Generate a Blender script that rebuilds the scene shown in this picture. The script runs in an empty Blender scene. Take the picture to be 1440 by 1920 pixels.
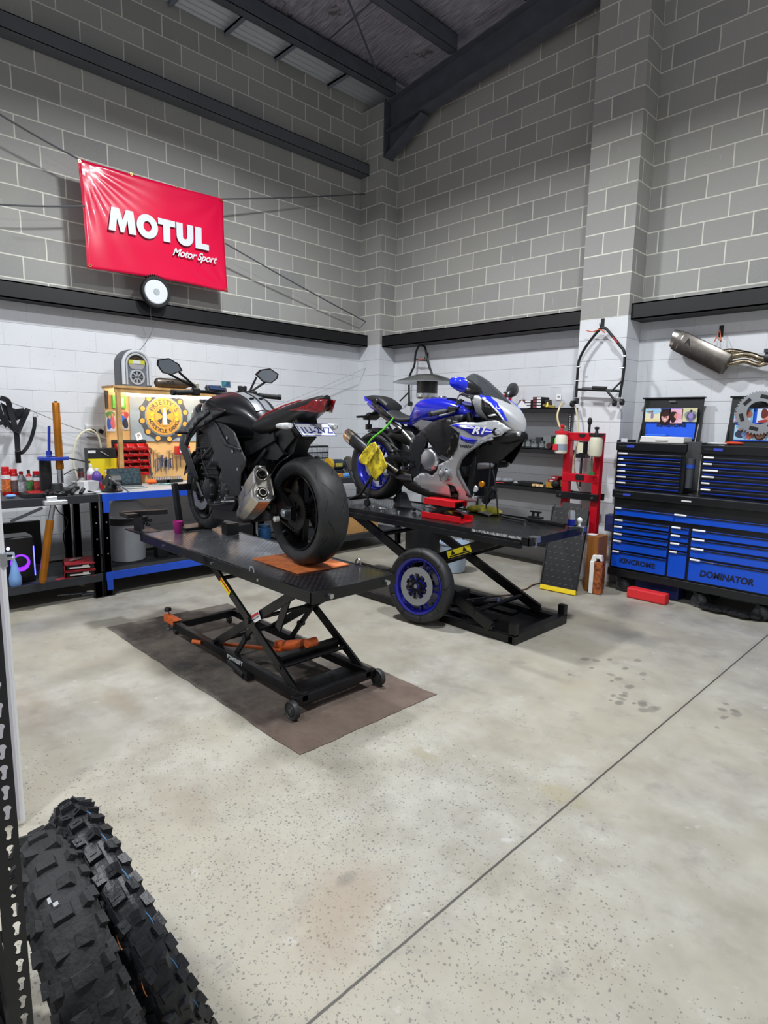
import bpy, bmesh, math, random
from mathutils import Vector, Matrix, noise
random.seed(7)
SC = bpy.context.scene
COL = SC.collection
pi = math.pi
def rad(a): return a * pi / 180.0

# ---------------------------------------------------------------- camera, world, lamps, exposure
CAM_H = 1.555
FOC, YAW, PIT, ROL = 1123.3, 0.7975, 0.1477, 0.0176
fw = Vector((-math.sin(YAW) * math.cos(PIT), math.cos(YAW) * math.cos(PIT), -math.sin(PIT)))
rt = Vector((math.cos(YAW), math.sin(YAW), 0.0)); up = rt.cross(fw)
R2 = rt * math.cos(ROL) + up * math.sin(ROL)
U2 = -rt * math.sin(ROL) + up * math.cos(ROL)
cd = bpy.data.cameras.new('camera'); cam = bpy.data.objects.new('camera', cd); COL.objects.link(cam)
cam.matrix_world = Matrix(((R2.x, U2.x, -fw.x, 0), (R2.y, U2.y, -fw.y, 0), (R2.z, U2.z, -fw.z, CAM_H), (0, 0, 0, 1)))
cd.sensor_fit = 'VERTICAL'; cd.sensor_height = 32.0; cd.lens = 32.0 * FOC / 1920.0
cd.clip_start = 0.05; cd.clip_end = 60
SC.camera = cam

def P(px, py, x=None, y=None, z=None):
    """place of a photo point on a plane of the room (x, y or z given)"""
    d = fw + R2 * ((px - 720) / FOC) - U2 * ((py - 960) / FOC)
    if z is not None: t = (z - CAM_H) / d.z
    elif x is not None: t = x / d.x
    else: t = y / d.y
    return Vector((0, 0, CAM_H)) + d * t

w = bpy.data.worlds.new('world'); SC.world = w; w.use_nodes = True
w.node_tree.nodes['Background'].inputs[0].default_value = (0.79, 0.82, 0.88, 1)
w.node_tree.nodes['Background'].inputs[1].default_value = 0.34
def lamp(x, y, z, power, size=0.34, col=(0.94, 0.975, 1.0), spread=165):
    l = bpy.data.lights.new('high_bay_light', 'AREA'); l.shape = 'DISK'; l.size = size; l.energy = power; l.color = col
    l.spread = rad(spread)
    o = bpy.data.objects.new('high_bay_light', l); COL.objects.link(o); o.location = (x, y, z); return o
lamp(-4.0, 2.9, 4.8, 112)
lamp(-1.1, 2.9, 4.8, 112)
lamp(-4.0, -1.4, 4.8, 85)
lamp(-1.1, -1.4, 4.8, 85)
SC.view_settings.view_transform = 'Standard'; SC.view_settings.look = 'None'
SC.view_settings.gamma = 1.0; SC.view_settings.use_curve_mapping = False
SC.view_settings.exposure = 0.38
try: SC.cycles.max_bounces = 8; SC.cycles.diffuse_bounces = 4; SC.cycles.sample_clamp_indirect = 6
except Exception: pass

# ---------------------------------------------------------------- materials
MATS = {}
def srgb(h):
    if isinstance(h, str):
        h = h.lstrip('#'); c = [int(h[i:i + 2], 16) / 255 for i in (0, 2, 4)]
        return tuple(v / 12.92 if v <= 0.04045 else ((v + 0.055) / 1.055) ** 2.4 for v in c)
    return h
def M(color, rough=0.5, metal=0.0, noise_=0.0, nscale=20.0, bump=0.0, bscale=60.0, emit=0.0, coat=0.0, alpha=1.0, trans=0.0, col2=None, spec=0.5, roughvar=0.0):
    key = (color, rough, metal, noise_, nscale, bump, bscale, emit, coat, alpha, trans, col2, spec, roughvar)
    if key in MATS: return MATS[key]
    m = bpy.data.materials.new('surface'); m.use_nodes = True; nt = m.node_tree
    b = nt.nodes['Principled BSDF']; c = srgb(color)
    b.inputs['Base Color'].default_value = (*c, 1); b.inputs['Roughness'].default_value = rough
    b.inputs['Metallic'].default_value = metal; b.inputs['Specular IOR Level'].default_value = spec
    if coat: b.inputs['Coat Weight'].default_value = coat; b.inputs['Coat Roughness'].default_value = 0.06
    if alpha < 1: b.inputs['Alpha'].default_value = alpha
    if trans: b.inputs['Transmission Weight'].default_value = trans
    if emit: b.inputs['Emission Color'].default_value = (*c, 1); b.inputs['Emission Strength'].default_value = emit
    if noise_ or bump or roughvar:
        tc = nt.nodes.new('ShaderNodeTexCoord')
    if noise_ or roughvar:
        n = nt.nodes.new('ShaderNodeTexNoise'); n.inputs['Scale'].default_value = nscale; n.inputs['Detail'].default_value = 6
        nt.links.new(tc.outputs['Object'], n.inputs['Vector'])
        if noise_:
            mx = nt.nodes.new('ShaderNodeMix'); mx.data_type = 'RGBA'
            d = srgb(col2) if col2 else tuple(v * (1 - noise_) for v in c)
            e = c if col2 else tuple(min(1, v * (1 + noise_)) for v in c)
            mx.inputs[6].default_value = (*d, 1); mx.inputs[7].default_value = (*e, 1)
            rp = nt.nodes.new('ShaderNodeMapRange'); rp.inputs[1].default_value = .35; rp.inputs[2].default_value = .65
            nt.links.new(n.outputs[0], rp.inputs[0]); nt.links.new(rp.outputs[0], mx.inputs[0])
            nt.links.new(mx.outputs[2], b.inputs['Base Color'])
        if roughvar:
            r2 = nt.nodes.new('ShaderNodeMapRange'); r2.inputs[1].default_value = .3; r2.inputs[2].default_value = .7
            r2.inputs[3].default_value = max(.02, rough - roughvar); r2.inputs[4].default_value = min(1, rough + roughvar)
            nt.links.new(n.outputs[0], r2.inputs[0]); nt.links.new(r2.outputs[0], b.inputs['Roughness'])
    if bump:
        n2 = nt.nodes.new('ShaderNodeTexNoise'); n2.inputs['Scale'].default_value = bscale; n2.inputs['Detail'].default_value = 5
        nt.links.new(tc.outputs['Object'], n2.inputs['Vector'])
        bp = nt.nodes.new('ShaderNodeBump'); bp.inputs['Strength'].default_value = bump; bp.inputs['Distance'].default_value = 0.01
        nt.links.new(n2.outputs[0], bp.inputs['Height']); nt.links.new(bp.outputs[0], b.inputs['Normal'])
    MATS[key] = m; return m

class NT:
    """small node helper"""
    def __init__(s, name='surface'):
        s.m = bpy.data.materials.new(name); s.m.use_nodes = True; s.t = s.m.node_tree; s.b = s.t.nodes['Principled BSDF']
        s.tc = s.t.nodes.new('ShaderNodeTexCoord')
    def put(s, sock, v):
        if isinstance(v, bpy.types.NodeSocket): s.t.links.new(v, sock)
        elif v is not None:
            try: sock.default_value = v
            except Exception: sock.default_value = (*v, 1)
    def math(s, op, a, b=None, c=None):
        n = s.t.nodes.new('ShaderNodeMath'); n.operation = op
        s.put(n.inputs[0], a)
        if b is not None: s.put(n.inputs[1], b)
        if c is not None: s.put(n.inputs[2], c)
        return n.outputs[0]
    def mix(s, f, a, b):
        n = s.t.nodes.new('ShaderNodeMix'); n.data_type = 'RGBA'
        s.put(n.inputs[0], f)
        for i, v in ((6, a), (7, b)):
            if isinstance(v, bpy.types.NodeSocket): s.t.links.new(v, n.inputs[i])
            else: n.inputs[i].default_value = (*srgb(v), 1)
        return n.outputs[2]
    def noise(s, scale, detail=4, vec=None, rough=.5):
        n = s.t.nodes.new('ShaderNodeTexNoise'); n.inputs['Scale'].default_value = scale; n.inputs['Detail'].default_value = detail
        n.inputs['Roughness'].default_value = rough
        s.t.links.new(vec or s.tc.outputs['Object'], n.inputs['Vector']); return n.outputs[0]
    def vor(s, scale, vec=None, feat='F1'):
        n = s.t.nodes.new('ShaderNodeTexVoronoi'); n.inputs['Scale'].default_value = scale; n.feature = feat
        s.t.links.new(vec or s.tc.outputs['Object'], n.inputs['Vector']); return n
    def ramp(s, v, a, b, lo=0., hi=1.):
        n = s.t.nodes.new('ShaderNodeMapRange'); s.put(n.inputs[0], v)
        for i, q in zip((1, 2, 3, 4), (a, b, lo, hi)): n.inputs[i].default_value = q
        return n.outputs[0]
    def sep(s, vec=None):
        n = s.t.nodes.new('ShaderNodeSeparateXYZ'); s.t.links.new(vec or s.tc.outputs['Object'], n.inputs[0]); return n.outputs
    def comb(s, x=0., y=0., z=0.):
        n = s.t.nodes.new('ShaderNodeCombineXYZ')
        for i, v in enumerate((x, y, z)): s.put(n.inputs[i], v)
        return n.outputs[0]
    def bump(s, h, strength=.5, dist=.01):
        n = s.t.nodes.new('ShaderNodeBump'); n.inputs['Strength'].default_value = strength; n.inputs['Distance'].default_value = dist
        s.t.links.new(h, n.inputs['Height']); s.t.links.new(n.outputs[0], s.b.inputs['Normal'])
    def out(s, color=None, rough=None, metal=None):
        if color is not None:
            if isinstance(color, bpy.types.NodeSocket): s.t.links.new(color, s.b.inputs['Base Color'])
            else: s.b.inputs['Base Color'].default_value = (*srgb(color), 1)
        if rough is not None: s.put(s.b.inputs['Roughness'], rough)
        if metal is not None: s.put(s.b.inputs['Metallic'], metal)
        return s.m

# ---------------------------------------------------------------- mesh builder
def frame(d):
    d = Vector(d).normalized(); a = Vector((0, 0, 1)) if abs(d.z) < .9 else Vector((1, 0, 0))
    u = d.cross(a).normalized(); v = d.cross(u).normalized(); return u, v, d
class MB:
    def __init__(s, T=None): s.bm = bmesh.new(); s.T = T or Matrix.Identity(4)
    def v(s, p): return s.bm.verts.new(s.T @ Vector(p))
    def f(s, vs):
        try: return s.bm.faces.new(vs)
        except ValueError: return None
    def box(s, c, size, rot=None):
        R = rot if isinstance(rot, Matrix) else (Matrix.Rotation(rot, 3, 'Z') if rot else Matrix.Identity(3))
        c = Vector(c); q = [s.v(c + R @ Vector((sx * size[0] / 2, sy * size[1] / 2, sz * size[2] / 2))) for sz in (-1, 1) for sy in (-1, 1) for sx in (-1, 1)]
        for i in ((0, 2, 3, 1), (4, 5, 7, 6), (0, 1, 5, 4), (2, 6, 7, 3), (0, 4, 6, 2), (1, 3, 7, 5)): s.f([q[j] for j in i])
        return s
    def b2(s, x0, x1, y0, y1, z0, z1): return s.box(((x0 + x1) / 2, (y0 + y1) / 2, (z0 + z1) / 2), (abs(x1 - x0), abs(y1 - y0), abs(z1 - z0)))
    def bar(s, p0, p1, wd, ht, upv=(0, 0, 1)):
        p0, p1 = Vector(p0), Vector(p1); d = (p1 - p0).normalized(); u = d.cross(Vector(upv)).normalized(); v = u.cross(d)
        q = []
        for p in (p0, p1):
            for a, b in ((-1, -1), (1, -1), (1, 1), (-1, 1)): q.append(s.v(p + u * a * wd / 2 + v * b * ht / 2))
        for i in ((3, 2, 1, 0), (4, 5, 6, 7), (0, 1, 5, 4), (1, 2, 6, 5), (2, 3, 7, 6), (3, 0, 4, 7)): s.f([q[j] for j in i])
        return s
    def ring(s, c, u, v, r, n, ru=1, rv=1): return [s.v(Vector(c) + u * math.cos(2 * pi * i / n) * r * ru + v * math.sin(2 * pi * i / n) * r * rv) for i in range(n)]
    def bridge(s, a, b, closed=True):
        n = len(a)
        for i in range(n if closed else n - 1): s.f([a[i], a[(i + 1) % n], b[(i + 1) % n], b[i]])
    def cyl(s, p0, p1, r, r2=None, n=16, cap=True):
        p0, p1 = Vector(p0), Vector(p1); u, v, d = frame(p1 - p0); r2 = r if r2 is None else r2
        a = s.ring(p0, u, v, r, n); b = s.ring(p1, u, v, r2, n); s.bridge(a, b)
        if cap: s.f(a[::-1]); s.f(b)
        return s
    def tube(s, pts, r, n=8, closed=False, cap=True):
        pts = [Vector(p) for p in pts]; N = len(pts); rs = r if isinstance(r, (list, tuple)) else [r] * N
        def tan(i):
            if closed: return (pts[(i + 1) % N] - pts[i - 1]).normalized()
            return (pts[min(i + 1, N - 1)] - pts[max(i - 1, 0)]).normalized()
        u, v, d = frame(tan(0)); rings = []
        for i in range(N):
            t = tan(i); u = (u - t * u.dot(t)).normalized(); v = t.cross(u); rings.append(s.ring(pts[i], u, v, rs[i], n))
        for i in range(N - 1): s.bridge(rings[i], rings[i + 1])
        if closed: s.bridge(rings[-1], rings[0])
        elif cap: s.f(rings[0][::-1]); s.f(rings[-1])
        return s
    def lathe(s, prof, c=(0, 0, 0), ax=(0, 0, 1), n=24, closed=False):
        """prof: (radius, height) pairs"""
        u, v, d = frame(ax); c = Vector(c); rings = []
        for r, h in prof: rings.append(s.ring(c + d * h, u, v, max(r, 1e-5), n))
        for i in range(len(rings) - 1): s.bridge(rings[i], rings[i + 1])
        if closed: s.bridge(rings[-1], rings[0])
        else:
            if prof[0][0] > 1e-4: s.f(rings[0][::-1])
            if prof[-1][0] > 1e-4: s.f(rings[-1])
        return s
    def prism(s, poly, pl, d0, d1):
        def mk(p, d): return {'xz': (p[0], d, p[1]), 'yz': (d, p[0], p[1]), 'xy': (p[0], p[1], d)}[pl]
        a = [s.v(mk(p, d0)) for p in poly]; b = [s.v(mk(p, d1)) for p in poly]
        s.bridge(a, b); s.f(a[::-1]); s.f(b); return s
    def loft(s, secs, cap=True, closed=True):
        rings = [[s.v(p) for p in r] for r in secs]
        for i in range(len(rings) - 1): s.bridge(rings[i], rings[i + 1], closed)
        if cap and closed: s.f(rings[0][::-1]); s.f(rings[-1])
        return s
    def ball(s, c, r, sc=(1, 1, 1), n=12):
        c = Vector(c); rings = []
        for j in range(1, n // 2):
            t = pi * j / (n // 2); rings.append([s.v(c + Vector((math.sin(t) * math.cos(2 * pi * i / n) * r * sc[0], math.sin(t) * math.sin(2 * pi * i / n) * r * sc[1], math.cos(t) * r * sc[2]))) for i in range(n)])
        for i in range(len(rings) - 1): s.bridge(rings[i], rings[i + 1])
        a = s.v(c + Vector((0, 0, r * sc[2]))); b = s.v(c - Vector((0, 0, r * sc[2])))
        for i in range(n): s.f([a, rings[0][i], rings[0][(i + 1) % n]]); s.f([b, rings[-1][(i + 1) % n], rings[-1][i]])
        return s
    def build(s, name, mat, parent=None, smooth=False, bevel=0.0, ang=35):
        bmesh.ops.recalc_face_normals(s.bm, faces=s.bm.faces)
        me = bpy.data.meshes.new(name); s.bm.to_mesh(me); s.bm.free()
        me.materials.append(mat)
        if smooth:
            for p in me.polygons: p.use_smooth = True
            me.set_sharp_from_angle(angle=rad(ang))
        o = bpy.data.objects.new(name, me); COL.objects.link(o)
        if parent is not None: o.parent = parent
        if bevel:
            md = o.modifiers.new('bevel', 'BEVEL'); md.width = bevel; md.segments = 2; md.limit_method = 'ANGLE'; md.angle_limit = rad(35)
            md.harden_normals = False
        return o
def panel(name, outline, yfun, mat, parent, thick=.004, step=.04, smooth=True, plane='xz', T=None):
    """curved sheet: outline in a plane, third coordinate from yfun(a, b)"""
    bm = bmesh.new(); vs = [bm.verts.new((a, 0, b)) for a, b in outline]; bm.faces.new(vs)
    for ax, i in (((1, 0, 0), 0), ((0, 0, 1), 1)):
        lo = min(p[i] for p in outline); hi = max(p[i] for p in outline); k = lo + step
        while k < hi:
            co = [0, 0, 0]; co[0 if i == 0 else 2] = k
            bmesh.ops.bisect_plane(bm, geom=bm.verts[:] + bm.edges[:] + bm.faces[:], plane_co=co, plane_no=ax); k += step
    bmesh.ops.triangulate(bm, faces=[f for f in bm.faces if len(f.verts) > 4])
    for v in bm.verts:
        a, b = v.co.x, v.co.z; y = yfun(a, b)
        v.co = Vector({'xz': (a, y, b), 'yz': (y, a, b), 'xy': (a, b, y)}[plane])
    if T: bm.transform(T)
    bmesh.ops.recalc_face_normals(bm, faces=bm.faces)
    me = bpy.data.meshes.new(name); bm.to_mesh(me); bm.free(); me.materials.append(mat)
    if smooth:
        for p in me.polygons: p.use_smooth = True
    o = bpy.data.objects.new(name, me); COL.objects.link(o)
    if parent is not None: o.parent = parent
    if thick:
        md = o.modifiers.new('solid', 'SOLIDIFY'); md.thickness = thick; md.offset = 0
    return o
def tag(o, label, cat, group=None, kind=None):
    o['label'] = label; o['category'] = cat
    if group: o['group'] = group
    if kind: o['kind'] = kind
    return o
def thing(name, label, cat, loc=(0, 0, 0), rz=0.0, group=None):
    o = bpy.data.objects.new(name, None); COL.objects.link(o); o.empty_display_size = .05
    o.location = loc; o.rotation_euler = (0, 0, rz); return tag(o, label, cat, group)
def struct(o): o['kind'] = 'structure'; return o
def dup(root, loc, rz=None, label=None, group=None):
    r = root.copy(); COL.objects.link(r); r.location = loc
    if rz is not None: r.rotation_euler = (0, 0, rz)
    if label: r['label'] = label
    if group: r['group'] = group
    for ch in list(root.children):
        c = ch.copy(); COL.objects.link(c); c.parent = r
        for g in list(ch.children):
            d = g.copy(); COL.objects.link(d); d.parent = c
    return r
def text(name, s, size, mat, parent, org, ux, uy, ext=.001, bold=0.0, shear=0.0, align='CENTER', sx=1.0, space=1.0):
    cu = bpy.data.curves.new(name, 'FONT'); cu.body = s; cu.size = size; cu.extrude = ext; cu.offset = bold; cu.shear = shear
    cu.align_x = align; cu.align_y = 'CENTER'; cu.space_character = space; cu.resolution_u = 4
    t = bpy.data.objects.new(name, cu); COL.objects.link(t); bpy.context.view_layer.update()
    me = bpy.data.meshes.new_from_object(t.evaluated_get(bpy.context.evaluated_depsgraph_get()))
    bpy.data.objects.remove(t)
    ux, uy = Vector(ux).normalized(), Vector(uy).normalized(); uz = ux.cross(uy)
    me.transform(Matrix(((ux.x * sx, uy.x, uz.x, org[0]), (ux.y * sx, uy.y, uz.y, org[1]), (ux.z * sx, uy.z, uz.z, org[2]), (0, 0, 0, 1))))
    me.materials.clear(); me.materials.append(mat)
    o = bpy.data.objects.new(name, me); COL.objects.link(o)
    if parent is not None: o.parent = parent
    return o
def catmull(pts, k=6):
    pts = [Vector(p) for p in pts]; out = []
    for i in range(len(pts) - 1):
        a, b, c, d = pts[max(i - 1, 0)], pts[i], pts[i + 1], pts[min(i + 2, len(pts) - 1)]
        for j in range(k):
            t = j / k; out.append(.5 * ((2 * b) + (c - a) * t + (2 * a - 5 * b + 4 * c - d) * t * t + (3 * b - a - 3 * c + d) * t ** 3))
    out.append(pts[-1]); return out
def interp(x, tab):
    if x <= tab[0][0]: return tab[0][1]
    for (a, u), (b, v) in zip(tab, tab[1:]):
        if x <= b: return u + (v - u) * (x - a) / (b - a)
    return tab[-1][1]
BLACK = M('#111215', .42, roughvar=.12, nscale=8); BLACKM = M('#0c0c0e', .6); STEEL = M('#b8bcc0', .28, 1.0); DSTEEL = M('#4a4c50', .4, .9)
RUB = M('#141416', .75); WHITE = M('#e8e9ea', .5); REDP = M('#c01522', .35); CHR = M('#d8dade', .12, 1.0)
# ---------------------------------------------------------------- the room
XL, YR = -6.447, 6.041
def wall_mat():
    s = NT('block_wall'); g = s.t.nodes.new('ShaderNodeNewGeometry')
    x, y, z = s.sep(); n = s.sep(g.outputs['Normal'])
    side = s.math('GREATER_THAN', s.math('ABSOLUTE', n[0]), .5)
    ua = s.math('ADD', x, 5.5238 + 12); ub = s.math('ADD', y, -5.4254 + 12)
    u = s.math('ADD', s.math('MULTIPLY', side, ub), s.math('MULTIPLY', s.math('SUBTRACT', 1., side), ua))
    wob = s.noise(9, 3); wv = s.math('MULTIPLY', s.math('SUBTRACT', wob, .5), .007)
    vec = s.comb(s.math('ADD', u, wv), s.math('ADD', z, wv), 0.)
    def brick(mort, smooth):
        b = s.t.nodes.new('ShaderNodeTexBrick'); b.offset = .5; b.offset_frequency = 2
        for k, v in dict(Scale=1, **{'Mortar Size': mort, 'Mortar Smooth': smooth, 'Bias': 0.0, 'Brick Width': .4, 'Row Height': .2}).items(): b.inputs[k].default_value = v
        s.t.links.new(vec, b.inputs['Vector'])
        b.inputs['Color1'].default_value = (0, 0, 0, 1); b.inputs['Color2'].default_value = (1, 1, 1, 1); b.inputs['Mortar'].default_value = (.5, .5, .5, 1)
        return b
    b1 = brick(.0066, .25)
    mort = b1.outputs['Fac']; tone = b1.outputs['Color']
    big = s.noise(1.1, 5); fine = s.noise(45, 6, rough=.7); grit = s.noise(170, 3)
    base = s.mix(tone, '#989895', '#b3b2ae')
    base = s.mix(s.ramp(fine, .35, .68, 0, .55), base, '#a5a4a1')
    base = s.mix(s.ramp(big, .42, .62, 0, .35), base, '#afada3')
    base = s.mix(s.ramp(grit, .62, .75, 0, .5), base, '#7c7c76')
    # pale mortar smears running down the blocks
    sm = s.noise(1.0, 5, vec=s.comb(s.math('MULTIPLY', u, 26.), s.math('MULTIPLY', z, 4.), 0.), rough=.62)
    base = s.mix(s.ramp(sm, .66, .74, 0, .6), base, '#cfcec4')
    grey = s.mix(mort, base, '#e4e2d6')
    # painted lower part: white over the blocks, joints only as grooves
    b2 = brick(.0035, .5); rowline = s.math('ABSOLUTE', s.math('SUBTRACT', s.math('FRACT', s.math('ADD', s.math('MULTIPLY', z, 5.), .5)), .5))
    hl = s.ramp(rowline, .006, .022, 1., 0.)
    dirt = s.noise(2.2, 6, rough=.65); speck = s.noise(60, 2)
    wh = s.mix(s.ramp(dirt, .45, .75, 0, .3), '#dcdee2', '#c9cbce')
    wh = s.mix(s.ramp(speck, .7, .76, 0, .7), wh, '#8f9296')
    wh = s.mix(s.math('MULTIPLY', b2.outputs['Fac'], .22), wh, '#9a9ca0')
    wh = s.mix(s.math('MULTIPLY', hl, .45), wh, '#8e9196')
    paint = s.math('LESS_THAN', s.math('ADD', z, s.math('MULTIPLY', s.math('SUBTRACT', s.noise(14), .5), .012)), 2.6)
    col = s.mix(paint, grey, wh)
    s.b.inputs['Specular IOR Level'].default_value = .35
    h = s.math('ADD', s.math('MULTIPLY', s.math('SUBTRACT', 1., mort), .5), s.math('ADD', s.math('MULTIPLY', fine, .35), s.math('MULTIPLY', grit, .22)))
    h2 = s.math('ADD', s.math('MULTIPLY', s.math('SUBTRACT', 1., s.math('MAXIMUM', hl, s.math('MULTIPLY', b2.outputs['Fac'], .4))), .35), s.math('MULTIPLY', fine, .16))
    hh = s.math('ADD', s.math('MULTIPLY', paint, h2), s.math('MULTIPLY', s.math('SUBTRACT', 1., paint), h))
    s.bump(hh, .55, .008)
    return s.out(col, s.ramp(paint, 0, 1, .92, .5))
WALL = wall_mat()
def roof_z(x): return 5.74 + .118 * (x - XL)
struct(MB().prism([(-3.0, 0), (YR + .25, 0), (YR + .25, 5.74), (-3.0, 5.74)], 'yz', XL - .2, XL).build('wall_left', WALL))
struct(MB().prism([(XL - .2, 0), (3.2, 0), (3.2, roof_z(3.2)), (XL - .2, 5.7)], 'xz', YR, YR + .2).build('wall_right', WALL))
struct(MB().b2(XL, -6.03, 5.749, YR, 0, 5.60).build('wall_corner_pier', WALL))
o_ = struct(MB().b2(-3.11, -2.62, 5.741, YR, 0, 6.1).build('wall_right_pier', WALL))

def floor_mat():
    s = NT('concrete'); x, y, z = s.sep()
    big = s.noise(.8, 6, rough=.6); mid = s.noise(3.5, 8, rough=.65); fine = s.noise(40, 5)
    c = s.mix(s.ramp(mid, .35, .65), '#8f8a7f', '#a8a59c')
    c = s.mix(s.ramp(big, .4, .65, 0, .8), c, '#a39c8a')
    c = s.mix(s.ramp(s.noise(6, 6, rough=.7), .55, .70, 0, .6), c, '#858179')
    c = s.mix(s.ramp(s.noise(1.7, 7, rough=.7), .62, .74, 0, .6), c, '#94887b')
    c = s.mix(s.ramp(s.noise(11, 3, rough=.6), .66, .74, 0, .55), c, '#b9b8b4')
    # ground aggregate shows in patches, most in the foreground by the tyres
    dist = s.math('ADD', s.math('MULTIPLY', s.math('SUBTRACT', x, -1.55), s.math('SUBTRACT', x, -1.55)), s.math('MULTIPLY', s.math('MULTIPLY', s.math('SUBTRACT', y, .95), s.math('SUBTRACT', y, .95)), .8))
    near = s.ramp(dist, .1, 3.0, .72, .05)
    expo = s.math('ADD', near, s.math('MULTIPLY', s.math('SUBTRACT', s.noise(2.4, 4), .5), 1.3))
    warp = s.t.nodes.new('ShaderNodeVectorMath'); warp.operation = 'ADD'
    s.t.links.new(s.tc.outputs['Object'], warp.inputs[0])
    nv = s.t.nodes.new('ShaderNodeTexNoise'); nv.inputs['Scale'].default_value = 40
    s.t.links.new(s.tc.outputs['Object'], nv.inputs['Vector'])
    sc = s.t.nodes.new('ShaderNodeVectorMath'); sc.operation = 'SCALE'; sc.inputs['Scale'].default_value = .022
    s.t.links.new(nv.outputs['Color'], sc.inputs[0]); s.t.links.new(sc.outputs[0], warp.inputs[1])
    for scale, colr, th in ((62, '#4e4e4c', .27), (110, '#4b4b49', .25), (85, '#7f6b58', .2)):
        v = s.vor(scale, warp.outputs[0]); rnd = s.sep(v.outputs['Color'])[0]
        spot = s.math('LESS_THAN', v.outputs['Distance'], th)
        gate = s.math('LESS_THAN', rnd, s.ramp(expo, .25, .95, 0, .75) if colr != '#7f6b58' else s.ramp(expo, .3, 1, 0, .18))
        c = s.mix(s.math('MULTIPLY', s.math('MULTIPLY', spot, gate), .62), c, colr)
    def blob(cx, cy, rx, ry, colr, amt, soft=.6, wob=.35, rot=0.):
        global _
        dx = s.math('SUBTRACT', x, cx); dy = s.math('SUBTRACT', y, cy)
        ca, sa = math.cos(rot), math.sin(rot)
        ex = s.math('ADD', s.math('MULTIPLY', dx, ca), s.math('MULTIPLY', dy, sa)); ey = s.math('SUBTRACT', s.math('MULTIPLY', dy, ca), s.math('MULTIPLY', dx, sa))
        ex = s.math('DIVIDE', ex, rx); ey = s.math('DIVIDE', ey, ry)
        d = s.math('SQRT', s.math('ADD', s.math('MULTIPLY', ex, ex), s.math('MULTIPLY', ey, ey)))
        d = s.math('ADD', d, s.math('MULTIPLY', s.math('SUBTRACT', mid if rx > .12 else WN, .5), wob * 2))
        return s.mix(s.ramp(d, 1 - soft, 1., amt, 0.), c, colr)
    WN = s.noise(22, 3)
    for a in ((-1.34, 1.17, .16, .26, '#8a715c', .42, .7, .6), (-1.22, 1.02, .12, .16, '#846a55', .3, .7, .6), (-1.40, 1.22, .035, .06, '#66635c', .5, .6, .5),
              (-1.72, 4.35, .42, .22, '#77746f', .55, .8, .5), (-1.45, 4.55, .3, .25, '#7b6f62', .35, .9, .5), (-3.5, .75, .4, .2, '#8b7a68', .4, .8, .5),
              (-1.15, 2.2, .13, .07, '#989070', .45, .5, .5), (-1.75, 2.0, .1, .05, '#8f876c', .5, .5, .5), (-2.0, 3.0, .35, .12, '#8a877f', .45, .7, .5),
              (-1.07, 3.2, .08, .9, '#9b9789', .35, .8, .4), (-4.9, 1.3, .25, .9, '#75736e', .45, .7, .4), (-3.2, 1.15, .35, .1, '#857765', .4, .8, .5), (-2.2, 1.0, .3, .12, '#8a7c6b', .3, .8, .5), (-1.9, 3.25, .25, .06, '#7f7b70', .35, .7, .5)):
        c = blob(*a)
    random.seed(3)
    for (cx, cy, sx, sy, n) in ((-1.6, 3.62, .18, .28, 15), (-1.28, 3.3, .12, .18, 12), (-.9, 3.55, .06, .2, 7)):
        for i in range(n):
            r = random.uniform(.012, .034)
            c = blob(cx + random.gauss(0, sx * .6), cy + random.gauss(0, sy * .6), r, r * random.uniform(.7, 1.8), '#6d6a62', random.uniform(.5, .8), .4, .35)
    # saw cut joint
    jd = s.math('ABSOLUTE', s.math('ADD', s.math('SUBTRACT', x, -1.088), s.math('MULTIPLY', s.math('SUBTRACT', s.noise(18, 4), .5), .005)))
    jl = s.ramp(jd, .0032, .0055, 1., 0.)
    c = s.mix(s.ramp(jd, .004, .035, .3, 0.), c, '#8b8475')
    c = s.mix(jl, c, '#45423e')
    # fine crack
    ck = s.math('ABSOLUTE', s.math('SUBTRACT', s.math('ADD', y, s.math('MULTIPLY', s.noise(5, 5), .35)), s.math('ADD', s.math('MULTIPLY', x, .42), 3.42)))
    ckm = s.math('MULTIPLY', s.ramp(ck, .0012, .004, .5, 0.), s.math('MULTIPLY', s.math('GREATER_THAN', x, -2.05), s.math('LESS_THAN', x, -1.5)))
    c = s.mix(ckm, c, '#77736a')
    h = s.math('SUBTRACT', s.math('ADD', s.math('MULTIPLY', fine, .25), s.math('MULTIPLY', mid, .4)), s.math('MULTIPLY', jl, 1.2))
    s.bump(h, .25, .006)
    return s.out(c, s.ramp(mid, .3, .7, .42, .62))
struct(MB().b2(-7.2, 3.4, -3.2, 6.6, -.12, 0).build('floor', floor_mat()))

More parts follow.
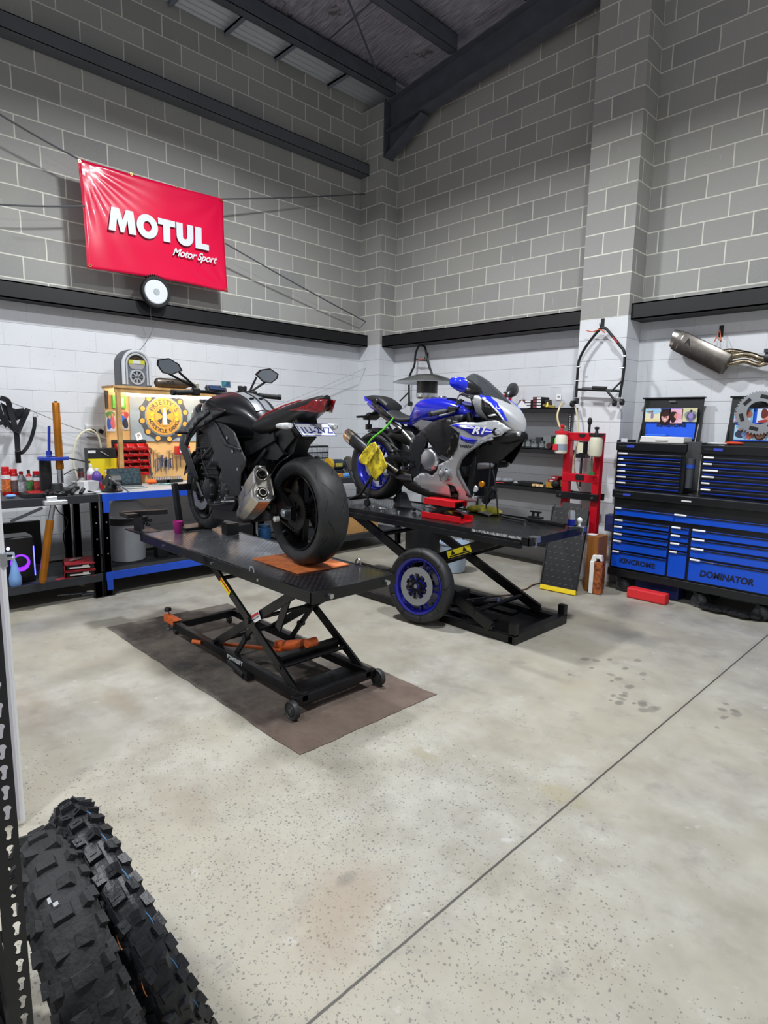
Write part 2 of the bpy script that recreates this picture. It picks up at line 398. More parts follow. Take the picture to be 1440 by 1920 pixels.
# roof: foil blanket above the purlins, ribbed sheet beside the left wall
def foil_mat():
    s = NT('foil'); x, y, z = s.sep()
    v = s.comb(s.math('MULTIPLY', x, 5.), s.math('MULTIPLY', y, 38.), 0.)
    cr = s.noise(1., 6, vec=v, rough=.6); p = s.noise(1.6, 4)
    s.bump(s.math('ADD', s.math('MULTIPLY', cr, 1.), s.math('MULTIPLY', p, .5)), 1.0, .05)
    c = s.mix(s.ramp(cr, .35, .65), '#a39eae', '#dedae6')
    seam = s.math('ABSOLUTE', s.math('SUBTRACT', s.math('FRACT', s.math('DIVIDE', y, 1.35)), .5))
    c = s.mix(s.ramp(seam, .004, .012, .8, 0.), c, '#4b4550')
    tear = s.math('MULTIPLY', s.ramp(s.noise(3.2, 6, rough=.7), .60, .64), s.math('LESS_THAN', x, -5.25))
    c = s.mix(s.math('MULTIPLY', tear, .7), c, '#584c40')
    s.b.inputs['Base Color'].default_value = (1, 1, 1, 1)
    return s.out(c, .42, .45)
bm_ = MB(); nx, ny = 60, 70; grid = []
for i in range(nx + 1):
    xx = -5.93 + i * (3.3 + 5.93) / nx; row = []
    for j in range(ny + 1):
        yy = -3.0 + j * (YR + 3.0) / ny
        row.append(bm_.v((xx, yy, roof_z(xx) + .03 + .012 * noise.noise(Vector((xx * 2, yy * 6, 0))))))
    grid.append(row)
for i in range(nx):
    for j in range(ny): bm_.f([grid[i][j], grid[i + 1][j], grid[i + 1][j + 1], grid[i][j + 1]])
struct(bm_.build('ceiling', foil_mat(), smooth=True, ang=60))
prof = []; xx = XL - .15; k = 0
while xx < -5.88: prof.append((xx, roof_z(xx) + .02 + .016 * math.sin((xx - XL) * 2 * pi / .076))); xx += .0095
cs = MB(); a_ = [cs.v((p[0], -3.0, p[1])) for p in prof]; b_ = [cs.v((p[0], YR + .1, p[1])) for p in prof]; cs.bridge(a_, b_, closed=False)
struct(cs.build('ceiling_ribbed_sheet', M('#d0d4da', .45, .3), smooth=True, ang=80))
struct(MB().b2(XL - .2, 3.4, -3.1, 6.3, 6.95, 7.0).build('ceiling_outer_skin', M('#55565a', .8)))
BEAM = M('#565962', .55, 0, .12, 6); GALV = M('#8c93a0', .5, .2, .1, 8)
def cee(x, z0, w=.11, h=.17, y0=-3.0, y1=5.78):
    """cold formed C purlin running along the left wall"""
    b = MB(); t = .006; L = .03
    for (x0, x1, za, zb) in ((x + w - t, x + w, z0, z0 + h), (x, x + w, z0, z0 + t), (x, x + w, z0 + h - t, z0 + h), (x, x + t, z0, z0 + L), (x, x + t, z0 + h - L, z0 + h)): b.b2(x0, x1, y0, y1, za, zb)
    return b
for i, xx in enumerate((-5.95, -4.97, -3.97, -2.97, -1.97)):
    rz_ = roof_z(xx) - .16
    struct(cee(xx, rz_).build('trim_purlin', BEAM))
for yy in (2.45, 3.12, 3.755, 4.406, 5.195):
    struct(MB().b2(XL, -5.93, yy - .025, yy + .025, 5.72, 5.745).b2(XL, -5.93, yy - .025, yy - .019, 5.69, 5.745).build('trim_roof_strut', GALV))
# rafter (universal beam) against the right wall, with its haunch
def raf(b, x0, x1, dz0, dz1, y0, y1, s_=.128):
    za = 5.268 + .0 ; f = lambda x: 5.258 + .118 * (x + 5.93)
    q = [(x0, f(x0) + dz0), (x1, f(x1) + dz0), (x1, f(x1) + dz1), (x0, f(x0) + dz1)]; b.prism(q, 'xz', y0, y1)
rb = MB(); raf(rb, -6.0, 3.2, 0, .014, 5.76, 5.94); raf(rb, -6.0, 3.2, .345, .36, 5.76, 5.94); raf(rb, -6.0, 3.2, .014, .345, 5.845, 5.855)
rb.prism([(-6.0, 4.98), (-5.40, 5.29), (-5.40, 5.305), (-6.0, 5.27)], 'xz', 5.845, 5.855)
rb.prism([(-6.02, 4.96), (-5.42, 5.27), (-5.40, 5.29), (-6.0, 4.985)], 'xz', 5.77, 5.93)
rb.b2(-6.03, -6.015, 5.76, 5.94, 4.95, 5.64)
struct(rb.build('trim_rafter', BEAM))
struct(MB().cyl((-5.95, 5.70, 5.66), (-4.0, 2.6, 5.85), .011, n=8).build('trim_roof_brace', BEAM))
# steel girts on the left wall (upper, grey) and the black channels at paint height
gm = NT('girt'); c_ = gm.mix(gm.ramp(gm.noise(7, 6, vec=None, rough=.7), .66, .72, 0, .55), '#63666b', '#a3a6a8')
c_ = gm.mix(gm.ramp(gm.noise(1.5, 3), .4, .6, 0, .4), c_, '#56595e'); GIRT = gm.out(c_, .6, .1)
def channel(b, x0, x1, y0, y1, z0, z1, along):
    b.b2(x0, x1, y0, y1, z0, z1); return b
g_ = MB().b2(XL - .01, -6.277, -3.0, 5.745, 4.787, 4.795).b2(-6.285, -6.277, -3.0, 5.745, 4.787, 4.925).b2(XL - .01, -6.277, -3.0, 5.745, 4.917, 4.925)
struct(g_.build('trim_girt', GIRT))
BCH = M('#0b0b0e', .5, 0, .3, 5)
def girder(y0, y1): return MB().b2(XL - .01, -6.268, y0, y1, 2.589, 2.601).b2(-6.28, -6.268, y0, y1, 2.589, 2.739).b2(XL - .01, -6.268, y0, y1, 2.727, 2.739)
struct(girder(-3.0, 5.745).build('trim_black_channel_left', BCH))
for nm, x0, x1 in (('trim_black_channel_centre', -6.05, -3.112), ('trim_black_channel_right', -2.617, 3.2)):
    struct(MB().b2(x0, x1, 5.79, YR + .01, 2.568, 2.58).b2(x0, x1, 5.79, 5.802, 2.568, 2.716).b2(x0, x1, 5.79, YR + .01, 2.704, 2.716).build(nm, BCH))
# ---------------------------------------------------------------- wheels
def tyre_mat(style='road', base='#1e1f21'):
    s = NT('tyre'); x, y, z = s.sep()
    ang = s.math('ARCTAN2', z, x); ay = s.math('ABSOLUTE', y)
    r = s.math('SQRT', s.math('ADD', s.math('MULTIPLY', x, x), s.math('MULTIPLY', z, z)))
    ph = s.math('ADD', s.math('MULTIPLY', ang, 9 / (2 * pi)), s.math('ADD', s.math('MULTIPLY', ay, 7.0), s.math('MULTIPLY', s.math('GREATER_THAN', y, 0.), .5)))
    fr = s.math('ABSOLUTE', s.math('SUBTRACT', s.math('FRACT', ph), .5))
    kink = s.math('ABSOLUTE', s.math('SUBTRACT', s.math('FRACT', s.math('ADD', s.math('MULTIPLY', ang, 9 / (2 * pi)), s.math('ADD', s.math('MULTIPLY', ay, -14.0), .2))), .5))
    g1 = s.math('MULTIPLY', s.ramp(fr, .026, .038, 1., 0.), s.math('MULTIPLY', s.math('GREATER_THAN', ay, .015), s.math('LESS_THAN', ay, .060)))
    g2 = s.math('MULTIPLY', s.ramp(kink, .022, .036, 1., 0.), s.math('MULTIPLY', s.math('GREATER_THAN', ay, .050), s.math('LESS_THAN', ay, .078)))
    g = s.math('MAXIMUM', g1, g2)
    scuff = s.math('MULTIPLY', s.ramp(s.noise(9, 6, rough=.7), .5, .68), s.ramp(ay, .02, .05, .2, .6))
    c = s.mix(scuff, base, '#3d3b3a'); c = s.mix(g, c, '#050505')
    s.bump(s.math('SUBTRACT', s.math('MULTIPLY', s.noise(150, 3), .1), s.math('MULTIPLY', g, 2.)), .6, .003)
    return s.out(c, .55)
ROADT = tyre_mat()
def tyre_prof(R, w, rim):
    h = w / 2; pts = []
    for k in range(0, 13):
        t = -1 + k / 6.0; yy = t * h * .985
        rr = R - (R - rim) * .34 * abs(t) ** 2.6
        pts.append((rr, yy))
    side = [(R - (R - rim) * .48, h * .995), (rim + (R - rim) * .30, h * .93), (rim + .006, h * .76), (rim - .004, h * .70)]
    return [(r, -y) for r, y in side[::-1]] + pts + side + [(rim - .004, h * .6), (rim - .004, -h * .6)]
def wheel(parent, name, loc, R, w, rim, rimmat, spokes=6, disc=None, sprocket=False, tmat=None, twin=False, glow=None):
    """wheel part: rim mesh with tyre, disc and sprocket as its own pieces; axle along y"""
    b = MB()
    rw = w * .40
    b.lathe([(rim + .006, -rw * 1.05), (rim + .006, -rw * .9), (rim - .012, -rw * .7), (rim - .022, 0), (rim - .012, rw * .7), (rim + .006, rw * .9), (rim + .006, rw * 1.05), (rim - .004, rw * 1.05), (rim - .020, rw * .8), (rim - .034, 0), (rim - .020, -rw * .8), (rim - .004, -rw * 1.05)], ax=(0, 1, 0), n=48, closed=True)
    b.lathe([(.0, -.055), (.033, -.055), (.038, -.03), (.05, 0), (.038, .03), (.033, .055), (.0, .055)], ax=(0, 1, 0), n=24)
    for k in range(spokes):
        a0 = 2 * pi * k / spokes
        for off in (-.16, .16):
            a1 = a0 + off
            p0 = Vector((math.cos(a0) * .04, 0, math.sin(a0) * .04)); p1 = Vector((math.cos(a1) * (rim - .026), 0, math.sin(a1) * (rim - .026)))
            b.bar(p0, p1, .030, .014, upv=Vector((-math.sin(a1), 0, math.cos(a1))))
    o = b.build(name, rimmat, parent, smooth=True); o.location = loc
    t = MB().lathe(tyre_prof(R, w, rim), ax=(0, 1, 0), n=72, closed=True).build('tyre', tmat or ROADT, o, smooth=True, ang=50)
    if disc:
        r0, r1, ys = disc
        for yy in ys:
            d = MB()
            d.lathe([(r0, -.0025), (r1, -.0025), (r1, .0025), (r0, .0025)], c=(0, yy, 0), ax=(0, 1, 0), n=48, closed=True)
            sgn = 1 if yy > 0 else -1
            for k in range(10):
                a = 2 * pi * k / 10
                d.cyl((math.cos(a) * (r0 - .003), yy - .004, math.sin(a) * (r0 - .003)), (math.cos(a) * (r0 - .003), yy + .004, math.sin(a) * (r0 - .003)), .009, n=10)
            for k in range(44):
                a = 2 * pi * k / 44; rr = r0 + (r1 - r0) * (.3 + .22 * (k % 3))
                d.cyl((math.cos(a) * rr, yy - .003, math.sin(a) * rr), (math.cos(a) * rr, yy + .003, math.sin(a) * rr), .0028, n=6)
            d.build('brake_disc', M('#b5b7ba', .4, .85), o, smooth=True)
            c2 = MB()
            for k in range(10):
                a = 2 * pi * k / 10; c2.bar((math.cos(a) * .035, yy, math.sin(a) * .035), (math.cos(a + .25) * (r0 - .004), yy, math.sin(a + .25) * (r0 - .004)), .012, .006, upv=(0, 1, 0))
            c2.lathe([(.028, -.008), (.044, -.008), (.044, .008), (.028, .008)], c=(0, yy, 0), ax=(0, 1, 0), n=24, closed=True)
            for k in range(6):
                a = 2 * pi * k / 6 + .3; c2.cyl((math.cos(a) * .062, yy - .012, math.sin(a) * .062), (math.cos(a) * .062, yy + .012, math.sin(a) * .062), .007, n=8)
            c2.build('disc_carrier', M('#1a1b1e', .4, .6), o, smooth=True)
    return o
def gear(b, c, r, teeth, th, depth=.006, inner=None, ax='y'):
    inner = inner or r * .6; n = teeth * 4; out = []; inn = []
    for i in range(n):
        a = 2 * pi * i / n; rr = r if i % 4 in (0, 1) else r - depth
        out.append((c[0] + math.cos(a) * rr, c[1], c[2] + math.sin(a) * rr)); inn.append((c[0] + math.cos(a) * inner, c[1], c[2] + math.sin(a) * inner))
    def sh(l, d): return [b.v((p[0], p[1] + d, p[2])) for p in l]
    o0, o1, i0, i1 = sh(out, -th / 2), sh(out, th / 2), sh(inn, -th / 2), sh(inn, th / 2)
    b.bridge(o0, o1); b.bridge(i1, i0); b.bridge(i0, o0); b.bridge(o1, i1)

# ---------------------------------------------------------------- rubber mat and lifts
mt = NT('mat'); x_, y_, z_ = mt.sep()
c_ = mt.mix(mt.ramp(mt.noise(2.2, 7, rough=.65), .4, .62), '#3f3b38', '#716960')
c_ = mt.mix(mt.ramp(mt.noise(9, 6, rough=.7), .52, .72, 0, .6), c_, '#7b7167')
c_ = mt.mix(mt.ramp(x_, -2.9, -2.3, 0, .55), c_, '#6b5549')
c_ = mt.mix(mt.ramp(mt.noise(3.3, 5), .62, .7, 0, .7), c_, '#2e2c2a')
mt.bump(mt.noise(120, 4), .4, .004)
poly = []
random.seed(5)
def edge(a, b, n):
    return [(a[0] + (b[0] - a[0]) * i / n + random.uniform(-.004, .004), a[1] + (b[1] - a[1]) * i / n + random.uniform(-.006, .006)) for i in range(n)]
cs_ = [(-4.53, 1.53), (-2.135, 1.56), (-2.123, 2.52), (-4.47, 2.507)]
for i in range(4): poly += edge(cs_[i], cs_[(i + 1) % 4], 24)
tag(MB().prism(poly, 'xy', .0, .004).build('rubber_mat', mt.out(c_, .85)), 'worn brown-black rubber mat lying on the floor under the near lift', 'mat')

def plate_mat(name, base, dark, scale=26, painted_sheen=0):
    """chequer plate"""
    s = NT(name); x, y, z = s.sep()
    h = None
    for sg in (1, -1):
        u = s.math('ADD', s.math('MULTIPLY', x, scale), s.math('MULTIPLY', y, scale * sg)); v = s.math('SUBTRACT', s.math('MULTIPLY', x, scale), s.math('MULTIPLY', y, scale * sg))
        fu = s.math('ABSOLUTE', s.math('SUBTRACT', s.math('FRACT', s.math('ADD', u, .25 * (1 + sg))), .5)); fv = s.math('ABSOLUTE', s.math('SUBTRACT', s.math('FRACT', s.math('ADD', v, .25 * (1 + sg))), .5))
        m = s.math('MULTIPLY', s.ramp(fu, .08, .14, 1., 0.), s.ramp(fv, .34, .42, 1., 0.))
        h = m if h is None else s.math('MAXIMUM', h, m)
    worn = s.noise(3, 6, rough=.65)
    c = s.mix(s.ramp(worn, .4, .7, 0, .6), base, dark)
    c = s.mix(s.math('MULTIPLY', h, .35), c, '#4d5056')
    sh = s.math('MULTIPLY', s.ramp(x, -2.9, -3.25, 0, 1), painted_sheen) if painted_sheen else 0.
    c = s.mix(sh, c, '#a2a5aa') if painted_sheen else c  # pale left end: the white wall's reflection painted into colour and metalness
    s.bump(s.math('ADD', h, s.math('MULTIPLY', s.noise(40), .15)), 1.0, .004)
    return s.out(c, s.ramp(worn, .3, .7, .12, .34), s.math('ADD', .3, s.math('MULTIPLY', sh, .55)) if painted_sheen else .35)
PLATE = plate_mat('chequer', '#17181b', '#24262a', painted_sheen=.9)
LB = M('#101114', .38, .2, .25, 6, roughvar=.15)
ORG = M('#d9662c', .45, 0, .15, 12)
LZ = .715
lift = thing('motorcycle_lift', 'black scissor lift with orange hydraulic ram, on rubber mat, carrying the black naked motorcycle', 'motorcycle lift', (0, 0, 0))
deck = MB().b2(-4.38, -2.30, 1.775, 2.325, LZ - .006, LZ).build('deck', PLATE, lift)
db = MB()
for (x0, x1, y0, y1) in ((-4.38, -2.30, 1.755, 1.775), (-4.38, -2.30, 2.325, 2.345), (-4.38, -4.36, 1.755, 2.345), (-2.315, -2.295, 1.755, 2.345)): db.b2(x0, x1, y0, y1, LZ - .06, LZ + .002)
for xx in (-3.9, -3.35, -2.8): db.b2(xx - .02, xx + .02, 1.775, 2.325, LZ - .045, LZ - .006)
db.build('deck_frame', LB, lift, bevel=.003)
for yy in (1.86, 2.26): MB().cyl((-2.295, yy, LZ - .03), (-2.270, yy, LZ - .03), .014, n=14).build('bolt', STEEL, lift, smooth=True)
for xx in (-3.98, -3.30, -2.78): MB().cyl((xx, 1.757, LZ - .03), (xx, 1.747, LZ - .03), .009, n=10).build('bolt', STEEL, lift, smooth=True)
for (xx, yy) in ((-2.84, 1.75), (-2.60, 2.33)):
    pts = [Vector((xx + .022 * math.cos(t), yy, LZ + .006 + .03 * math.sin(t))) for t in [pi * k / 8 for k in range(9)]]
    MB().tube(pts, .0045, 8).build('tie_down_loop', STEEL, lift, smooth=True)
# base frame
bf = MB()
bf.b2(-3.98, -2.44, 1.80, 1.84, .075, .125); bf.b2(-3.98, -2.44, 2.26, 2.30, .075, .125)
bf.b2(-3.98, -3.94, 1.80, 2.30, .075, .125); bf.b2(-2.48, -2.44, 1.76, 2.34, .06, .11)
bf.b2(-2.62, -2.50, 1.84, 2.26, .07, .10)
bf.build('base_frame', LB, lift, bevel=.003)
text('lettering', 'POWERLIFT', .036, M('#c9cbcd', .5), lift, (-3.13, 1.7985, .100), (1, 0, 0), (0, 0, 1), .0006, .0006, 0, sx=.95)
def arm(p0, p1, y, w_=.045, th=.016): return MB().bar((p0[0], y, p0[1]), (p1[0], y, p1[1]), th, w_, upv=(0, 0, 1))
def sarm(name, p0, p1, y, w_=.045, th=.016):
    b = arm(p0, p1, y, w_, th)
    for p in (p0, p1): b.cyl((p[0], y - .012, p[1]), (p[0], y + .012, p[1]), .018, n=12)
    mid = ((p0[0] + p1[0]) / 2, (p0[1] + p1[1]) / 2); b.cyl((mid[0], y - .02, mid[1]), (mid[0], y + .02, mid[1]), .02, n=14)
    return b.build(name, LB, lift, smooth=True)
for y in (1.815, 2.285):
    sarm('scissor_arm', (-3.46, .675), (-2.50, .10), y, .05)
    sarm('scissor_arm', (-2.50, .675), (-3.46, .10), y + (.022 if y < 2 else -.022), .05)
    sarm('scissor_arm', (-3.20, .10), (-2.94, .40), y + (.03 if y < 2 else -.03), .03)
for (xx, zz) in ((-3.30, .58), (-2.66, .20), (-2.98, .39), (-3.40, .14)):
    MB().cyl((xx, 1.80, zz), (xx, 2.30, zz), .013, n=12).build('cross_bar', LB, lift, smooth=True)
MB().bar((-2.72, 1.84, .215), (-2.72, 2.26, .215), .05, .05).build('cross_bar', LB, lift)
MB().bar((-2.72, 1.84, .40), (-2.58, 1.84, .69), .05, .01, upv=(0, 1, 0)).build('cross_bar', LB, lift)
r_ = MB().cyl((-3.0, 2.05, .165), (-2.76, 2.05, .245), .032, n=20).cyl((-3.03, 2.05, .155), (-3.0, 2.05, .165), .038, n=20)
ram = r_.build('hydraulic_ram', ORG, lift, smooth=True)
MB().cyl((-2.76, 2.05, .245), (-2.69, 2.05, .268), .014, n=14).build('ram_rod', CHR, ram, smooth=True)
MB().cyl((-2.70, 2.02, .272), (-2.70, 2.09, .272), .026, n=18).build('ram_eye', ORG, ram, smooth=True)
MB().cyl((-3.62, 1.77, .09), (-3.56, 1.80, .09), .014, n=12).cyl((-3.5, 1.86, .09), (-2.95, 2.02, .16), .012, n=10).build('foot_pedal_bar', ORG, lift, smooth=True)
MB().b2(-4.20, -3.96, 1.83, 1.875, .07, .125).build('outrigger', ORG, lift, bevel=.003)
MB().cyl((-3.20, 1.80, .07), (-3.02, 1.80, .04), .02, n=10).b2(-3.06, -2.98, 1.79, 1.84, .02, .07).build('pedal', BLACKM, lift)
j = MB().cyl((-4.17, 1.852, .012), (-4.17, 1.852, .15), .009, n=12).cyl((-4.17, 1.852, .01), (-4.17, 1.852, .016), .018, n=14)
js = j.build('jacking_screw', STEEL, lift, smooth=True)
MB().lathe([(.006, .145), (.024, .15), (.026, .165), (.02, .175), (0, .176)], c=(-4.17, 1.852, 0), n=16).build('knob', BLACKM, js, smooth=True)
def castor(x, y, r, wd, ax=(0, 1, 0), z=None):
    z = z or r + .001
    a = Vector(ax) * wd / 2; c = Vector((x, y, z))
    o = MB().lathe([(0, -wd / 2), (r * .5, -wd / 2), (r * .55, -wd * .35), (r * .8, -wd * .35), (r * .85, -wd / 2), (r * .96, -wd / 2), (r, -wd * .3), (r, wd * .3), (r * .96, wd / 2), (r * .85, wd / 2), (r * .8, wd * .35), (0, wd * .35)], c=(x, y, z), ax=ax, n=28).build('castor_wheel', M('#2a2b2d', .5), lift, smooth=True)
    MB().cyl(c - a * 1.15, c + a * 1.15, r * .22, n=12).build('hub_cap', STEEL, o, smooth=True)
castor(-2.44, 1.735, .052, .032); castor(-2.44, 2.355, .052, .032)
for yy in (1.852,): 
    castor(-4.05, yy, .03, .02)
castor(-4.02, 2.27, .03, .02)
# stickers on the arms
def sticker(name, mat, c, ux, uz, w_, h_, parent, th=.001):
    ux = Vector(ux).normalized(); uz = Vector(uz).normalized(); n = ux.cross(uz); c = Vector(c)
    b = MB(); q = []
    for s_ in (0, 1):
        for a, e in ((-1, -1), (1, -1), (1, 1), (-1, 1)): q.append(b.v(c + ux * a * w_ / 2 + uz * e * h_ / 2 + n * th * (s_ * 2 - 1)))
    for i in ((3, 2, 1, 0), (4, 5, 6, 7), (0, 1, 5, 4), (1, 2, 6, 5), (2, 3, 7, 6), (3, 0, 4, 7)): b.f([q[k] for k in i])
    return b.build(name, mat, parent)
YEL = M('#e6d21a', .5); dm = Vector((.96, 0, -.575)).normalized(); dn = Vector((.575, 0, .96)).normalized()
s1 = sticker('warning_sticker', YEL, (-3.235, 1.803, .543), dm, dn, .13, .04, lift)
sticker('red_band', REDP, (-3.235, 1.801, .552), dm, dn, .125, .010, s1)
du = Vector((.96, 0, .575)).normalized(); dv = Vector((-.575, 0, .96)).normalized()
s2 = sticker('warning_sticker', WHITE, (-2.915, 1.825, .425), du, dv, .09, .055, lift)
s2.location = (0, -.006, 0)
sticker('red_band', REDP, (-2.922, 1.820, .436), du, dv, .085, .014, s2)
text('lettering', 'PINCH POINT', .012, M('#222222', .5), s2, (-2.913, 1.8225, .418), du, dv, .0004, 0)
# wheel chock stand at the head of the lift
ck = MB()
ck.bar((-4.38, 2.07, LZ), (-4.46, 2.07, 1.06), .035, .05); ck.bar((-4.38, 2.25, LZ), (-4.46, 2.25, 1.06), .035, .05); ck.bar((-4.455, 2.06, 1.03), (-4.455, 2.26, 1.03), .03, .05); ck.b2(-4.44, -4.25, 2.05, 2.27, LZ, LZ + .02)
ck.build('wheel_chock', M('#191a1d', .4, .3), lift, bevel=.004)
MB().b2(-4.62, -4.46, 1.70, 1.78, LZ + .105, LZ + .135).bar((-4.60, 1.72, LZ + .12), (-4.44, 2.0, LZ + .135), .05, .035).bar((-4.50, 1.80, LZ), (-4.53, 1.80, LZ + .12), .17, .012, upv=(0, 1, 0)).b2(-4.62, -4.36, 1.74, 1.90, LZ - .006, LZ + .004).build('clamp_lever', M('#1b1c1f', .4, .3), lift)
tag(MB().b2(-3.98, -3.90, 2.20, 2.30, LZ + .003, LZ + .085).build('black_box', M('#15161a', .4)), 'small black box standing on the near lift deck beyond the front wheel', 'box')
# orange plate under the rear tyre
om = NT('orange'); co = om.mix(om.ramp(om.noise(14, 6, rough=.7), .45, .7), '#d97a42', '#a5552f')
op = [(-3.12, 1.93), (-2.64, 1.92), (-2.62, 2.28), (-3.10, 2.28)]
tag(MB().prism(op, 'xy', LZ + .002, LZ + .008).build('plywood_pad', om.out(co, .6)), 'thin orange painted pad under the rear tyre of the black motorcycle', 'pad')
# pink cup
cup = MB().lathe([(.024, 0), (.036, .088), (.038, .09), (.034, .09), (.023, .003)], n=28)
oc = cup.build('paper_cup', M('#c4298f', .5)); oc.location = (-4.20, 1.965, LZ + .002)
for p in oc.data.polygons: p.use_smooth = True
tag(oc, 'pink paper cup standing on the near lift beside the front wheel', 'cup')

# ---- second lift
L2Z = .80
lift2 = thing('motorcycle_lift', 'long black ramp lift behind, yellow sticker, carrying the blue and silver sports motorcycle', 'motorcycle lift', (0, 0, 0))
lift_save, lift = lift, lift2
DK2 = plate_mat('chequer_dark', '#141518', '#1d1e21', 30)
MB().b2(-4.55, -2.135, 3.47, 4.22, L2Z - .006, L2Z).build('deck', DK2, lift2)
e = MB()
for (x0, x1, y0, y1) in ((-4.55, -2.135, 3.45, 3.47), (-4.55, -2.135, 4.22, 4.24), (-4.57, -4.55, 3.45, 4.24), (-2.15, -2.13, 3.45, 4.24)): e.b2(x0, x1, y0, y1, L2Z - .05, L2Z + .008)
for (y0, y1) in ((3.44, 3.47), (4.22, 4.25)): e.b2(-4.55, -2.2, y0, y1, L2Z - .075, L2Z - .03)
e.build('deck_frame', LB, lift2, bevel=.003)
MB().b2(-2.62, -2.2, 3.447, 3.452, L2Z - .012, L2Z + .006).build('scraped_edge', M('#c9cccf', .4, .3, .9, 60, col2='#1c1d1f'), lift2)
base2 = MB()
base2.b2(-4.70, -2.28, 3.53, 3.58, .005, .06); base2.b2(-4.70, -2.28, 4.20, 4.26, .005, .06); base2.b2(-2.32, -2.26, 3.53, 4.26, .005, .075); base2.b2(-4.70, -4.64, 3.53, 4.26, .005, .05)
base2.b2(-3.15, -2.3, 3.56, 4.22, .003, .016)
base2.b2(-2.32, -2.26, 3.53, 3.575, .06, .155); base2.b2(-2.32, -2.26, 4.215, 4.26, .06, .155)
base2.build('base_frame', LB, lift2, bevel=.003)
for y in (3.52, 4.17):
    sarm('scissor_arm', (-3.98, .745), (-2.46, .09), y, .075, .03)
    sarm('scissor_arm', (-2.44, .745), (-4.0, .09), y + .035, .075, .03)
for (xx, zz) in ((-3.6, .62), (-2.62, .17), (-3.2, .42), (-3.75, .22)):
    MB().cyl((xx, 3.5, zz), (xx, 4.2, zz), .018, n=12).build('cross_bar', LB, lift2, smooth=True)
rm = MB().cyl((-3.05, 3.80, .06), (-2.72, 3.80, .17), .035, n=18).build('hydraulic_ram', M('#24252a', .4, .5), lift2, smooth=True)
MB().cyl((-2.72, 3.8, .17), (-2.60, 3.8, .21), .016, n=12).build('ram_rod', STEEL, rm, smooth=True)
MB().b2(-2.95, -2.55, 3.62, 3.72, .06, .085).b2(-2.95, -2.55, 3.92, 4.02, .06, .085).bar((-3.3, 3.62, .14), (-2.85, 3.66, .06), .07, .012).build('lock_ladder', LB, lift2)
MB().b2(-3.35, -3.12, 3.86, 4.12, .014, .13).build('pump_housing', M('#1b1c20', .5), lift2, bevel=.006)
d2 = Vector((-1.56, 0, -.655)).normalized() * -1; n2 = Vector((-.655, 0, 1.56)).normalized()
for (xx, f_) in ((-2.80, 1), (-3.40, 1)):
    zz = .745 - (-2.44 - xx) * .42
    if xx < -3: zz -= .0
    st = sticker('warning_sticker', YEL, (xx, 3.538, zz), d2, n2, .24 if f_ else .1, .055, lift2)
    for k in (-1, 1):
        c0 = Vector((xx, 3.5355, zz)) + d2 * .06 * k
        text('pictogram', '\u25b2', .05, M('#1a1a10', .5), st, c0 + n2 * .006, d2, n2, .0004)
    sticker('black_bar', M('#141414', .5), Vector((xx, 3.536, zz)) - n2 * .018, d2, n2, .2, .010, st)
for (x, y) in ((-2.14, 3.49), (-2.14, 4.13)):
    MB().b2(x - .03, x + .035, y, y + .05, L2Z - .025, L2Z + .014).cyl((x, y - .012, L2Z - .008), (x, y + .062, L2Z - .008), .009, n=10).b2(x + .01, x + .02, y + .015, y + .035, L2Z - .06, L2Z).build('ramp_latch', STEEL, lift2, bevel=.002)
MB().cyl((-2.16, 4.17, L2Z), (-2.16, 4.17, L2Z + .05), .012, n=12).ball((-2.16, 4.17, L2Z + .055), .022).build('latch_knob', M('#d7d9da', .4), lift2, smooth=True)
lift = lift_save

# loose front wheel leaning against the far lift
lw = thing('spare_wheel', 'loose blue-rimmed front wheel with brake discs leaning on the floor against the far lift', 'wheel', (-3.055, 3.37, .002))
wo = wheel(lw, 'rim', (0, 0, .297), .297, .12, .2165, M('#1c1f8e', .28, .25, coat=.5), 5, disc=(.100, .150, (-.055, .055)))
MB().cyl((0, -.07, 0), (0, .07, 0), .016, n=20).build('axle_spacer', STEEL, wo, smooth=True)
lw.rotation_euler = (rad(-6), 0, rad(7))
# ---------------------------------------------------------------- black naked motorcycle on the near lift
def sec(x, zb, zt, hw, p=2.4, n=20, mid=.5):
    """closed section at x: superellipse between zb and zt"""
    zc = zb + (zt - zb) * mid; out = []
    for i in range(n):
        a = 2 * pi * i / n; ca, sa = math.cos(a), math.sin(a)
        yy = hw * math.copysign(abs(ca) ** (2 / p), ca); hh = (zt - zc) if sa >= 0 else (zc - zb)
        out.append((x, yy, zc + hh * math.copysign(abs(sa) ** (2 / p), sa)))
    return out
def spl(tab, k=4):
    """smooth a table of tuples"""
    out = []
    for i in range(len(tab) - 1):
        a, b, c, d = tab[max(i - 1, 0)], tab[i], tab[i + 1], tab[min(i + 2, len(tab) - 1)]
        for j in range(k):
            t = j / k; out.append(tuple(.5 * ((2 * q) + (r - p) * t + (2 * p - 5 * q + 4 * r - s) * t * t + (3 * q - p - 3 * r + s) * t ** 3) for p, q, r, s in zip(a, b, c, d)))
    out.append(tab[-1]); return out
def body(tab, p=2.4, mid=.5, n=24, k=4):
    return MB().loft([sec(x, a, b, h, p, n, mid) for x, a, b, h in spl(tab, k)])
B1X, B1Y, B1Z = -2.79, 2.10, LZ + .009; B1R = rad(175)
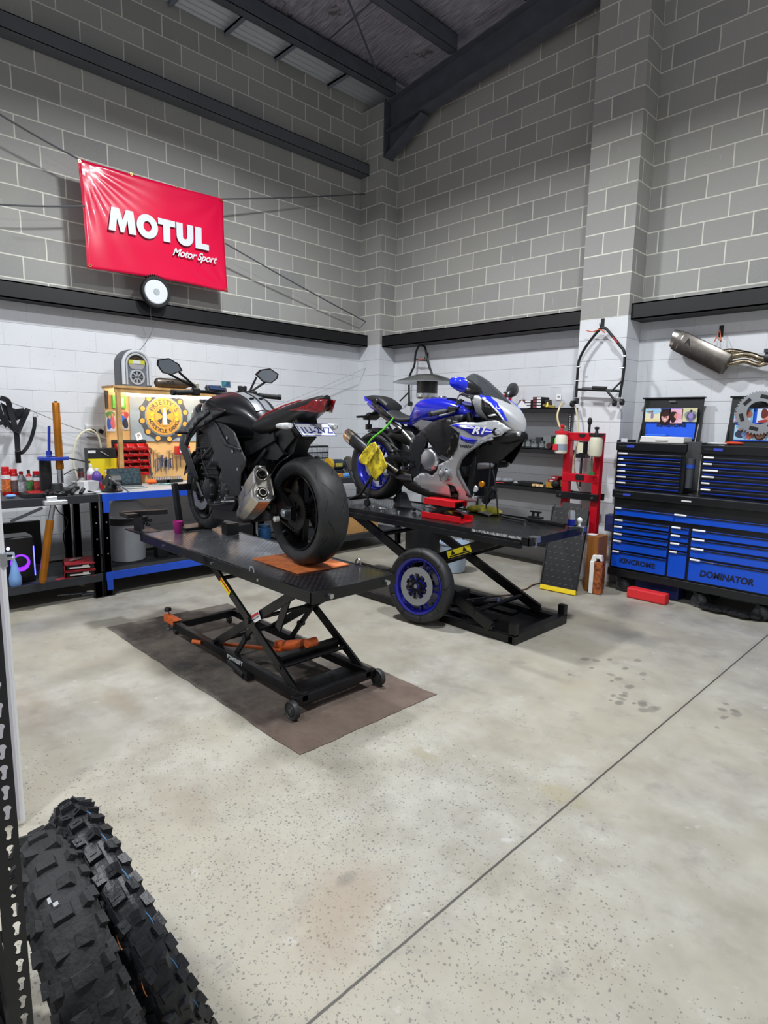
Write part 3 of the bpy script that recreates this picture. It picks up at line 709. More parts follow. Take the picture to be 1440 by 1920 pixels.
def L1(pts, y):
    """photo outline laid on the plane y (world) of the bike's left side, in bike coordinates"""
    th = B1R; ca, sa = math.cos(-th), math.sin(-th); yl = B1Y - y; out = []
    o = Vector((-B1X, -B1Y, CAM_H - B1Z)); o = Vector((o.x * ca - o.y * sa, o.x * sa + o.y * ca, o.z))
    for q in pts:
        d = fw + R2 * ((q[0] - 720) / FOC) - U2 * ((q[1] - 960) / FOC); d = Vector((d.x * ca - d.y * sa, d.x * sa + d.y * ca, d.z))
        t = (yl - o.y) / d.y; p = o + d * t; out.append((p.x, p.z))
    return out
BB = M('#121317', .34, .1, roughvar=.08, nscale=6); MATT = M('#1b1c20', .5, .0, .15, 7); GLOSS = M('#101114', .16, .0, coat=.6); ENG = M('#1b1c1f', .45, .6, .2, 12)
TANKM = M('#17181c', .30, .35, coat=.15)
bike1 = thing('motorcycle', 'black naked motorcycle with silver twin-outlet exhaust and white number plate, tail towards the camera', 'motorcycle', (B1X, B1Y, B1Z), B1R)
def symp(fn, name, mat, parent, **k):
    os_ = []
    for s in (1, -1):
        b = fn(s); os_.append(b.build(name, mat, parent, smooth=True, **k))
    return os_
wheel(bike1, 'rear_wheel', (0, 0, .315), .315, .190, .218, M('#101013', .3, .5), 5, disc=(.07, .11, (-.075,)))
RWH = bike1.children[0]
g = MB(); gear(g, (0, .082, 0), .112, 42, .006, .008, .062)
for k in range(6):
    a = 2 * pi * k / 6; g.bar((math.cos(a) * .03, .08, math.sin(a) * .03), (math.cos(a) * .07, .082, math.sin(a) * .07), .02, .006, upv=(0, 1, 0))
g.build('sprocket', M('#3b3a38', .45, .8), RWH, smooth=True)
wheel(bike1, 'front_wheel', (1.435, 0, .302), .302, .120, .2165, M('#101013', .3, .5), 5, disc=(.10, .152, (-.058, .058)))
# chain
def chain_seg(p0, p1):
    ch = MB()
    p0, p1 = Vector(p0), Vector(p1); n = int((p1 - p0).length / .012)
    for i in range(n):
        c = p0.lerp(p1, (i + .5) / n); d = (p1 - p0).normalized(); ch.bar(c - d * .0065, c + d * .0065, .016 if i % 2 else .009, .014)
    ch.build('chain', M('#4a443a', .45, .9), bike1)
chain_seg((.0, .082, .315 + .112), (.60, .09, .46)); chain_seg((.0, .082, .315 - .112), (.60, .09, .36))
# swingarm
sw = MB()
for s in (1, -1):
    pts = [(.62, .095, .42), (.45, .125, .455), (.25, .13, .44), (.08, .125, .37), (.0, .125, .315)]
    q = catmull([(x, y * s, z) for x, y, z in pts], 5)
    secs = []
    for i, c in enumerate(q):
        t = i / (len(q) - 1); hh = .038 + .012 * math.sin(t * pi)
        secs.append([(c.x, c.y + a * .016, c.z + e * hh) for a, e in ((-1, -1), (1, -1), (1.2, 0), (1, 1), (-1, 1), (-1.2, 0))])
    sw.loft(secs)
    sw.b2(-.05, .03, s * .125 - .018, s * .125 + .018, .275, .355)
sw.b2(.48, .60, -.11, .11, .39, .45)
swo = sw.build('swingarm', M('#15161a', .35, .4), bike1, smooth=True)
MB().cyl((0, .142, .315), (0, .165, .315), .024, n=20).cyl((0, .165, .315), (0, .172, .315), .014, n=6).build('axle_nut', STEEL, swo, smooth=True)
MB().lathe([(.01, 0), (.016, .004), (.016, .03), (.01, .034)], c=(.08, .145, .27), ax=(0, 1, 0), n=14).build('spool', M('#d9d9d6', .4), swo, smooth=True)
hg = MB(); ps = []
for k in range(9):
    a = rad(12 + k * 8); ps.append([(math.cos(a) * .345, y, .315 + math.sin(a) * .345 + (.0 if abs(y) < .06 else -.03)) for y in (-.095, -.05, 0, .05, .095)])
hh = [[hg.v(p) for p in r] for r in ps]
for i in range(len(hh) - 1): hg.bridge(hh[i], hh[i + 1], closed=False)
ho = hg.build('rear_hugger', BB, bike1, smooth=True); md = ho.modifiers.new('s', 'SOLIDIFY'); md.thickness = .006
# shock with spring
sp = MB(); pts = []
for k in range(90):
    a = k * .6; t = k / 89; c = Vector((.30, .02, .60)).lerp(Vector((.56, .02, .57)), t); pts.append((c.x, c.y + .028 * math.cos(a), c.z + .028 * math.sin(a)))
sho = sp.tube(pts, .0055, 6).build('shock_spring', M('#26272b', .3, .5), bike1, smooth=True)
MB().cyl((.26, .02, .605), (.60, .02, .565), .014, n=12).build('shock_body', DSTEEL, sho, smooth=True)
# engine
en = MB()
en.prism([(.60, .30), (.66, .24), (.98, .22), (1.06, .28), (1.05, .44), (1.0, .52), (.66, .50), (.58, .40)], 'xz', -.17, .17)
en.prism([(.80, .44), (1.04, .44), (1.14, .72), (.92, .76)], 'xz', -.19, .19)
for k in range(6): en.prism([(.79 + k * .022, .47 + k * .035), (1.07 + k * .016, .45 + k * .035), (1.07 + k * .016, .462 + k * .035), (.79 + k * .022, .482 + k * .035)], 'xz', -.2, .2)
eno = en.build('engine', ENG, bike1, bevel=.006)
MB().lathe([(.0, .030), (.05, .030), (.072, .022), (.085, .0), (.085, -.03)], c=(.96, .185, .36), ax=(0, 1, 0), n=32).build('stator_cover', M('#1f2024', .35, .6), eno, smooth=True)
MB().lathe([(.0, .024), (.04, .024), (.055, .016), (.062, 0), (.062, -.03)], c=(.70, .185, .37), ax=(0, 1, 0), n=28).build('sprocket_cover', M('#1f2024', .4, .5), eno, smooth=True)
random.seed(11)
for k in range(26):
    a = 2 * pi * k / 9; c = (.96, .36) if k < 9 else ((.70, .37) if k < 18 else (random.uniform(.82, 1.12), random.uniform(.5, .72)))
    r = .078 if k < 9 else (.057 if k < 18 else 0)
    if not k: eb = MB().cyl((0, .19, 0), (0, .212, 0), .005, n=8).build('engine_bolt', STEEL, eno)
    else: e2 = eb.copy(); COL.objects.link(e2); e2.location = (c[0] + r * math.cos(a), 0, c[1] + r * math.sin(a))
eb.location = (.96 + .078, 0, .36)
hs = MB()
for k, (a, b, c, r) in enumerate((((1.12, .15, .62), (1.20, .19, .48), (1.05, .2, .30), .013), ((.86, .2, .66), (.98, .22, .58), (1.10, .16, .55), .010), ((.62, .15, .52), (.72, .2, .58), (.84, .19, .70), .008), ((.60, .16, .34), (.75, .21, .28), (.92, .20, .26), .007), ((1.15, .1, .75), (1.05, .2, .6), (.9, .215, .45), .006))):
    hs.tube(catmull([a, b, c], 8), r, 8)
hs.build('hoses', M('#1a1a1c', .5), eno, smooth=True)
# header pipes
hp = MB()
for y in (-.12, -.04, .04, .12): hp.tube(catmull([(1.08, y, .56), (1.22, y, .52), (1.25, y * .9, .34), (1.12, y * .7, .20), (.85, y * .5, .17), (.62, y * .3, .20)], 5), .021, 10)
hp.build('exhaust_headers', M('#3a3733', .4, .9), bike1, smooth=True)
MB().prism([(.52, .18), (1.02, .14), (1.05, .22), (.55, .28)], 'xz', -.12, .14).build('belly_pan', M('#17181b', .45), bike1, bevel=.01)
# radiator
MB().bar((1.24, 0, .40), (1.19, 0, .76), .34, .045, upv=(1, 0, 0)).build('radiator', M('#141517', .6, .3), bike1, bevel=.004)
# side frame cover (matt) traced on the left flank
oc1 = L1([(384, 781), (400, 784), (428, 797), (444, 810), (452, 828), (457, 842), (466, 862), (465, 873), (457, 888), (455, 905), (454, 927), (442, 931), (430, 934), (424, 922), (418, 896), (424, 880), (416, 872), (404, 872), (397, 874), (403, 862), (410, 850), (405, 832), (398, 818), (388, 812), (378, 806)], 1.925)
yf = lambda x, z: .175 + .02 * math.sin(max(0, min(1, (z - .3) / .6)) * pi) + .012 * math.cos((x - .8) * 5)
panel('side_cover', oc1, yf, MATT, bike1, .008)
panel('side_cover', oc1, lambda x, z: -yf(x, z), MATT, bike1, .008)
oc2 = L1([(396, 779), (400, 778), (410, 800), (420, 822), (428, 836), (444, 842), (452, 846), (456, 843), (444, 836), (432, 832), (424, 818), (412, 796)], 1.91)
panel('cover_ridge', oc2, lambda x, z: yf(x, z) + .010, M('#232428', .42), bike1, .008)
# tank
TK = [(.40, .72, .795, .05), (.47, .70, .87, .09), (.58, .69, .95, .135), (.70, .68, .995, .18), (.84, .69, 1.02, .215), (.98, .73, 1.01, .22), (1.10, .78, .955, .175), (1.20, .82, .92, .12), (1.25, .85, .90, .07)]
tk = body(TK, 2.3, .55).build('fuel_tank', TANKM, bike1, smooth=True, ang=60)
ztop = lambda x: interp(x, [(a, c) for a, b, c, d in spl(TK, 4)])
# clear tank protector strips with black squares
st = MB()
for (ya, yb) in ((-.055, -.005), (.012, .062)):
    rows = [[(x, y, ztop(x) - .35 * y * y / .19 + .0035) for y in (ya, (ya + yb) / 2, yb)] for x in [.50 + .045 * k for k in range(15)]]
    rr = [[st.v(p) for p in r] for r in rows]
    for i in range(len(rr) - 1): st.bridge(rr[i], rr[i + 1], closed=False)
sto = st.build('tank_protector', M('#85888e', .18, .1, coat=.5), tk, smooth=True)
for xx in (.62, .80, .98, 1.06):
    for yy in (-.028, .036): MB().box((xx, yy, ztop(xx) - .35 * yy * yy / .19 + .004), (.032, .028, .006), Matrix.Rotation(rad(-8) if xx > .84 else rad(12), 3, 'Y')).build('protector_square', M('#0b0b0d', .3), tk)
MB().lathe([(0, .012), (.03, .012), (.034, .006), (.036, 0)], c=(1.07, 0, ztop(1.07) - .002), n=24).build('filler_cap', M('#2a2b2f', .25, .8), tk, smooth=True)
# long radiator shrouds in front of the tank
SHR = M('#0b0b0d', .38)
osh = L1([(392, 766), (372, 774), (356, 793), (345, 818), (342, 838), (347, 850), (352, 868), (358, 888), (366, 903), (371, 898), (366, 872), (361, 850), (356, 838), (362, 822), (374, 806), (388, 796), (404, 784), (425, 770), (410, 764)], 1.885)
ys = lambda x, z: .205 + .03 * math.sin(max(0, min(1, (z - .4) / .55)) * pi)
panel('radiator_shroud', osh, ys, SHR, bike1, .012)
panel('radiator_shroud', osh, lambda x, z: -ys(x, z), SHR, bike1, .012)
osh2 = L1([(388, 768), (368, 782), (354, 808), (349, 832), (353, 834), (360, 812), (374, 790), (392, 774)], 1.87)
panel('shroud_edge', osh2, lambda x, z: ys(x, z) + .012, M('#2c2d32', .3, .3), bike1, .006)
# forks, front mudguard, calipers
for s in (1, -1):
    f_ = MB().cyl((1.435, .095 * s, .302), (1.30, .095 * s, .66), .027, n=18).build('fork_leg', M('#1a1b1e', .3, .6), bike1, smooth=True)
    MB().cyl((1.30, .095 * s, .66), (1.19, .095 * s, .97), .025, n=18).build('fork_tube', M('#7a6a45', .25, .9), f_, smooth=True)
    MB().box((1.33, .075 * s, .34), (.05, .035, .11), Matrix.Rotation(rad(-20), 3, 'Y')).build('brake_caliper', M('#222326', .35, .5), f_, bevel=.008)
mg = MB(); rows = []
for k in range(10):
    a = rad(20 + k * 13); rows.append([mg.v((1.435 + math.cos(a) * .325, y, .302 + math.sin(a) * .325 - (.025 if abs(y) > .05 else 0))) for y in (-.07, -.045, 0, .045, .07)])
for i in range(9): mg.bridge(rows[i], rows[i + 1], closed=False)
mo = mg.build('front_mudguard', GLOSS, bike1, smooth=True); md = mo.modifiers.new('s', 'SOLIDIFY'); md.thickness = .005
# headlamp cowl
body([(1.22, .78, .93, .11), (1.30, .72, .965, .14), (1.40, .72, .95, .13), (1.48, .74, .90, .09), (1.53, .77, .85, .04)], 2.6).build('headlamp_cowl', GLOSS, bike1, smooth=True)
# triple clamp, bars, controls
MB().b2(1.16, 1.24, -.13, .13, .95, .975).build('top_clamp', DSTEEL, bike1, bevel=.008)
bar_pts = catmull([(1.03, -.345, 1.005), (1.08, -.28, 1.015), (1.15, -.14, 1.025), (1.18, 0, 1.02), (1.15, .14, 1.025), (1.08, .28, 1.015), (1.03, .37, 1.005)], 5)
hb = MB().tube(bar_pts, .012, 10).build('handlebar', M('#141518', .35, .4), bike1, smooth=True)
for s in (1, -1):
    MB().cyl((1.07, .25 * s, 1.013), (1.025, .385 * s, 1.004), .018, n=14).build('grip', RUB, hb, smooth=True)
    MB().cyl((1.024, .385 * s, 1.004), (1.019, .405 * s, 1.003), .020, n=14).build('bar_end', M('#25262a', .3, .7), hb, smooth=True)
    MB().box((1.09, .215 * s, 1.018), (.05, .05, .05)).build('switch_block', BLACKM, hb, bevel=.008)
    MB().tube(catmull([(1.13, .20 * s, 1.01), (1.15, .27 * s, 1.005), (1.10, .38 * s, .998)], 5), .006, 8).build('lever', M('#26272b', .35, .7), hb, smooth=True)
MB().lathe([(0, 0), (.032, 0), (.034, .045), (.030, .05), (0, .05)], c=(1.17, -.17, 1.03), n=20).build('fluid_reservoir', M('#2a2a2e', .35), hb, smooth=True)
MB().lathe([(0, 0), (.024, 0), (.026, .04), (.02, .045), (0, .045)], c=(1.13, .20, 1.035), n=20).build('clutch_reservoir', M('#b9b1a2', .35), hb, smooth=True)
gg = MB().box((1.20, .02, 1.045), (.04, .15, .055), Matrix.Rotation(rad(35), 3, 'Y')).build('instrument_cluster', BLACK, bike1, bevel=.008)
MB().box((1.178, .02, 1.058), (.004, .12, .035), Matrix.Rotation(rad(35), 3, 'Y')).build('display', M('#2d3a55', .15), gg)
kc = sticker('key_card', M('#34407a', .35, 0, .6, 40, col2='#3b8a86'), (1.16, -.04, 1.085), (0, -1, 0), (.1, 0, 1), .065, .04, bike1, .0015)
sticker('card_edge', M('#c4bda6', .5), (1.161, -.04, 1.085), (0, -1, 0), (.1, 0, 1), .078, .048, kc, .001)
# mirrors: faceted pods
def mirror(sgn, base, c, ux, uz, w_, h_):
    stalk = MB(); c = Vector(c); ux = Vector(ux).normalized(); uz = (Vector(uz) - ux * Vector(uz).dot(ux)).normalized(); n = ux.cross(uz).normalized()
    if n.x > 0: n = -n
    shape = [(-.5, .08), (-.30, .42), (.12, .55), (.5, .20), (.46, -.12), (.18, -.50), (-.16, -.42)]
    pod = MB(); r0 = [c + ux * a * w_ + uz * e * h_ for a, e in shape]; r1 = [p - n * .012 for p in r0]
    r2 = [c + (p - c) * .72 - n * .035 for p in r0]; r3 = [c + (p - c) * .25 - n * .046 for p in r0]
    pod.loft([r0, r1, r2, r3]); po = pod.build('mirror', BLACK, bike1, smooth=True, ang=25)
    gl = MB(); gl.loft([[c + (p - c) * .86 + n * .0015 for p in r0], [c + (p - c) * .86 + n * .0005 for p in r0]]); gl.build('mirror_glass', M('#9aa0a6', .05, 1.0), po)
    e1 = c + ux * (-.42 if (Vector(base) - c).dot(ux) < 0 else .42) * w_ - uz * .1 * h_ - n * .012
    e2 = c - uz * .38 * h_ - n * .012
    stalk.tube([base, e1], .008, 8); stalk.tube([Vector(base) + Vector((0, .012 * sgn, -.006)), e2], .008, 8); stalk.cyl(Vector(base) - Vector((0, 0, .05)), base, .014, n=12)
    stalk.build('mirror_stalk', BLACKM, po, smooth=True)
mirror(-1, (1.10, -.20, 1.05), (1.075, -.325, 1.155), (.1, -1, .02), (-.12, 0, 1), .20, .105)
mirror(1, (1.10, .22, 1.06), (1.03, .41, 1.165), (.1, 1, .30), (-.10, .1, 1), .17, .10)
# tail
TL = [(.46, .76, .80, .12), (.40, .735, .85, .135), (.25, .745, .90, .128), (.08, .80, .935, .105), (-.08, .86, .962, .075), (-.17, .90, .975, .045), (-.20, .93, .975, .02)]
ta = body(TL, 2.2, .6).build('tail_unit', BLACK, bike1, smooth=True, ang=50)
tz = lambda x, i: interp(x, [(q[0], q[i]) for q in spl(TL, 4)[::-1]])
for s in (1, -1):
    oo = L1([(557, 770), (568, 766), (581, 760), (590, 750), (600, 748), (607, 749), (600, 772), (592, 774), (578, 771)], B1Y - .05)
    panel('tail_lamp', oo, lambda x, z, s=s: s * (max(.012, tz(x, 3)) * max(.25, (1 - ((z - .905) / .12) ** 2)) ** .45 + .007), M('#7d0a12', .18, 0, .45, 70, coat=.5), ta, .006, .02)
    ob = [(.44, .815), (.30, .868), (.12, .915), (-.04, .945), (-.04, .952), (.12, .923), (.30, .877), (.44, .824)]
    panel('red_stripe', ob, lambda x, z, s=s: s * (tz(x, 3) * .78 + .0), M('#a3151c', .3), ta, .004, .03)
ut = MB()
ut.loft([[(.34, -.085, .76), (.34, .085, .76), (.02, .07, .86), (.02, -.07, .86)], [(.30, -.075, .70), (.30, .075, .70), (-.02, .06, .80), (-.02, -.06, .80)], [(.25, -.06, .65), (.25, .06, .65), (.03, .05, .72), (.03, -.05, .72)], [(.20, -.05, .60), (.20, .05, .60), (.10, .045, .62), (.10, -.045, .62)]])
ut.prism([(.66, .70), (.60, .80), (.40, .80), (.10, .82), (.02, .74), (.14, .66), (.34, .60), (.40, .50), (.60, .48)], 'xz', -.075, .075)
ut.prism([(.48, .78), (.30, .76), (.12, .64), (.20, .60), (.40, .60), (.50, .68)], 'xz', -.09, .09)
ut.build('undertail', M('#121316', .5), bike1, smooth=True, ang=25)
sf = MB()
for s in (1, -1): sf.bar((.20, .10 * s, .74), (.62, .11 * s, .60), .018, .05).bar((.30, .105 * s, .66), (.60, .12 * s, .44), .014, .022)
sf.build('subframe', M('#1c1d20', .5, .3), bike1, bevel=.003)
# plate
pu = Vector((0, -1, 0)); pc = Vector((-.085, 0, .785)); pv = Vector((.105, 0, .075)).normalized()
pl = sticker('number_plate', M('#e9ebf0', .35), pc, pu, pv, .225, .115, bike1, .0016)
BLU = M('#1c2a86', .45)
for (dx, dy, ww, h_) in ((0, .0545, .222, .004), (0, -.0545, .222, .004), (.1095, 0, .004, .113), (-.1095, 0, .004, .113)):
    sticker('plate_border', BLU, pc + pu * dx + pv * dy + pu.cross(pv) * .0022, pu, pv, ww, h_, pl, .0006)
text('plate_text', '1U-2VZ', .078, BLU, pl, pc - pv * .010 + pu.cross(pv) * .0030, pu, pv, .0006, .0006, 0, sx=.80)
text('plate_text', 'V I C', .018, BLU, pl, pc + pv * .040 + pu.cross(pv) * .0030, pu, pv, .0006)
MB().bar((.02, 0, .74), (-.05, 0, .755), .05, .03).build('plate_bracket', BLACKM, bike1)
for s in (1, -1):
    i_ = MB(); i_.loft([sec(x, zb, zt, h, 2.2, 12) for x, zb, zt, h in ((.06, .795, .812, .012), (.02, .787, .822, .022), (-.03, .785, .825, .02), (-.06, .792, .818, .006))])
    i_.bm.transform(Matrix.Translation((0, s * .15, -.0)) @ Matrix.Scale(2.1, 4, (0, 1, 0)))
    io = i_.build('turn_signal', M('#d8dadd', .12, .2, .25, 90, coat=.5), bike1, smooth=True)
    MB().cyl((.0, .07 * s, .80), (0, .115 * s, .803), .010, n=10).build('signal_stalk', BLACKM, io, smooth=True)
MB().lathe([(0, .006), (.02, .004), (.024, 0)], c=(.01, 0, .865), ax=(-1, 0, 0), n=18).build('plate_lamp', M('#6f7478', .2), bike1, smooth=True)
# exhaust silencers: angular twin-outlet cans
def silencer(s):
    fr = Vector((.46, .175 * s, .275)); rr = Vector((.105, .225 * s, .475)); ax = (rr - fr).normalized()
    upv = Vector((.38, -.02 * s, .92)); upv = (upv - ax * upv.dot(ax)).normalized(); sd = ax.cross(upv) * (-s)
    if sd.y * s < 0: sd = -sd
    shp = [(-.25, .115), (.18, .12), (.42, .085), (.50, .01), (.72, -.03), (.78, -.075), (.55, -.115), (-.05, -.12), (-.42, -.09), (-.45, .02)]
    def ringat(t, k, tw=1.0): 
        c = fr.lerp(rr, t); return [c + upv * e * k + sd * a * .115 * k for a, e in shp]
    b = MB(); b.loft([ringat(0, .62), ringat(.12, .82), ringat(.62, 1.), ringat(.93, 1.), ringat(1.0, .93)])
    o = b.build('silencer', M('#b4aea4', .27, 1.0, .15, 9, roughvar=.08), bike1, smooth=True, ang=20)
    MB().loft([ringat(.0, .66), ringat(.10, .86), ringat(.16, .90), ringat(.17, .80)]).build('silencer_sleeve', M('#232326', .4, .6), o, smooth=True, ang=20)
    cpl = MB().loft([ringat(.985, .99), ringat(1.015, .95), ringat(1.02, .84), ringat(1.0, .80)]).build('end_cap', M('#d3d2ce', .16, 1.0), o, smooth=True, ang=20)
    for (a, e) in ((.02, .058), (.20, -.055)):
        c = rr + upv * e + sd * a * .115
        MB().lathe([(.034, -.02), (.040, .004), (.036, .012), (.030, .008), (.028, -.02)], c=c, ax=ax, n=28, closed=True).build('outlet_ring', M('#c9c6c0', .2, 1.0), o, smooth=True)
        MB().lathe([(.020, -.03), (.023, .014), (.019, .014), (.017, -.03)], c=c, ax=ax, n=24, closed=True).build('outlet_pipe', M('#8f8a82', .25, 1.0), o, smooth=True)
        MB().lathe([(0, .0065), (.0335, .0065)], c=c, ax=ax, n=24).build('outlet_core', M('#060606', .9), o)
silencer(1); silencer(-1)
MB().tube(catmull([(.62, .03, .2), (.54, .12, .21), (.46, .175, .275)], 5), .028, 12).build('exhaust_link', M('#4b463f', .35, .9), bike1, smooth=True)
MB().tube(catmull([(.62, -.03, .2), (.54, -.12, .21), (.46, -.175, .275)], 5), .028, 12).build('exhaust_link', M('#4b463f', .35, .9), bike1, smooth=True)
for s in (1, -1):
    r = MB().prism([(.50, .52), (.60, .46), (.62, .34), (.56, .30), (.50, .38), (.44, .46)], 'xz', .15 * s, .165 * s).build('footpeg_hanger', M('#2b2c30', .4, .6), bike1, bevel=.003)
    MB().cyl((.56, .165 * s, .34), (.56, .26 * s, .345), .011, n=12).build('footpeg', STEEL, r, smooth=True)
    MB().cyl((.58, .18 * s, .32), (.74, .20 * s, .30), .006, n=8).cyl((.74, .19 * s, .30), (.74, .25 * s, .30), .008, n=8).build('foot_lever', STEEL, r, smooth=True)
for (x, y, z) in ((.50, .19, .53), (.62, .2, .72), (.535, .205, .64), (.46, .18, .42)):
    MB().cyl((x, y - .02, z), (x, y + .01, z), .010, n=12).build('bolt_head', STEEL, bike1, smooth=True)
for s in (1, -1):
    MB().bar((1.20, .22 * s, .735), (1.17, .33 * s, .74), .035, .018).build('front_turn_signal', M('#1d1e22', .3), bike1, bevel=.006)
# ---------------------------------------------------------------- blue and silver sports motorcycle on the far lift
B2X, B2Y, B2Z = -4.02, 3.85, .80
bike2 = thing('motorcycle', 'blue, silver and black sports motorcycle without front wheel, raised on the far lift', 'motorcycle', (B2X, B2Y, B2Z), 0)
def hw2(x, z):
    a = interp(z, [(.08, .09), (.16, .12), (.28, .17), (.45, .205), (.62, .235), (.72, .245), (.80, .235), (.90, .20), (1.05, .16)])
    b = interp(x, [(.4, .82), (.7, .92), (.95, 1.0), (1.12, .98), (1.28, .84), (1.40, .62), (1.48, .42), (1.54, .2)])
    return a * b
def S2(pts, off=0.0, hw=hw2):
    """photo outline laid on the flank of the motorcycle"""
    out = []
    for q in pts:
        y = .2
        for _ in range(25):
            p = P(q[0], q[1], y=B2Y - y); y = .5 * y + .5 * (hw(p.x - B2X, p.z - B2Z) + off)
        out.append((p.x - B2X, p.z - B2Z))
    return out
def L2(pts, ly):
    out = []
    for q in pts:
        p = P(q[0], q[1], y=B2Y + ly); out.append((p.x - B2X, p.z - B2Z))
    return out
SIL = M('#c3c5c8', .28, .35, coat=.5); SILD = M('#85888c', .35, .5); BLU2 = M('#1b23b4', .18, .15, coat=.8); BLK2 = M('#0f1013', .35, .1); FRM = M('#3d3f44', .4, .6); CARB = M('#1b1c20', .45, .1)
def both(name, outl, mat, off=0.0, thick=.006, hw=hw2, right=True, left=True, step=.03, parent=None):
    o = None
    for s, on in ((-1, right), (1, left)):
        if on:
            q = panel(name, outl, lambda x, z, s=s: s * (hw(x, z) + off), mat, parent or bike2, thick, step)
            if s == -1: o = q
    return o
# rear wheel lifted on the paddock stand
rw = wheel(bike2, 'rear_wheel', (0, 0, .365), .318, .19, .218, M('#2429a8', .25, .3, coat=.6), 5, disc=(.06, .11, (-.07,)))
# the paddock stand and the red scissor jack are things of their own (below)
sa = MB()
for s in (1, -1):
    q = catmull([(.62, .10 * s, .44), (.42, .125 * s, .46), (.2, .125 * s, .41), (0, .12 * s, .365)], 5); secs = []
    for i, c in enumerate(q):
        t = i / (len(q) - 1); hh = .045 - .012 * t; secs.append([(c.x, c.y + a * .016, c.z + e * hh) for a, e in ((-1, -1), (1, -1), (1.2, 0), (1, 1), (-1, 1), (-1.2, 0))])
    sa.loft(secs)
sa.b2(.46, .6, -.11, .11, .41, .48)
sao = sa.build('swingarm', M('#3a3b40', .4, .5), bike2, smooth=True)
MB().cyl((0, -.135, .365), (0, -.155, .365), .022, n=20).build('axle_nut', STEEL, sao, smooth=True)
MB().lathe([(.01, 0), (.018, .004), (.018, .03), (.01, .034)], c=(.09, -.135, .30), ax=(0, -1, 0), n=14).build('spool', M('#d9d9d6', .4), sao, smooth=True)
# frame spar and engine
fr = S2([(768, 846), (772, 828), (782, 816), (795, 806), (812, 792), (836, 784), (858, 780), (872, 778), (866, 790), (840, 797), (815, 812), (800, 830), (793, 850), (790, 872), (786, 890), (776, 897), (769, 888), (770, 866)], -.03)
both('frame_spar', fr, FRM, -.03, .03)
e2 = MB()
e2.prism([(.60, .36), (.70, .24), (1.02, .22), (1.10, .34), (1.04, .48), (.70, .52)], 'xz', -.15, .15)
e2.prism([(.84, .42), (1.06, .42), (1.18, .66), (.98, .72)], 'xz', -.17, .17)
eng2 = e2.build('engine', M('#3b3d41', .45, .7, .2, 14), bike2, bevel=.006)
ECV = M('#c3c5c8', .3, .95, .12, 10)
MB().lathe([(0, .052), (.045, .052), (.075, .045), (.092, .025), (.098, 0), (.098, -.02)], c=(.80, -.178, .47), ax=(0, -1, 0), n=36).build('clutch_cover', ECV, eng2, smooth=True)
MB().lathe([(0, .04), (.03, .04), (.05, .03), (.058, .0), (.058, -.02)], c=(.97, -.195, .36), ax=(0, -1, 0), n=32).build('pickup_cover', ECV, eng2, smooth=True)
cyb = MB()
for k in range(7): cyb.prism([(.88 + k * .018, .49 + k * .026), (1.03 + k * .014, .44 + k * .026), (1.032 + k * .014, .455 + k * .026), (.88 + k * .018, .505 + k * .026)], 'xz', -.20, -.12)
cyb.prism([(.90, .50), (1.02, .46), (1.10, .60), (.98, .64)], 'xz', -.185, -.12)
cyb.build('cylinder_fins', M('#a9abae', .35, .9), eng2)
for (cx, cz, rr, nn, yy) in ((.80, .47, .088, 9, -.20), (.97, .36, .050, 6, -.22)):
    for k in range(nn):
        a = 2 * pi * k / nn
        if k == 0 and nn == 9: ebo = MB().cyl((0, .02, 0), (0, -.012, 0), .0065, n=8).build('engine_bolt', STEEL, eng2); ebo.location = (cx + rr, yy, cz)
        else: c_o = ebo.copy(); COL.objects.link(c_o); c_o.location = (cx + rr * math.cos(a), yy, cz + rr * math.sin(a))
# black flank piece between frame and fairing
bk = S2([(797, 810), (810, 798), (826, 790), (843, 786), (862, 791), (864, 806), (866, 816), (860, 834), (853, 852), (842, 858), (828, 852), (812, 836), (800, 820)], -.015)
both('air_duct_cover', bk, CARB, .0, .008)
both('side_duct_pipe', S2([(846, 822), (856, 812), (864, 818), (860, 838), (852, 854), (842, 858), (838, 850), (846, 838)], 0), M('#0c0c0e', .4), .018, .008)
# fairing
fair = S2([(843.8, 797.4), (862.8, 792), (897, 792), (929.6, 788), (940, 792), (958.5, 804.6), (947.6, 810), (940, 817), (925, 820), (908, 826), (893, 835), (878, 845), (865, 859), (858, 880), (860, 893), (868, 906.7), (881.7, 931.7), (896, 930), (894, 940), (876.7, 941), (860, 938), (861.7, 926.7), (853, 911), (838, 906.7), (843, 914), (846, 931.7), (801.7, 920), (786.7, 911.7), (776.7, 903), (777, 896.7), (790, 887), (801.7, 887), (811, 892), (820, 883), (823, 871.7), (843, 861.7), (854, 846.7), (861.7, 826), (863, 812)])
fo = both('side_fairing', fair, SIL, .004, .008, step=.025)
edge_ = S2([(865, 859), (878, 845), (893, 835), (908, 826), (925, 820), (928, 824), (908, 831), (894, 840), (880, 850), (869, 862), (863, 880), (866, 893), (874, 907), (887, 930), (881.7, 931.7), (868, 906.7), (860, 893), (858, 880)], -.004)
both('fairing_lip', edge_, SILD, .010, .016, parent=fo, left=False)
b1 = S2([(845, 797), (857, 795.5), (890, 799), (924, 806), (928, 810), (905, 819), (885, 816), (873, 808), (860, 803)], .006)
both('blue_graphic', b1, BLU2, .010, .002, parent=fo, left=False)
b2_ = S2([(863, 817), (878, 821), (897, 825), (889, 833), (875, 830), (865, 824)], .006)
both('blue_graphic', b2_, BLU2, .010, .002, parent=fo, left=False)
w1 = S2([(858, 798), (880, 801.5), (890, 804), (870, 803)], .009)
both('white_pinstripe', w1, M('#e6e8ec', .3), .013, .002, parent=fo, left=False)
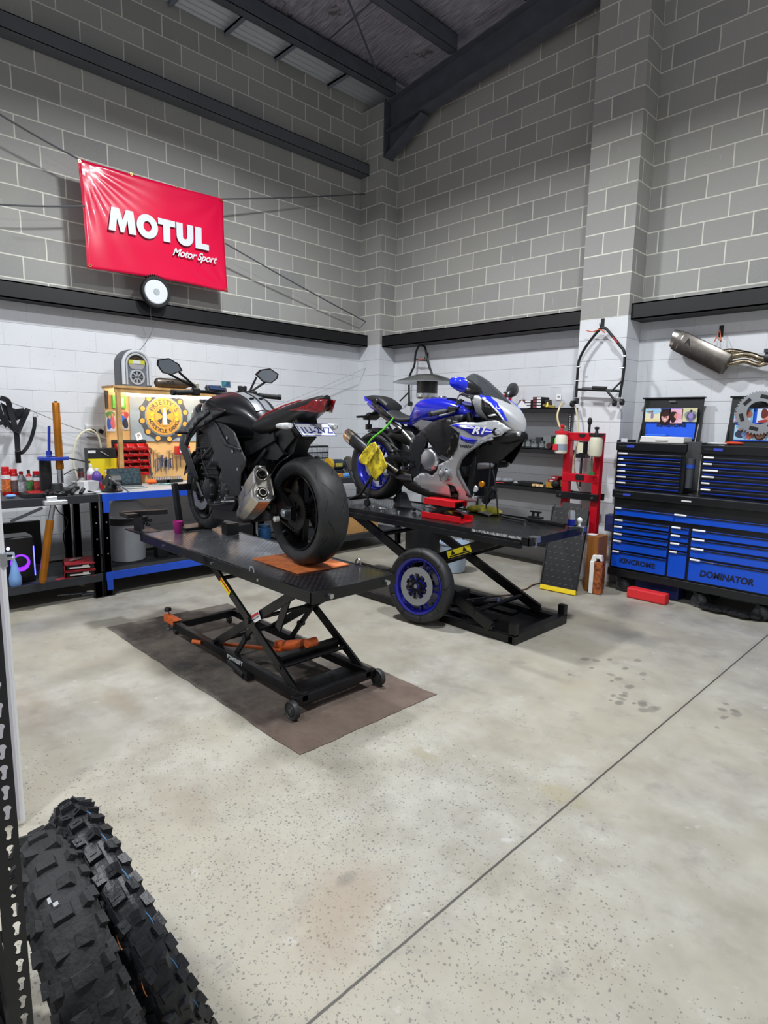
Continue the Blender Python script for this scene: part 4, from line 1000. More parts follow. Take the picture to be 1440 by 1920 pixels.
def on_flank(s, px, py, size, mat, off, ux, shear=0, bold=0, sx=1.0, name='lettering'):
    (x, z), = S2([(px, py)], off); y = -(hw2(x, z) + off)
    d = .02; nx = (hw2(x + d, z) - hw2(x - d, z)) / (2 * d); nz = (hw2(x, z + d) - hw2(x, z - d)) / (2 * d)
    n = Vector((-nx, -1, -nz)).normalized(); u = Vector(ux); u = (u - n * u.dot(n)).normalized(); v = n.cross(u)
    return text(name, s, size, mat, fo, (x + n.x * .003, y + n.y * .003, z + n.z * .003), u, v, .0012, bold, shear, sx=sx)
on_flank('R1', 897, 807.5, .075, M('#f0f1f4', .3), .014, (1, 0, -.02), .35, .0025, 1.25)
on_flank('YAMAHA', 876.5, 837.5, .030, M('#34363b', .4), .011, (1, 0, -.06), 0, .0012, 1.05)
# inner black duct of the fairing front and the radiator
both('inner_duct', S2([(925, 821), (945, 815), (960, 808), (975, 812), (985, 812), (984, 818), (977, 828), (962, 842), (945, 858), (930, 872), (922, 868), (905, 866), (893, 868), (884, 872), (880, 868), (884, 855), (897, 842), (910, 832)], -.03), BLK2, -.045, .006)
both('lower_duct_brace', S2([(877, 873), (890, 868), (920, 867), (925, 872), (920, 878), (890, 880)], -.03), M('#75777b', .4, .4), -.05, .01)
MB().bar((1.16, 0, .20), (1.24, 0, .66), .30, .05, upv=(1, 0, 0)).build('radiator', M('#131416', .6, .4), bike2, bevel=.004)
for (x, y, z, r, c) in ((1.20, -.115, .26, .026, '#d8dbde'), (1.17, -.12, .215, .024, '#d8dbde'), (1.25, -.10, .30, .024, '#c77c17')):
    MB().lathe([(0, .008), (r * .8, .008), (r, .004), (r, -.03)], c=(x, y, z), ax=(.5, -1, 0), n=20).build('fork_fitting', M(c, .35, .6), bike2, smooth=True)
for k, (a, b, c) in enumerate((((1.20, -.13, .64), (1.22, -.15, .45), (1.18, -.13, .25)), ((1.30, -.10, .62), (1.33, -.11, .42), (1.30, -.10, .12)), ((1.26, -.08, .6), (1.36, -.09, .35), (1.40, -.08, .08)))):
    MB().tube(catmull([a, b, c], 8), .006, 8).build('hanging_cable', M('#17181b', .5), bike2, smooth=True)
MB().box((1.32, -.08, .24), (.09, .05, .09)).cyl((1.27, -.08, .16), (1.36, -.08, .28), .03, n=16).build('hanging_caliper', M('#1c1d20', .4, .4), bike2, bevel=.006)
# belly of the exhaust and link pipe
MB().loft([sec(x, a, b, h, 3, 16) for x, a, b, h in ((.30, .24, .36, .07), (.45, .17, .36, .11), (.70, .13, .28, .13), (.95, .12, .25, .12), (1.05, .14, .22, .08))]).build('exhaust_collector', M('#57534d', .3, .9), bike2, smooth=True, ang=50)
xp = S2([(727, 877), (737, 875), (755, 883), (772, 889), (775, 903), (756, 903), (738, 893), (727, 886)], -.02)
both('collector_guard', xp, M('#8e8b86', .25, .9), -.01, .012, left=False)
cm = MB(); cm.tube([(.42, -.17, .33), (.25, -.185, .41), (.10, -.19, .47)], .032, 14)
cm.build('exhaust_link', M('#3a3733', .35, .9), bike2, smooth=True)
ax_ = Vector((-.95, -.0, .50)).normalized(); c0 = Vector((.10, -.195, .47)); c1 = c0 + ax_ * .34
cz = MB().loft([[c0.lerp(c1, t) + Vector((0, math.cos(a) * .048 * k, 0)) + Vector((.466, 0, .885)) * math.sin(a) * .062 * k for a in [2 * pi * i / 20 for i in range(20)]] for t, k in ((0, .6), (.12, .95), (.8, 1.0), (1.0, .9))]).build('silencer', M('#26272a', .35, .5), bike2, smooth=True, ang=40)
MB().loft([[c0.lerp(c1, t) + Vector((0, math.cos(a) * .05 * k, 0)) + Vector((.466, 0, .885)) * math.sin(a) * .064 * k for a in [2 * pi * i / 20 for i in range(20)]] for t, k in ((.80, 1.0), (1.02, .98), (1.12, .85), (1.12, .5))]).build('silencer_tip', M('#c2b8a4', .22, 1.0), cz, smooth=True, ang=40)
# tank
T2 = [(.40, .72, .80, .06), (.48, .72, .875, .10), (.56, .74, .945, .145), (.66, .75, .968, .17), (.82, .76, .968, .175), (.98, .78, .935, .165), (1.08, .80, .90, .14), (1.12, .81, .88, .11)]
t2 = body(T2, 3.0, .5).build('fuel_tank', BLU2, bike2, smooth=True, ang=50)
MB().lathe([(0, .012), (.03, .012), (.036, .006), (.037, 0)], c=(.76, -.02, .966), n=24).build('filler_cap', M('#cfd1d4', .2, 1.0), t2, smooth=True)
vt = MB()
for k in range(5):
    MB().box((.90 + k * .026, -.09, .955 - k * .004), (.006, .06, .012), Matrix.Rotation(rad(-30), 3, 'Z')).build('tank_vent_slot', M('#0e0f2a', .4), t2)
vt.bm.free()
both('tank_side_trim', S2([(773, 797), (788, 787), (812, 791), (804, 806), (790, 812), (783, 804)], -.05), M('#7d8084', .32, .7), -.055, .008)
# seat and tail
MB().loft([sec(x, a, b, h, 2.6, 20) for x, a, b, h in spl([(.18, .80, .87, .10), (.26, .77, .835, .125), (.36, .755, .81, .125), (.45, .76, .815, .10), (.50, .78, .83, .07)], 4)]).build('seat', M('#1b1c1f', .6), bike2, smooth=True, ang=60)
MB().loft([sec(x, a, b, h, 2.6, 20) for x, a, b, h in spl([(-.16, .965, 1.0, .03), (-.06, .945, 1.005, .075), (.08, .91, .985, .095), (.18, .86, .93, .10)], 4)]).build('pillion_pad', M('#17181b', .5), bike2, smooth=True, ang=60)
TT = [(-.20, .975, 1.0, .02), (-.14, .93, .985, .06), (-.02, .86, .955, .095), (.12, .82, .90, .115), (.28, .765, .80, .12), (.42, .74, .775, .10), (.48, .74, .77, .07)]
tl2 = MB().loft([sec(x, a, b, h, 2.8, 20, .5) for x, a, b, h in spl(TT, 4)]).build('tail_fairing', BLU2, bike2, smooth=True, ang=50)
tw = lambda x: interp(x, [(q[0], q[3]) for q in spl(TT, 4)])
panel('tail_black_panel', [(-.02, .955), (.14, .90), (.30, .80), (.26, .79), (.14, .835), (.02, .90)], lambda x, z: -(tw(x) + .004), BLK2, tl2, .003, .03)
MB().lathe([(0, .01), (.02, .01), (.028, .004), (.03, 0)], c=(.04, -.098, .945), ax=(0, -1, .3), n=24).build('seat_lock', M('#2d2e32', .3, .6), tl2, smooth=True)
text('white_mark', '///', .03, M('#e6e8ec', .4), tl2, (-.10, -.082, .935), (1, 0, 0), (0, 0, 1), .0006, .001, .3)
MB().bar((-.02, 0, .87), (-.14, 0, .80), .06, .02).bar((-.06, 0, .835), (-.14, 0, .79), .17, .03).bar((-.10, -.09, .81), (-.10, -.19, .805), .03, .02).bar((-.14, 0, .80), (-.15, 0, .72), .02, .01).bar((-.15, -.03, .715), (-.15, .03, .715), .03, .05).build('plate_holder', M('#131417', .5), bike2, bevel=.004)
# subframe, shock, rear sets
for s in (1, -1):
    MB().tube(catmull([(.10, .09 * s, .83), (.34, .10 * s, .72), (.58, .12 * s, .56)], 5), .017, 10).build('subframe_rail', M('#6d6a66', .35, .9), bike2, smooth=True)
    MB().tube(catmull([(.18, .09 * s, .76), (.28, .10 * s, .68), (.40, .12 * s, .70)], 5), .012, 8).build('subframe_brace', M('#2b2c30', .4, .6), bike2, smooth=True)
MB().loft([sec(x, a, b, h, 2.6, 14) for x, a, b, h in ((.12, .60, .66, .06), (.26, .60, .72, .09), (.42, .55, .74, .10), (.52, .50, .66, .09))]).build('rear_inner_fender', M('#18191c', .5), bike2, smooth=True)
hg = MB(); rows = []
for k in range(10):
    a = rad(12 + k * 10); rows.append([hg.v((math.cos(a) * .345, y, .365 + math.sin(a) * .345 - (.03 if abs(y) > .06 else 0))) for y in (-.09, -.05, 0, .05, .09)])
for i in range(9): hg.bridge(rows[i], rows[i + 1], closed=False)
hgo = hg.build('rear_hugger', M('#131417', .4), bike2, smooth=True); md = hgo.modifiers.new('s', 'SOLIDIFY'); md.thickness = .006
for s in (-1,):
    r = MB()
    for a, b in (((.42, .52), (.62, .50)), ((.42, .52), (.60, .40)), ((.36, .44), (.60, .44)), ((.42, .52), (.48, .38)), ((.30, .50), (.42, .52)), ((.48, .38), (.60, .40))): r.bar((a[0], .165 * s, a[1]), (b[0], .165 * s, b[1]), .016, .014, upv=(0, 1, 0))
    ro = r.build('rearset', M('#232428', .35, .7), bike2, bevel=.002)
    MB().cyl((.42, -.17, .52), (.42, -.25, .525), .011, n=12).cyl((.48, -.17, .38), (.48, -.2, .38), .012, n=12).build('footpeg', STEEL, ro, smooth=True)
    MB().tube(catmull([(.22, -.15, .60), (.32, -.19, .58), (.42, -.18, .53)], 5), .006, 8).build('brake_line', M('#141517', .5), ro, smooth=True)
    MB().cyl((.58, -.15, .62), (.60, -.19, .62), .022, n=16).build('reservoir', M('#b4b6b9', .35, .7), ro, smooth=True)
# nose: silver centre, blue sides, black chin
N2 = [(1.18, .80, 1.00, .15), (1.28, .76, .975, .155), (1.38, .71, .93, .135), (1.46, .68, .875, .10), (1.52, .67, .81, .055), (1.545, .69, .77, .02)]
n2 = body(N2, 2.2, .75).build('nose_cowl', SIL, bike2, smooth=True, ang=60)
nwx = lambda x, z: interp(x, [(q[0], q[3]) for q in spl(N2, 4)]) * (max(.02, 1 - max(0, (z - interp(x, [(q[0], q[1] + .75 * (q[2] - q[1])) for q in spl(N2, 4)])) / max(.01, .25 * interp(x, [(q[0], q[2] - q[1]) for q in spl(N2, 4)]))) ** 2)) ** .5
both('nose_side', S2([(899, 741), (908, 737), (922, 741), (934, 755), (944, 770), (954, 790), (945, 788), (934, 774), (920, 758), (905, 747)], .004, nwx), M('#1a2ee0', .2, .1, coat=.7), .014, .004, nwx, parent=n2)
both('white_pinstripe', S2([(905, 747), (920, 758), (934, 774), (945, 788), (949, 789), (938, 773), (923, 756), (908, 745)], .006, nwx), M('#e9edf2', .3), .020, .003, nwx, parent=n2)
both('inner_black_panel', S2([(905, 749), (920, 759), (934, 775), (944, 788), (930, 787), (916, 785), (905, 768)], .002, nwx), BLK2, .014, .004, nwx, parent=n2)
both('white_dash', S2([(917, 779), (930, 776), (934, 779), (920, 781.5)], .006, nwx), M('#e9edf2', .3), .022, .003, nwx, parent=n2)
MB().loft([sec(x, a, b, h, 2.4, 18, .5) for x, a, b, h in ((1.25, .60, .78, .16), (1.36, .58, .755, .14), (1.46, .60, .735, .10), (1.53, .64, .72, .05), (1.56, .67, .70, .02))]).build('chin_duct', BLK2, bike2, smooth=True, ang=50)
for s in (-1, 1):
    MB().lathe([(0, .006), (.016, .008), (.024, .0), (.026, -.02)], c=(1.42, .155 * s, .705), ax=(.75, s * .65, 0), n=22).build('headlamp', M('#c9ced4', .08, .6, coat=1), bike2, smooth=True)
    MB().lathe([(0, .004), (.026, .004), (.030, -.004), (.03, -.02)], c=(1.405, .155 * s, .705), ax=(.75, s * .65, 0), n=22).build('headlamp_bezel', M('#1d1e22', .3, .5), bike2, smooth=True)
MB().lathe([(0, .012), (.012, .010), (.018, 0)], c=(1.535, -.06, .69), ax=(.8, -.6, 0), n=16).build('front_fitting', M('#b9bcc0', .3, .6), bike2, smooth=True)
# screen: smoked, see-through bubble
ms = bpy.data.materials.new('smoked_screen'); ms.use_nodes = True; bs = ms.node_tree.nodes['Principled BSDF']
bs.inputs['Base Color'].default_value = (.05, .055, .06, 1); bs.inputs['Roughness'].default_value = .06; bs.inputs['Alpha'].default_value = .80; bs.inputs['Coat Weight'].default_value = .5
sc_ = MB(); rings = []
for (x, zt, hw_, drop) in ((1.42, .905, .06, .02), (1.36, .955, .10, .04), (1.28, 1.02, .135, .07), (1.18, 1.095, .15, .105), (1.10, 1.14, .14, .12), (1.06, 1.15, .12, .11)):
    rings.append([sc_.v((x - .05 * abs(math.sin(t)) ** 2, hw_ * math.sin(t), zt - drop * (1 - math.cos(t)) * 1.5)) for t in [rad(-85 + 170 * i / 14) for i in range(15)]])
for i in range(len(rings) - 1): sc_.bridge(rings[i], rings[i + 1], closed=False)
so = sc_.build('windscreen', ms, bike2, smooth=True, ang=80); md = so.modifiers.new('s', 'SOLIDIFY'); md.thickness = .003
MB().bar((1.12, 0, .92), (1.16, 0, 1.0), .13, .03, upv=(1, 0, 0)).build('instrument_cluster', BLACK, bike2, bevel=.006)
MB().b2(1.02, 1.12, -.12, .12, .87, .90).cyl((1.08, -.1, .88), (1.16, -.1, .66), .026, n=14).cyl((1.08, .1, .88), (1.16, .1, .66), .026, n=14).build('fork_clamp', M('#26272b', .4, .6), bike2, smooth=True)
for s in (-1, 1):
    hbm = MB().cyl((1.06, .11 * s, .885), (.90, .315 * s, .83), .012, n=12).build('clip_on_bar', BLACKM, bike2, smooth=True)
    MB().cyl((.97, .225 * s, .854), (.90, .315 * s, .83), .019, n=16).build('grip', M('#3a3b3d', .6), hbm, smooth=True)
    MB().cyl((.90, .315 * s, .83), (.89, .327 * s, .827), .021, n=16).build('bar_end', M('#2a2b2e', .3, .7), hbm, smooth=True)
    MB().box((1.0, .19 * s, .865), (.06, .06, .05), Matrix.Rotation(rad(-52 * s), 3, 'Z')).build('switch_block', BLACKM, hbm, bevel=.008)
    MB().tube(catmull([(1.03, .19 * s, .85), (1.03, .25 * s, .835), (.98, .31 * s, .815)], 5), .007, 8).build('lever', M('#9b9da0', .35, .8), hbm, smooth=True)
    MB().lathe([(0, 0), (.022, 0), (.024, .035), (.018, .042), (0, .042)], c=(1.06, .17 * s, .905), n=16).build('fluid_reservoir', M('#1d1e21', .4), hbm, smooth=True)
MB().tube(catmull([(1.03, -.17, .9), (1.02, -.12, .98), (1.08, -.06, .96), (1.12, -.08, .86)], 6), .006, 8).build('control_cable', M('#151619', .5), bike2, smooth=True)
# mirrors with indicators
def m2(s):
    b = MB(); secs = []
    for t, hh, ww, dx, dz in ((0, .012, .02, 0, 0), (.2, .035, .045, 0, .005), (.55, .052, .06, -.02, .01), (.85, .048, .05, -.05, .012), (1.0, .030, .03, -.07, .012)):
        EX = .17 if s < 0 else .27; yy = (.17 + EX * t) * s; c = Vector((1.26 - .06 * t + dx, yy, .985 + .065 * t + dz))
        secs.append([c + Vector((math.cos(a) * ww, 0, math.sin(a) * hh)) for a in [2 * pi * i / 14 for i in range(14)]])
    b.loft(secs); o = b.build('mirror', M('#202125', .3), bike2, smooth=True, ang=60)
    c = MB(); sc2 = []
    for t, hh, ww, dx in ((.72, .0535, .056, -.038), (.86, .0495, .052, -.052), (1.01, .034, .034, -.072)):
        cc = Vector((1.26 - .06 * t + dx, (.17 + EX * t) * s, .996 + .065 * t)); sc2.append([cc + Vector((math.cos(a) * ww, 0, math.sin(a) * hh)) for a in [2 * pi * i / 14 for i in range(14)]])
    c.loft(sc2); c.build('mirror_cap', M('#1a2ee0' if s < 0 else '#4a4c50', .2, .1, coat=.7), o, smooth=True, ang=60)
    l = MB(); l.loft([sec(x, zb, zt, h, 2.2, 12) for x, zb, zt, h in ((1.18, .985, 1.0, .02), (1.225, .975, 1.012, .05), (1.25, .985, 1.0, .02))])
    l.bm.transform(Matrix.Translation((0, s * .25, .02))); l.build('turn_signal', M('#8b8e93', .12, .2, .3, 90, coat=.6), o, smooth=True)
m2(-1); m2(1)
# green strap hanging from the subframe
MB().tube(catmull([(.30, -.12, .80), (.22, -.16, .70), (.12, -.20, .62), (.07, -.21, .56)], 5), .009, 6).build('green_strap', M('#5fc236', .5), bike2, smooth=True)

# yellow rag over the silencer
def cloth(name, outl, depth, mat, cx, cz, amp=.012):
    rg = panel(name, outl, depth, mat, None, .004, .012)
    return rg
ry = NT('rag'); cr_ = ry.mix(ry.ramp(ry.noise(18, 6, rough=.7), .48, .62, 0, .8), '#dcc52a', '#5c5723'); ry.bump(ry.noise(60, 4), .6, .006)
RAG = ry.out(cr_, .9)
op = L2([(701, 829), (716, 852), (726, 874), (713, 889), (702, 902), (695, 893), (687, 874), (676, 868), (672, 861), (681, 845), (694, 832)], -.27)
rg = panel('yellow_rag', op, lambda x, z: B2Y - .262 - .007 * math.sin(x * 38 + z * 14) - .004 * math.sin(z * 34 - x * 20), RAG, None, .004, .015, T=Matrix.Translation((B2X, 0, B2Z)))
tag(rg, 'stained yellow rag hanging over the silencer of the blue sports motorcycle', 'rag')
op = L2([(701, 829), (694, 832), (681, 845), (672, 861), (676, 868), (686, 873), (697, 858), (706, 846), (705, 836)], -.29)
fd = panel('rag_fold', op, lambda x, z: B2Y - .280 - .006 * math.sin(x * 40 - z * 30), RAG, None, .006, .015, T=Matrix.Translation((B2X, 0, B2Z)))
fd.parent = rg
# ---------------------------------------------------------------- work benches along the left wall
BLUP = M('#1447b8', .45, 0, .08, 10); GREYP = M('#1d1f24', .5, .2); TOPG = M('#a9abad', .5, 0, .15, 5); TOPD = M('#3a3d42', .55, 0, .2, 5)
def bench(name, label, y0, y1, front, top, legs, x0=-5.34, x1=-6.14, zt=.905, zs=.20):
    t = thing(name, label, 'workbench', (0, 0, 0), 0, None)
    MB().b2(x1, x0 - .01, y0, y1, zt - .02, zt).build('bench_top', top, t, bevel=.002)
    MB().b2(x1, x0 - .02, y0 + .02, y1 - .02, zs - .02, zs).build('lower_shelf', M('#25272b', .6, 0, .2, 6), t)
    for z, h, w_ in ((zt, .062, .016), (zs + .012, .066, .016)):
        MB().b2(x0 - w_, x0, y0 + .0, y1 - .0, z - h, z + .003).build('front_rail', front, t, bevel=.002)
        MB().b2(x1, x1 + .02, y0, y1, z - .06, z).build('back_rail', GREYP, t)
    for y in legs:
        for x in (x0 - .012, x1 + .02):
            b = MB().b2(x - .05, x, y - .003, y + .05, 0, zt - .002).b2(x - .008, x, y - .003, y + .055, 0, zt - .002)
            lg = b.build('leg', GREYP, t)
            if x > -5.5:
                for z in (.86, .80, .66, .52, .38, .2): MB().cyl((x, y + .027, z), (x + .006, y + .027, z), .007, n=8).build('rivet', STEEL, lg)
            MB().b2(x - .06, x + .01, y - .01, y + .07, 0, .006).build('foot', GREYP, lg)
    return t
bench('work_bench', 'dark grey steel workbench nearest the camera, with fork clamp and spray cans on top', -.2, 1.80, M('#2b2d32', .5, .2), TOPD, (1.745, .6, -.2))
wb2 = bench('work_bench', 'blue-edged steel workbench behind the black motorcycle, holding the tool backboard', 1.83, 3.85, BLUP, TOPG, (1.83, 3.78))
for zz in (.86, .17): MB().b2(-5.345, -5.338, 1.835, 1.885, zz - .115, zz + .01).build('corner_plate', BLUP, wb2)
bench('work_bench', 'dark steel workbench in the corner behind the rear tyre, holding the bench grinder', 3.88, 5.55, M('#34363b', .5, .2), TOPD, (3.90, 5.48))
st_ = MB().bar((-5.42, 1.74, .82), (-6.0, 1.74, .25), .04, .01, upv=(0, 1, 0))

# tool backboard with posts, shelf and lamp tube
PLY = M('#d8ad6f', .6, 0, .12, 5); PINE = M('#b9915a', .6, 0, .15, 12)
BX = -6.10
def W(px, py, x=BX): return P(px, py, x=x)
bbd = thing('tool_backboard', 'plywood tool backboard with pine posts and lit tube lamp, standing on the blue bench', 'backboard', (0, 0, 0))
yb0, yb1, zb0, zb1 = W(196, 730).y, 3.42, .908, W(230, 730).z
MB().b2(BX - .02, BX, yb0, yb1, zb0, zb1).build('plywood_panel', PLY, bbd)
MB().b2(BX - .02, BX + .27, yb0 - .02, yb1, zb1, zb1 + .022).build('top_shelf', PINE, bbd, bevel=.002)
FX = BX + .25
pf = P(222, 740, x=FX)
MB().b2(FX - .03, FX + .01, pf.y - .02, pf.y + .02, .908, zb1).build('post', PINE, bbd, bevel=.002)
MB().b2(FX - .03, FX + .01, yb1 - .04, yb1, .908, zb1).build('post', PINE, bbd, bevel=.002)
MB().b2(FX - .01, FX + .01, yb0, yb1, zb1 - .045, zb1).build('front_batten', PINE, bbd)
ta_, tb_ = P(238, 736, x=FX - .03), P(325, 741, x=FX - .03)
tub = MB().cyl((FX - .03, ta_.y, zb1 - .055), (FX - .03, tb_.y + .55, zb1 - .055), .014, n=14).build('tube_lamp', M('#ffffff', .4, emit=9.0), bbd, smooth=True)
l = bpy.data.lights.new('tube_light', 'AREA'); l.shape = 'RECTANGLE'; l.size = 1.1; l.size_y = .03; l.energy = 14; l.color = (1, .98, .94)
lo = bpy.data.objects.new('tube_light', l); COL.objects.link(lo); lo.location = (FX - .035, (ta_.y + tb_.y + .55) / 2, zb1 - .075); lo.rotation_euler = (0, rad(-25), rad(90)); lo.rotation_euler = Matrix(((0, 1, 0), (1, 0, 0), (0, 0, -1))).to_euler()
# chalk sign with the chain ring logo
sy0, sy1, sz0, sz1 = W(241, 742).y, W(392, 742).y, W(241, 828).z, zb1 - .03
sg = tag(MB().b2(BX + .004, BX + .010, sy0, sy1, sz0, sz1).build('chalk_sign', M('#8d9da6', .7, 0, .12, 4)), 'grey sign with yellow motorcycle chain ring logo and crossed spanners on the backboard', 'sign')
lc = W(307, 781); LR = .235; LX = BX + .012
DKG = M('#2b2e33', .6); YW = M('#e2a948', .6); YW2 = M('#f0e02a', .6)
def disc(name, r, x, mat, parent, cy=0, cz=0, r0=0, n=64, th=.002):
    return MB().lathe([(r0, 0), (r, 0), (r, th), (r0, th)], c=(x, lc.y + cy, lc.z + cz), ax=(1, 0, 0), n=n, closed=True).build(name, mat, parent)
ch_ = MB()
for k in range(12):
    a0, a1 = 2 * pi * k / 12 + .2, 2 * pi * (k + 1) / 12 + .2
    p0 = Vector((LX, lc.y + LR * math.cos(a0), lc.z + LR * math.sin(a0))); p1 = Vector((LX, lc.y + LR * math.cos(a1), lc.z + LR * math.sin(a1)))
    ch_.bar(p0, p1, .05, .003, upv=(1, 0, 0)); ch_.lathe([(0, -.001), (.036, -.001), (.036, .002), (0, .002)], c=p0, ax=(1, 0, 0), n=20)
ch_.build('chain_ring', DKG, sg)
pins = MB()
for k in range(12):
    a = 2 * pi * k / 12 + .2
    MB().lathe([(0, .002), (.025, .002), (.025, .004), (0, .004)], c=(LX, lc.y + LR * math.cos(a), lc.z + LR * math.sin(a)), ax=(1, 0, 0), n=20).build('chain_pin', YW, sg)
pins.bm.free()
disc('logo_disc', .188, LX, YW, sg, th=.003)
disc('logo_ring', .106, LX + .003, DKG, sg, r0=.103)
def arc_text(s, r, a_mid, span, size, flip):
    n = len(s)
    for i, c in enumerate(s):
        if c == ' ': continue
        a = a_mid + span * (.5 - i / (n - 1)) if not flip else a_mid - span * (.5 - i / (n - 1))
        org = Vector((LX + .0035, lc.y + r * math.cos(a), lc.z + r * math.sin(a))); rd = Vector((0, math.cos(a), math.sin(a)))
        uy = rd if not flip else -rd; ux = uy.cross(Vector((1, 0, 0)))
        text('letter', c, size, DKG, sg, org, ux, uy, .0006, .001)
arc_text("PRIESTY'S", .145, pi / 2, 2.15, .068, False)
arc_text('MOTOCYCLE GARAGE', .150, -pi / 2, 2.6, .052, True)
for sgn in (1, -1):
    d = Vector((0, sgn * .7071, .7071)); pp = Vector((0, d.z, -d.y)); c = Vector((LX + .004 + (.001 if sgn > 0 else 0), lc.y, lc.z))
    sp_ = MB().bar(c - d * .062, c + d * .062, .018, .002, upv=(1, 0, 0))
    for e in (1, -1):
        hd = c + d * e * .075
        outl = [(hd + d * e * (math.cos(t) * .024) + pp * math.sin(t) * .024) for t in [rad(50 + 260 * i / 10) for i in range(11)]] + [hd + d * e * .004]
        vs = [sp_.v(p + Vector((.001, 0, 0))) for p in outl]; v2 = [sp_.v(p - Vector((.001, 0, 0))) for p in outl]; sp_.bridge(vs, v2); sp_.f(vs); sp_.f(v2[::-1])
    sp_.build('spanner_mark', DKG, sg)
bt = MB(); bt.loft([[(LX + .007 + dx, lc.y + y, lc.z + z) for y, z in ((-.022, -.085), (.022, -.085), (.024, -.03), (.018, 0), (.022, .03), (.012, .055), (.010, .088), (-.010, .088), (-.012, .055), (-.022, .03), (-.018, 0), (-.024, -.03))] for dx in (0, .002)]).build('white_silhouette', M('#e9edf0', .6), sg)
for (dy, dz) in ((-.130, .022), (-.130, -.028), (.130, .022), (.130, -.028)):
    sb = MB(); pts = [(LX + .0045, lc.y + dy + math.cos(pi / 2 + 2 * pi * i / 10) * (.024 if i % 2 == 0 else .011), lc.z + dz + math.sin(pi / 2 + 2 * pi * i / 10) * (.024 if i % 2 == 0 else .011)) for i in range(10)]
    sb.loft([pts, [(p[0] + .002, p[1], p[2]) for p in pts]]); sb.build('star_mark', YW2, sg)
c0 = W(259, 818); stk = sticker('small_card', M('#e8eaec', .5), (BX + .014, c0.y, c0.z), (0, 1, .35), (0, -.35, 1), .062, .072, sg)
text('lettering', 'P', .05, M('#222222', .5), stk, (BX + .016, c0.y, c0.z), (0, 1, .35), (0, -.35, 1), .0005)

# photo prints, seen only as blurred colour
def photo(name, label, y0, y1, z0, z1, x, blobs, bg, ax='x', cat='photo print', group=None, parent=None):
    """flat print with rough colour patches"""
    if ax == 'x': b = MB().b2(x, x + .002, y0, y1, z0, z1)
    else: b = MB().b2(y0, y1, x - .002, x, z0, z1)
    o = b.build(name, M(bg, .4), parent)
    for k, (u, v, r, rz_, c) in enumerate(blobs):
        cu, cv = y0 + u * (y1 - y0), z0 + v * (z1 - z0); rr = r * (y1 - y0); r2 = rz_ * (z1 - z0); e = .0026 + .0005 * k
        pts = []
        for i in range(18):
            t = 2 * pi * i / 18; w_ = 1 + .10 * math.sin(3 * t + k * 2)
            a_ = min(max(cu + rr * w_ * math.cos(t), min(y0, y1)), max(y0, y1)); b_ = min(max(cv + r2 * w_ * math.sin(t), z0), z1)
            pts.append((x + e, a_, b_) if ax == 'x' else (a_, x - e, b_))
        mb = MB(); mb.loft([pts, [((p[0] - .0015) if ax == 'x' else p[0], p[1] if ax == 'x' else p[1] + .0015, p[2]) for p in pts]]); mb.build('printed_patch', M(c, .4), o)
    if label: tag(o, label, cat, group)
    return o
a_, b_ = W(198, 771), W(216, 809)
photo('photo_print', 'photo of two people by greenery pinned left of the pine post', a_.y, b_.y, b_.z, a_.z, BX + .004, ((.5, .8, .5, .22, '#4f7d3c'), (.35, .4, .3, .3, '#2f57b0'), (.75, .45, .25, .35, '#d46a70'), (.4, .7, .13, .1, '#c99a7c'), (.72, .82, .13, .1, '#c99a7c')), '#dfe3e6')
a_, b_ = W(223, 772), W(242, 806)
photo('photo_print', 'photo of a figure on red ground pinned right of the pine post', a_.y, b_.y, b_.z, a_.z, BX + .004, ((.5, .8, .5, .25, '#a5463c'), (.35, .62, .22, .2, '#2d62c4'), (.6, .35, .32, .28, '#20242e'), (.4, .86, .1, .09, '#d3a184'), (.2, .15, .2, .15, '#b9b6b0')), '#c9c2b8')
a_, b_ = W(209, 741), W(235, 766)
gp = tag(MB().b2(BX + .003, BX + .022, a_.y, b_.y, b_.z, a_.z).build('green_packet', M('#63b83a', .4)), 'green packet hanging at the top of the backboard above the photos', 'packet')
MB().b2(BX + .022, BX + .024, a_.y + .03, b_.y - .02, b_.z + .02, a_.z - .02).build('label', M('#cfe8c8', .4), gp)
a_, b_ = W(195, 732), W(203, 766)
tag(MB().b2(BX + .003, BX + .016, a_.y, a_.y + .03, b_.z, a_.z).b2(BX + .004, BX + .018, a_.y - .004, a_.y + .034, a_.z - .05, a_.z - .01).build('hanging_cable_tester', BLACKM), 'black tester hanging at the upper left corner of the backboard', 'tester')

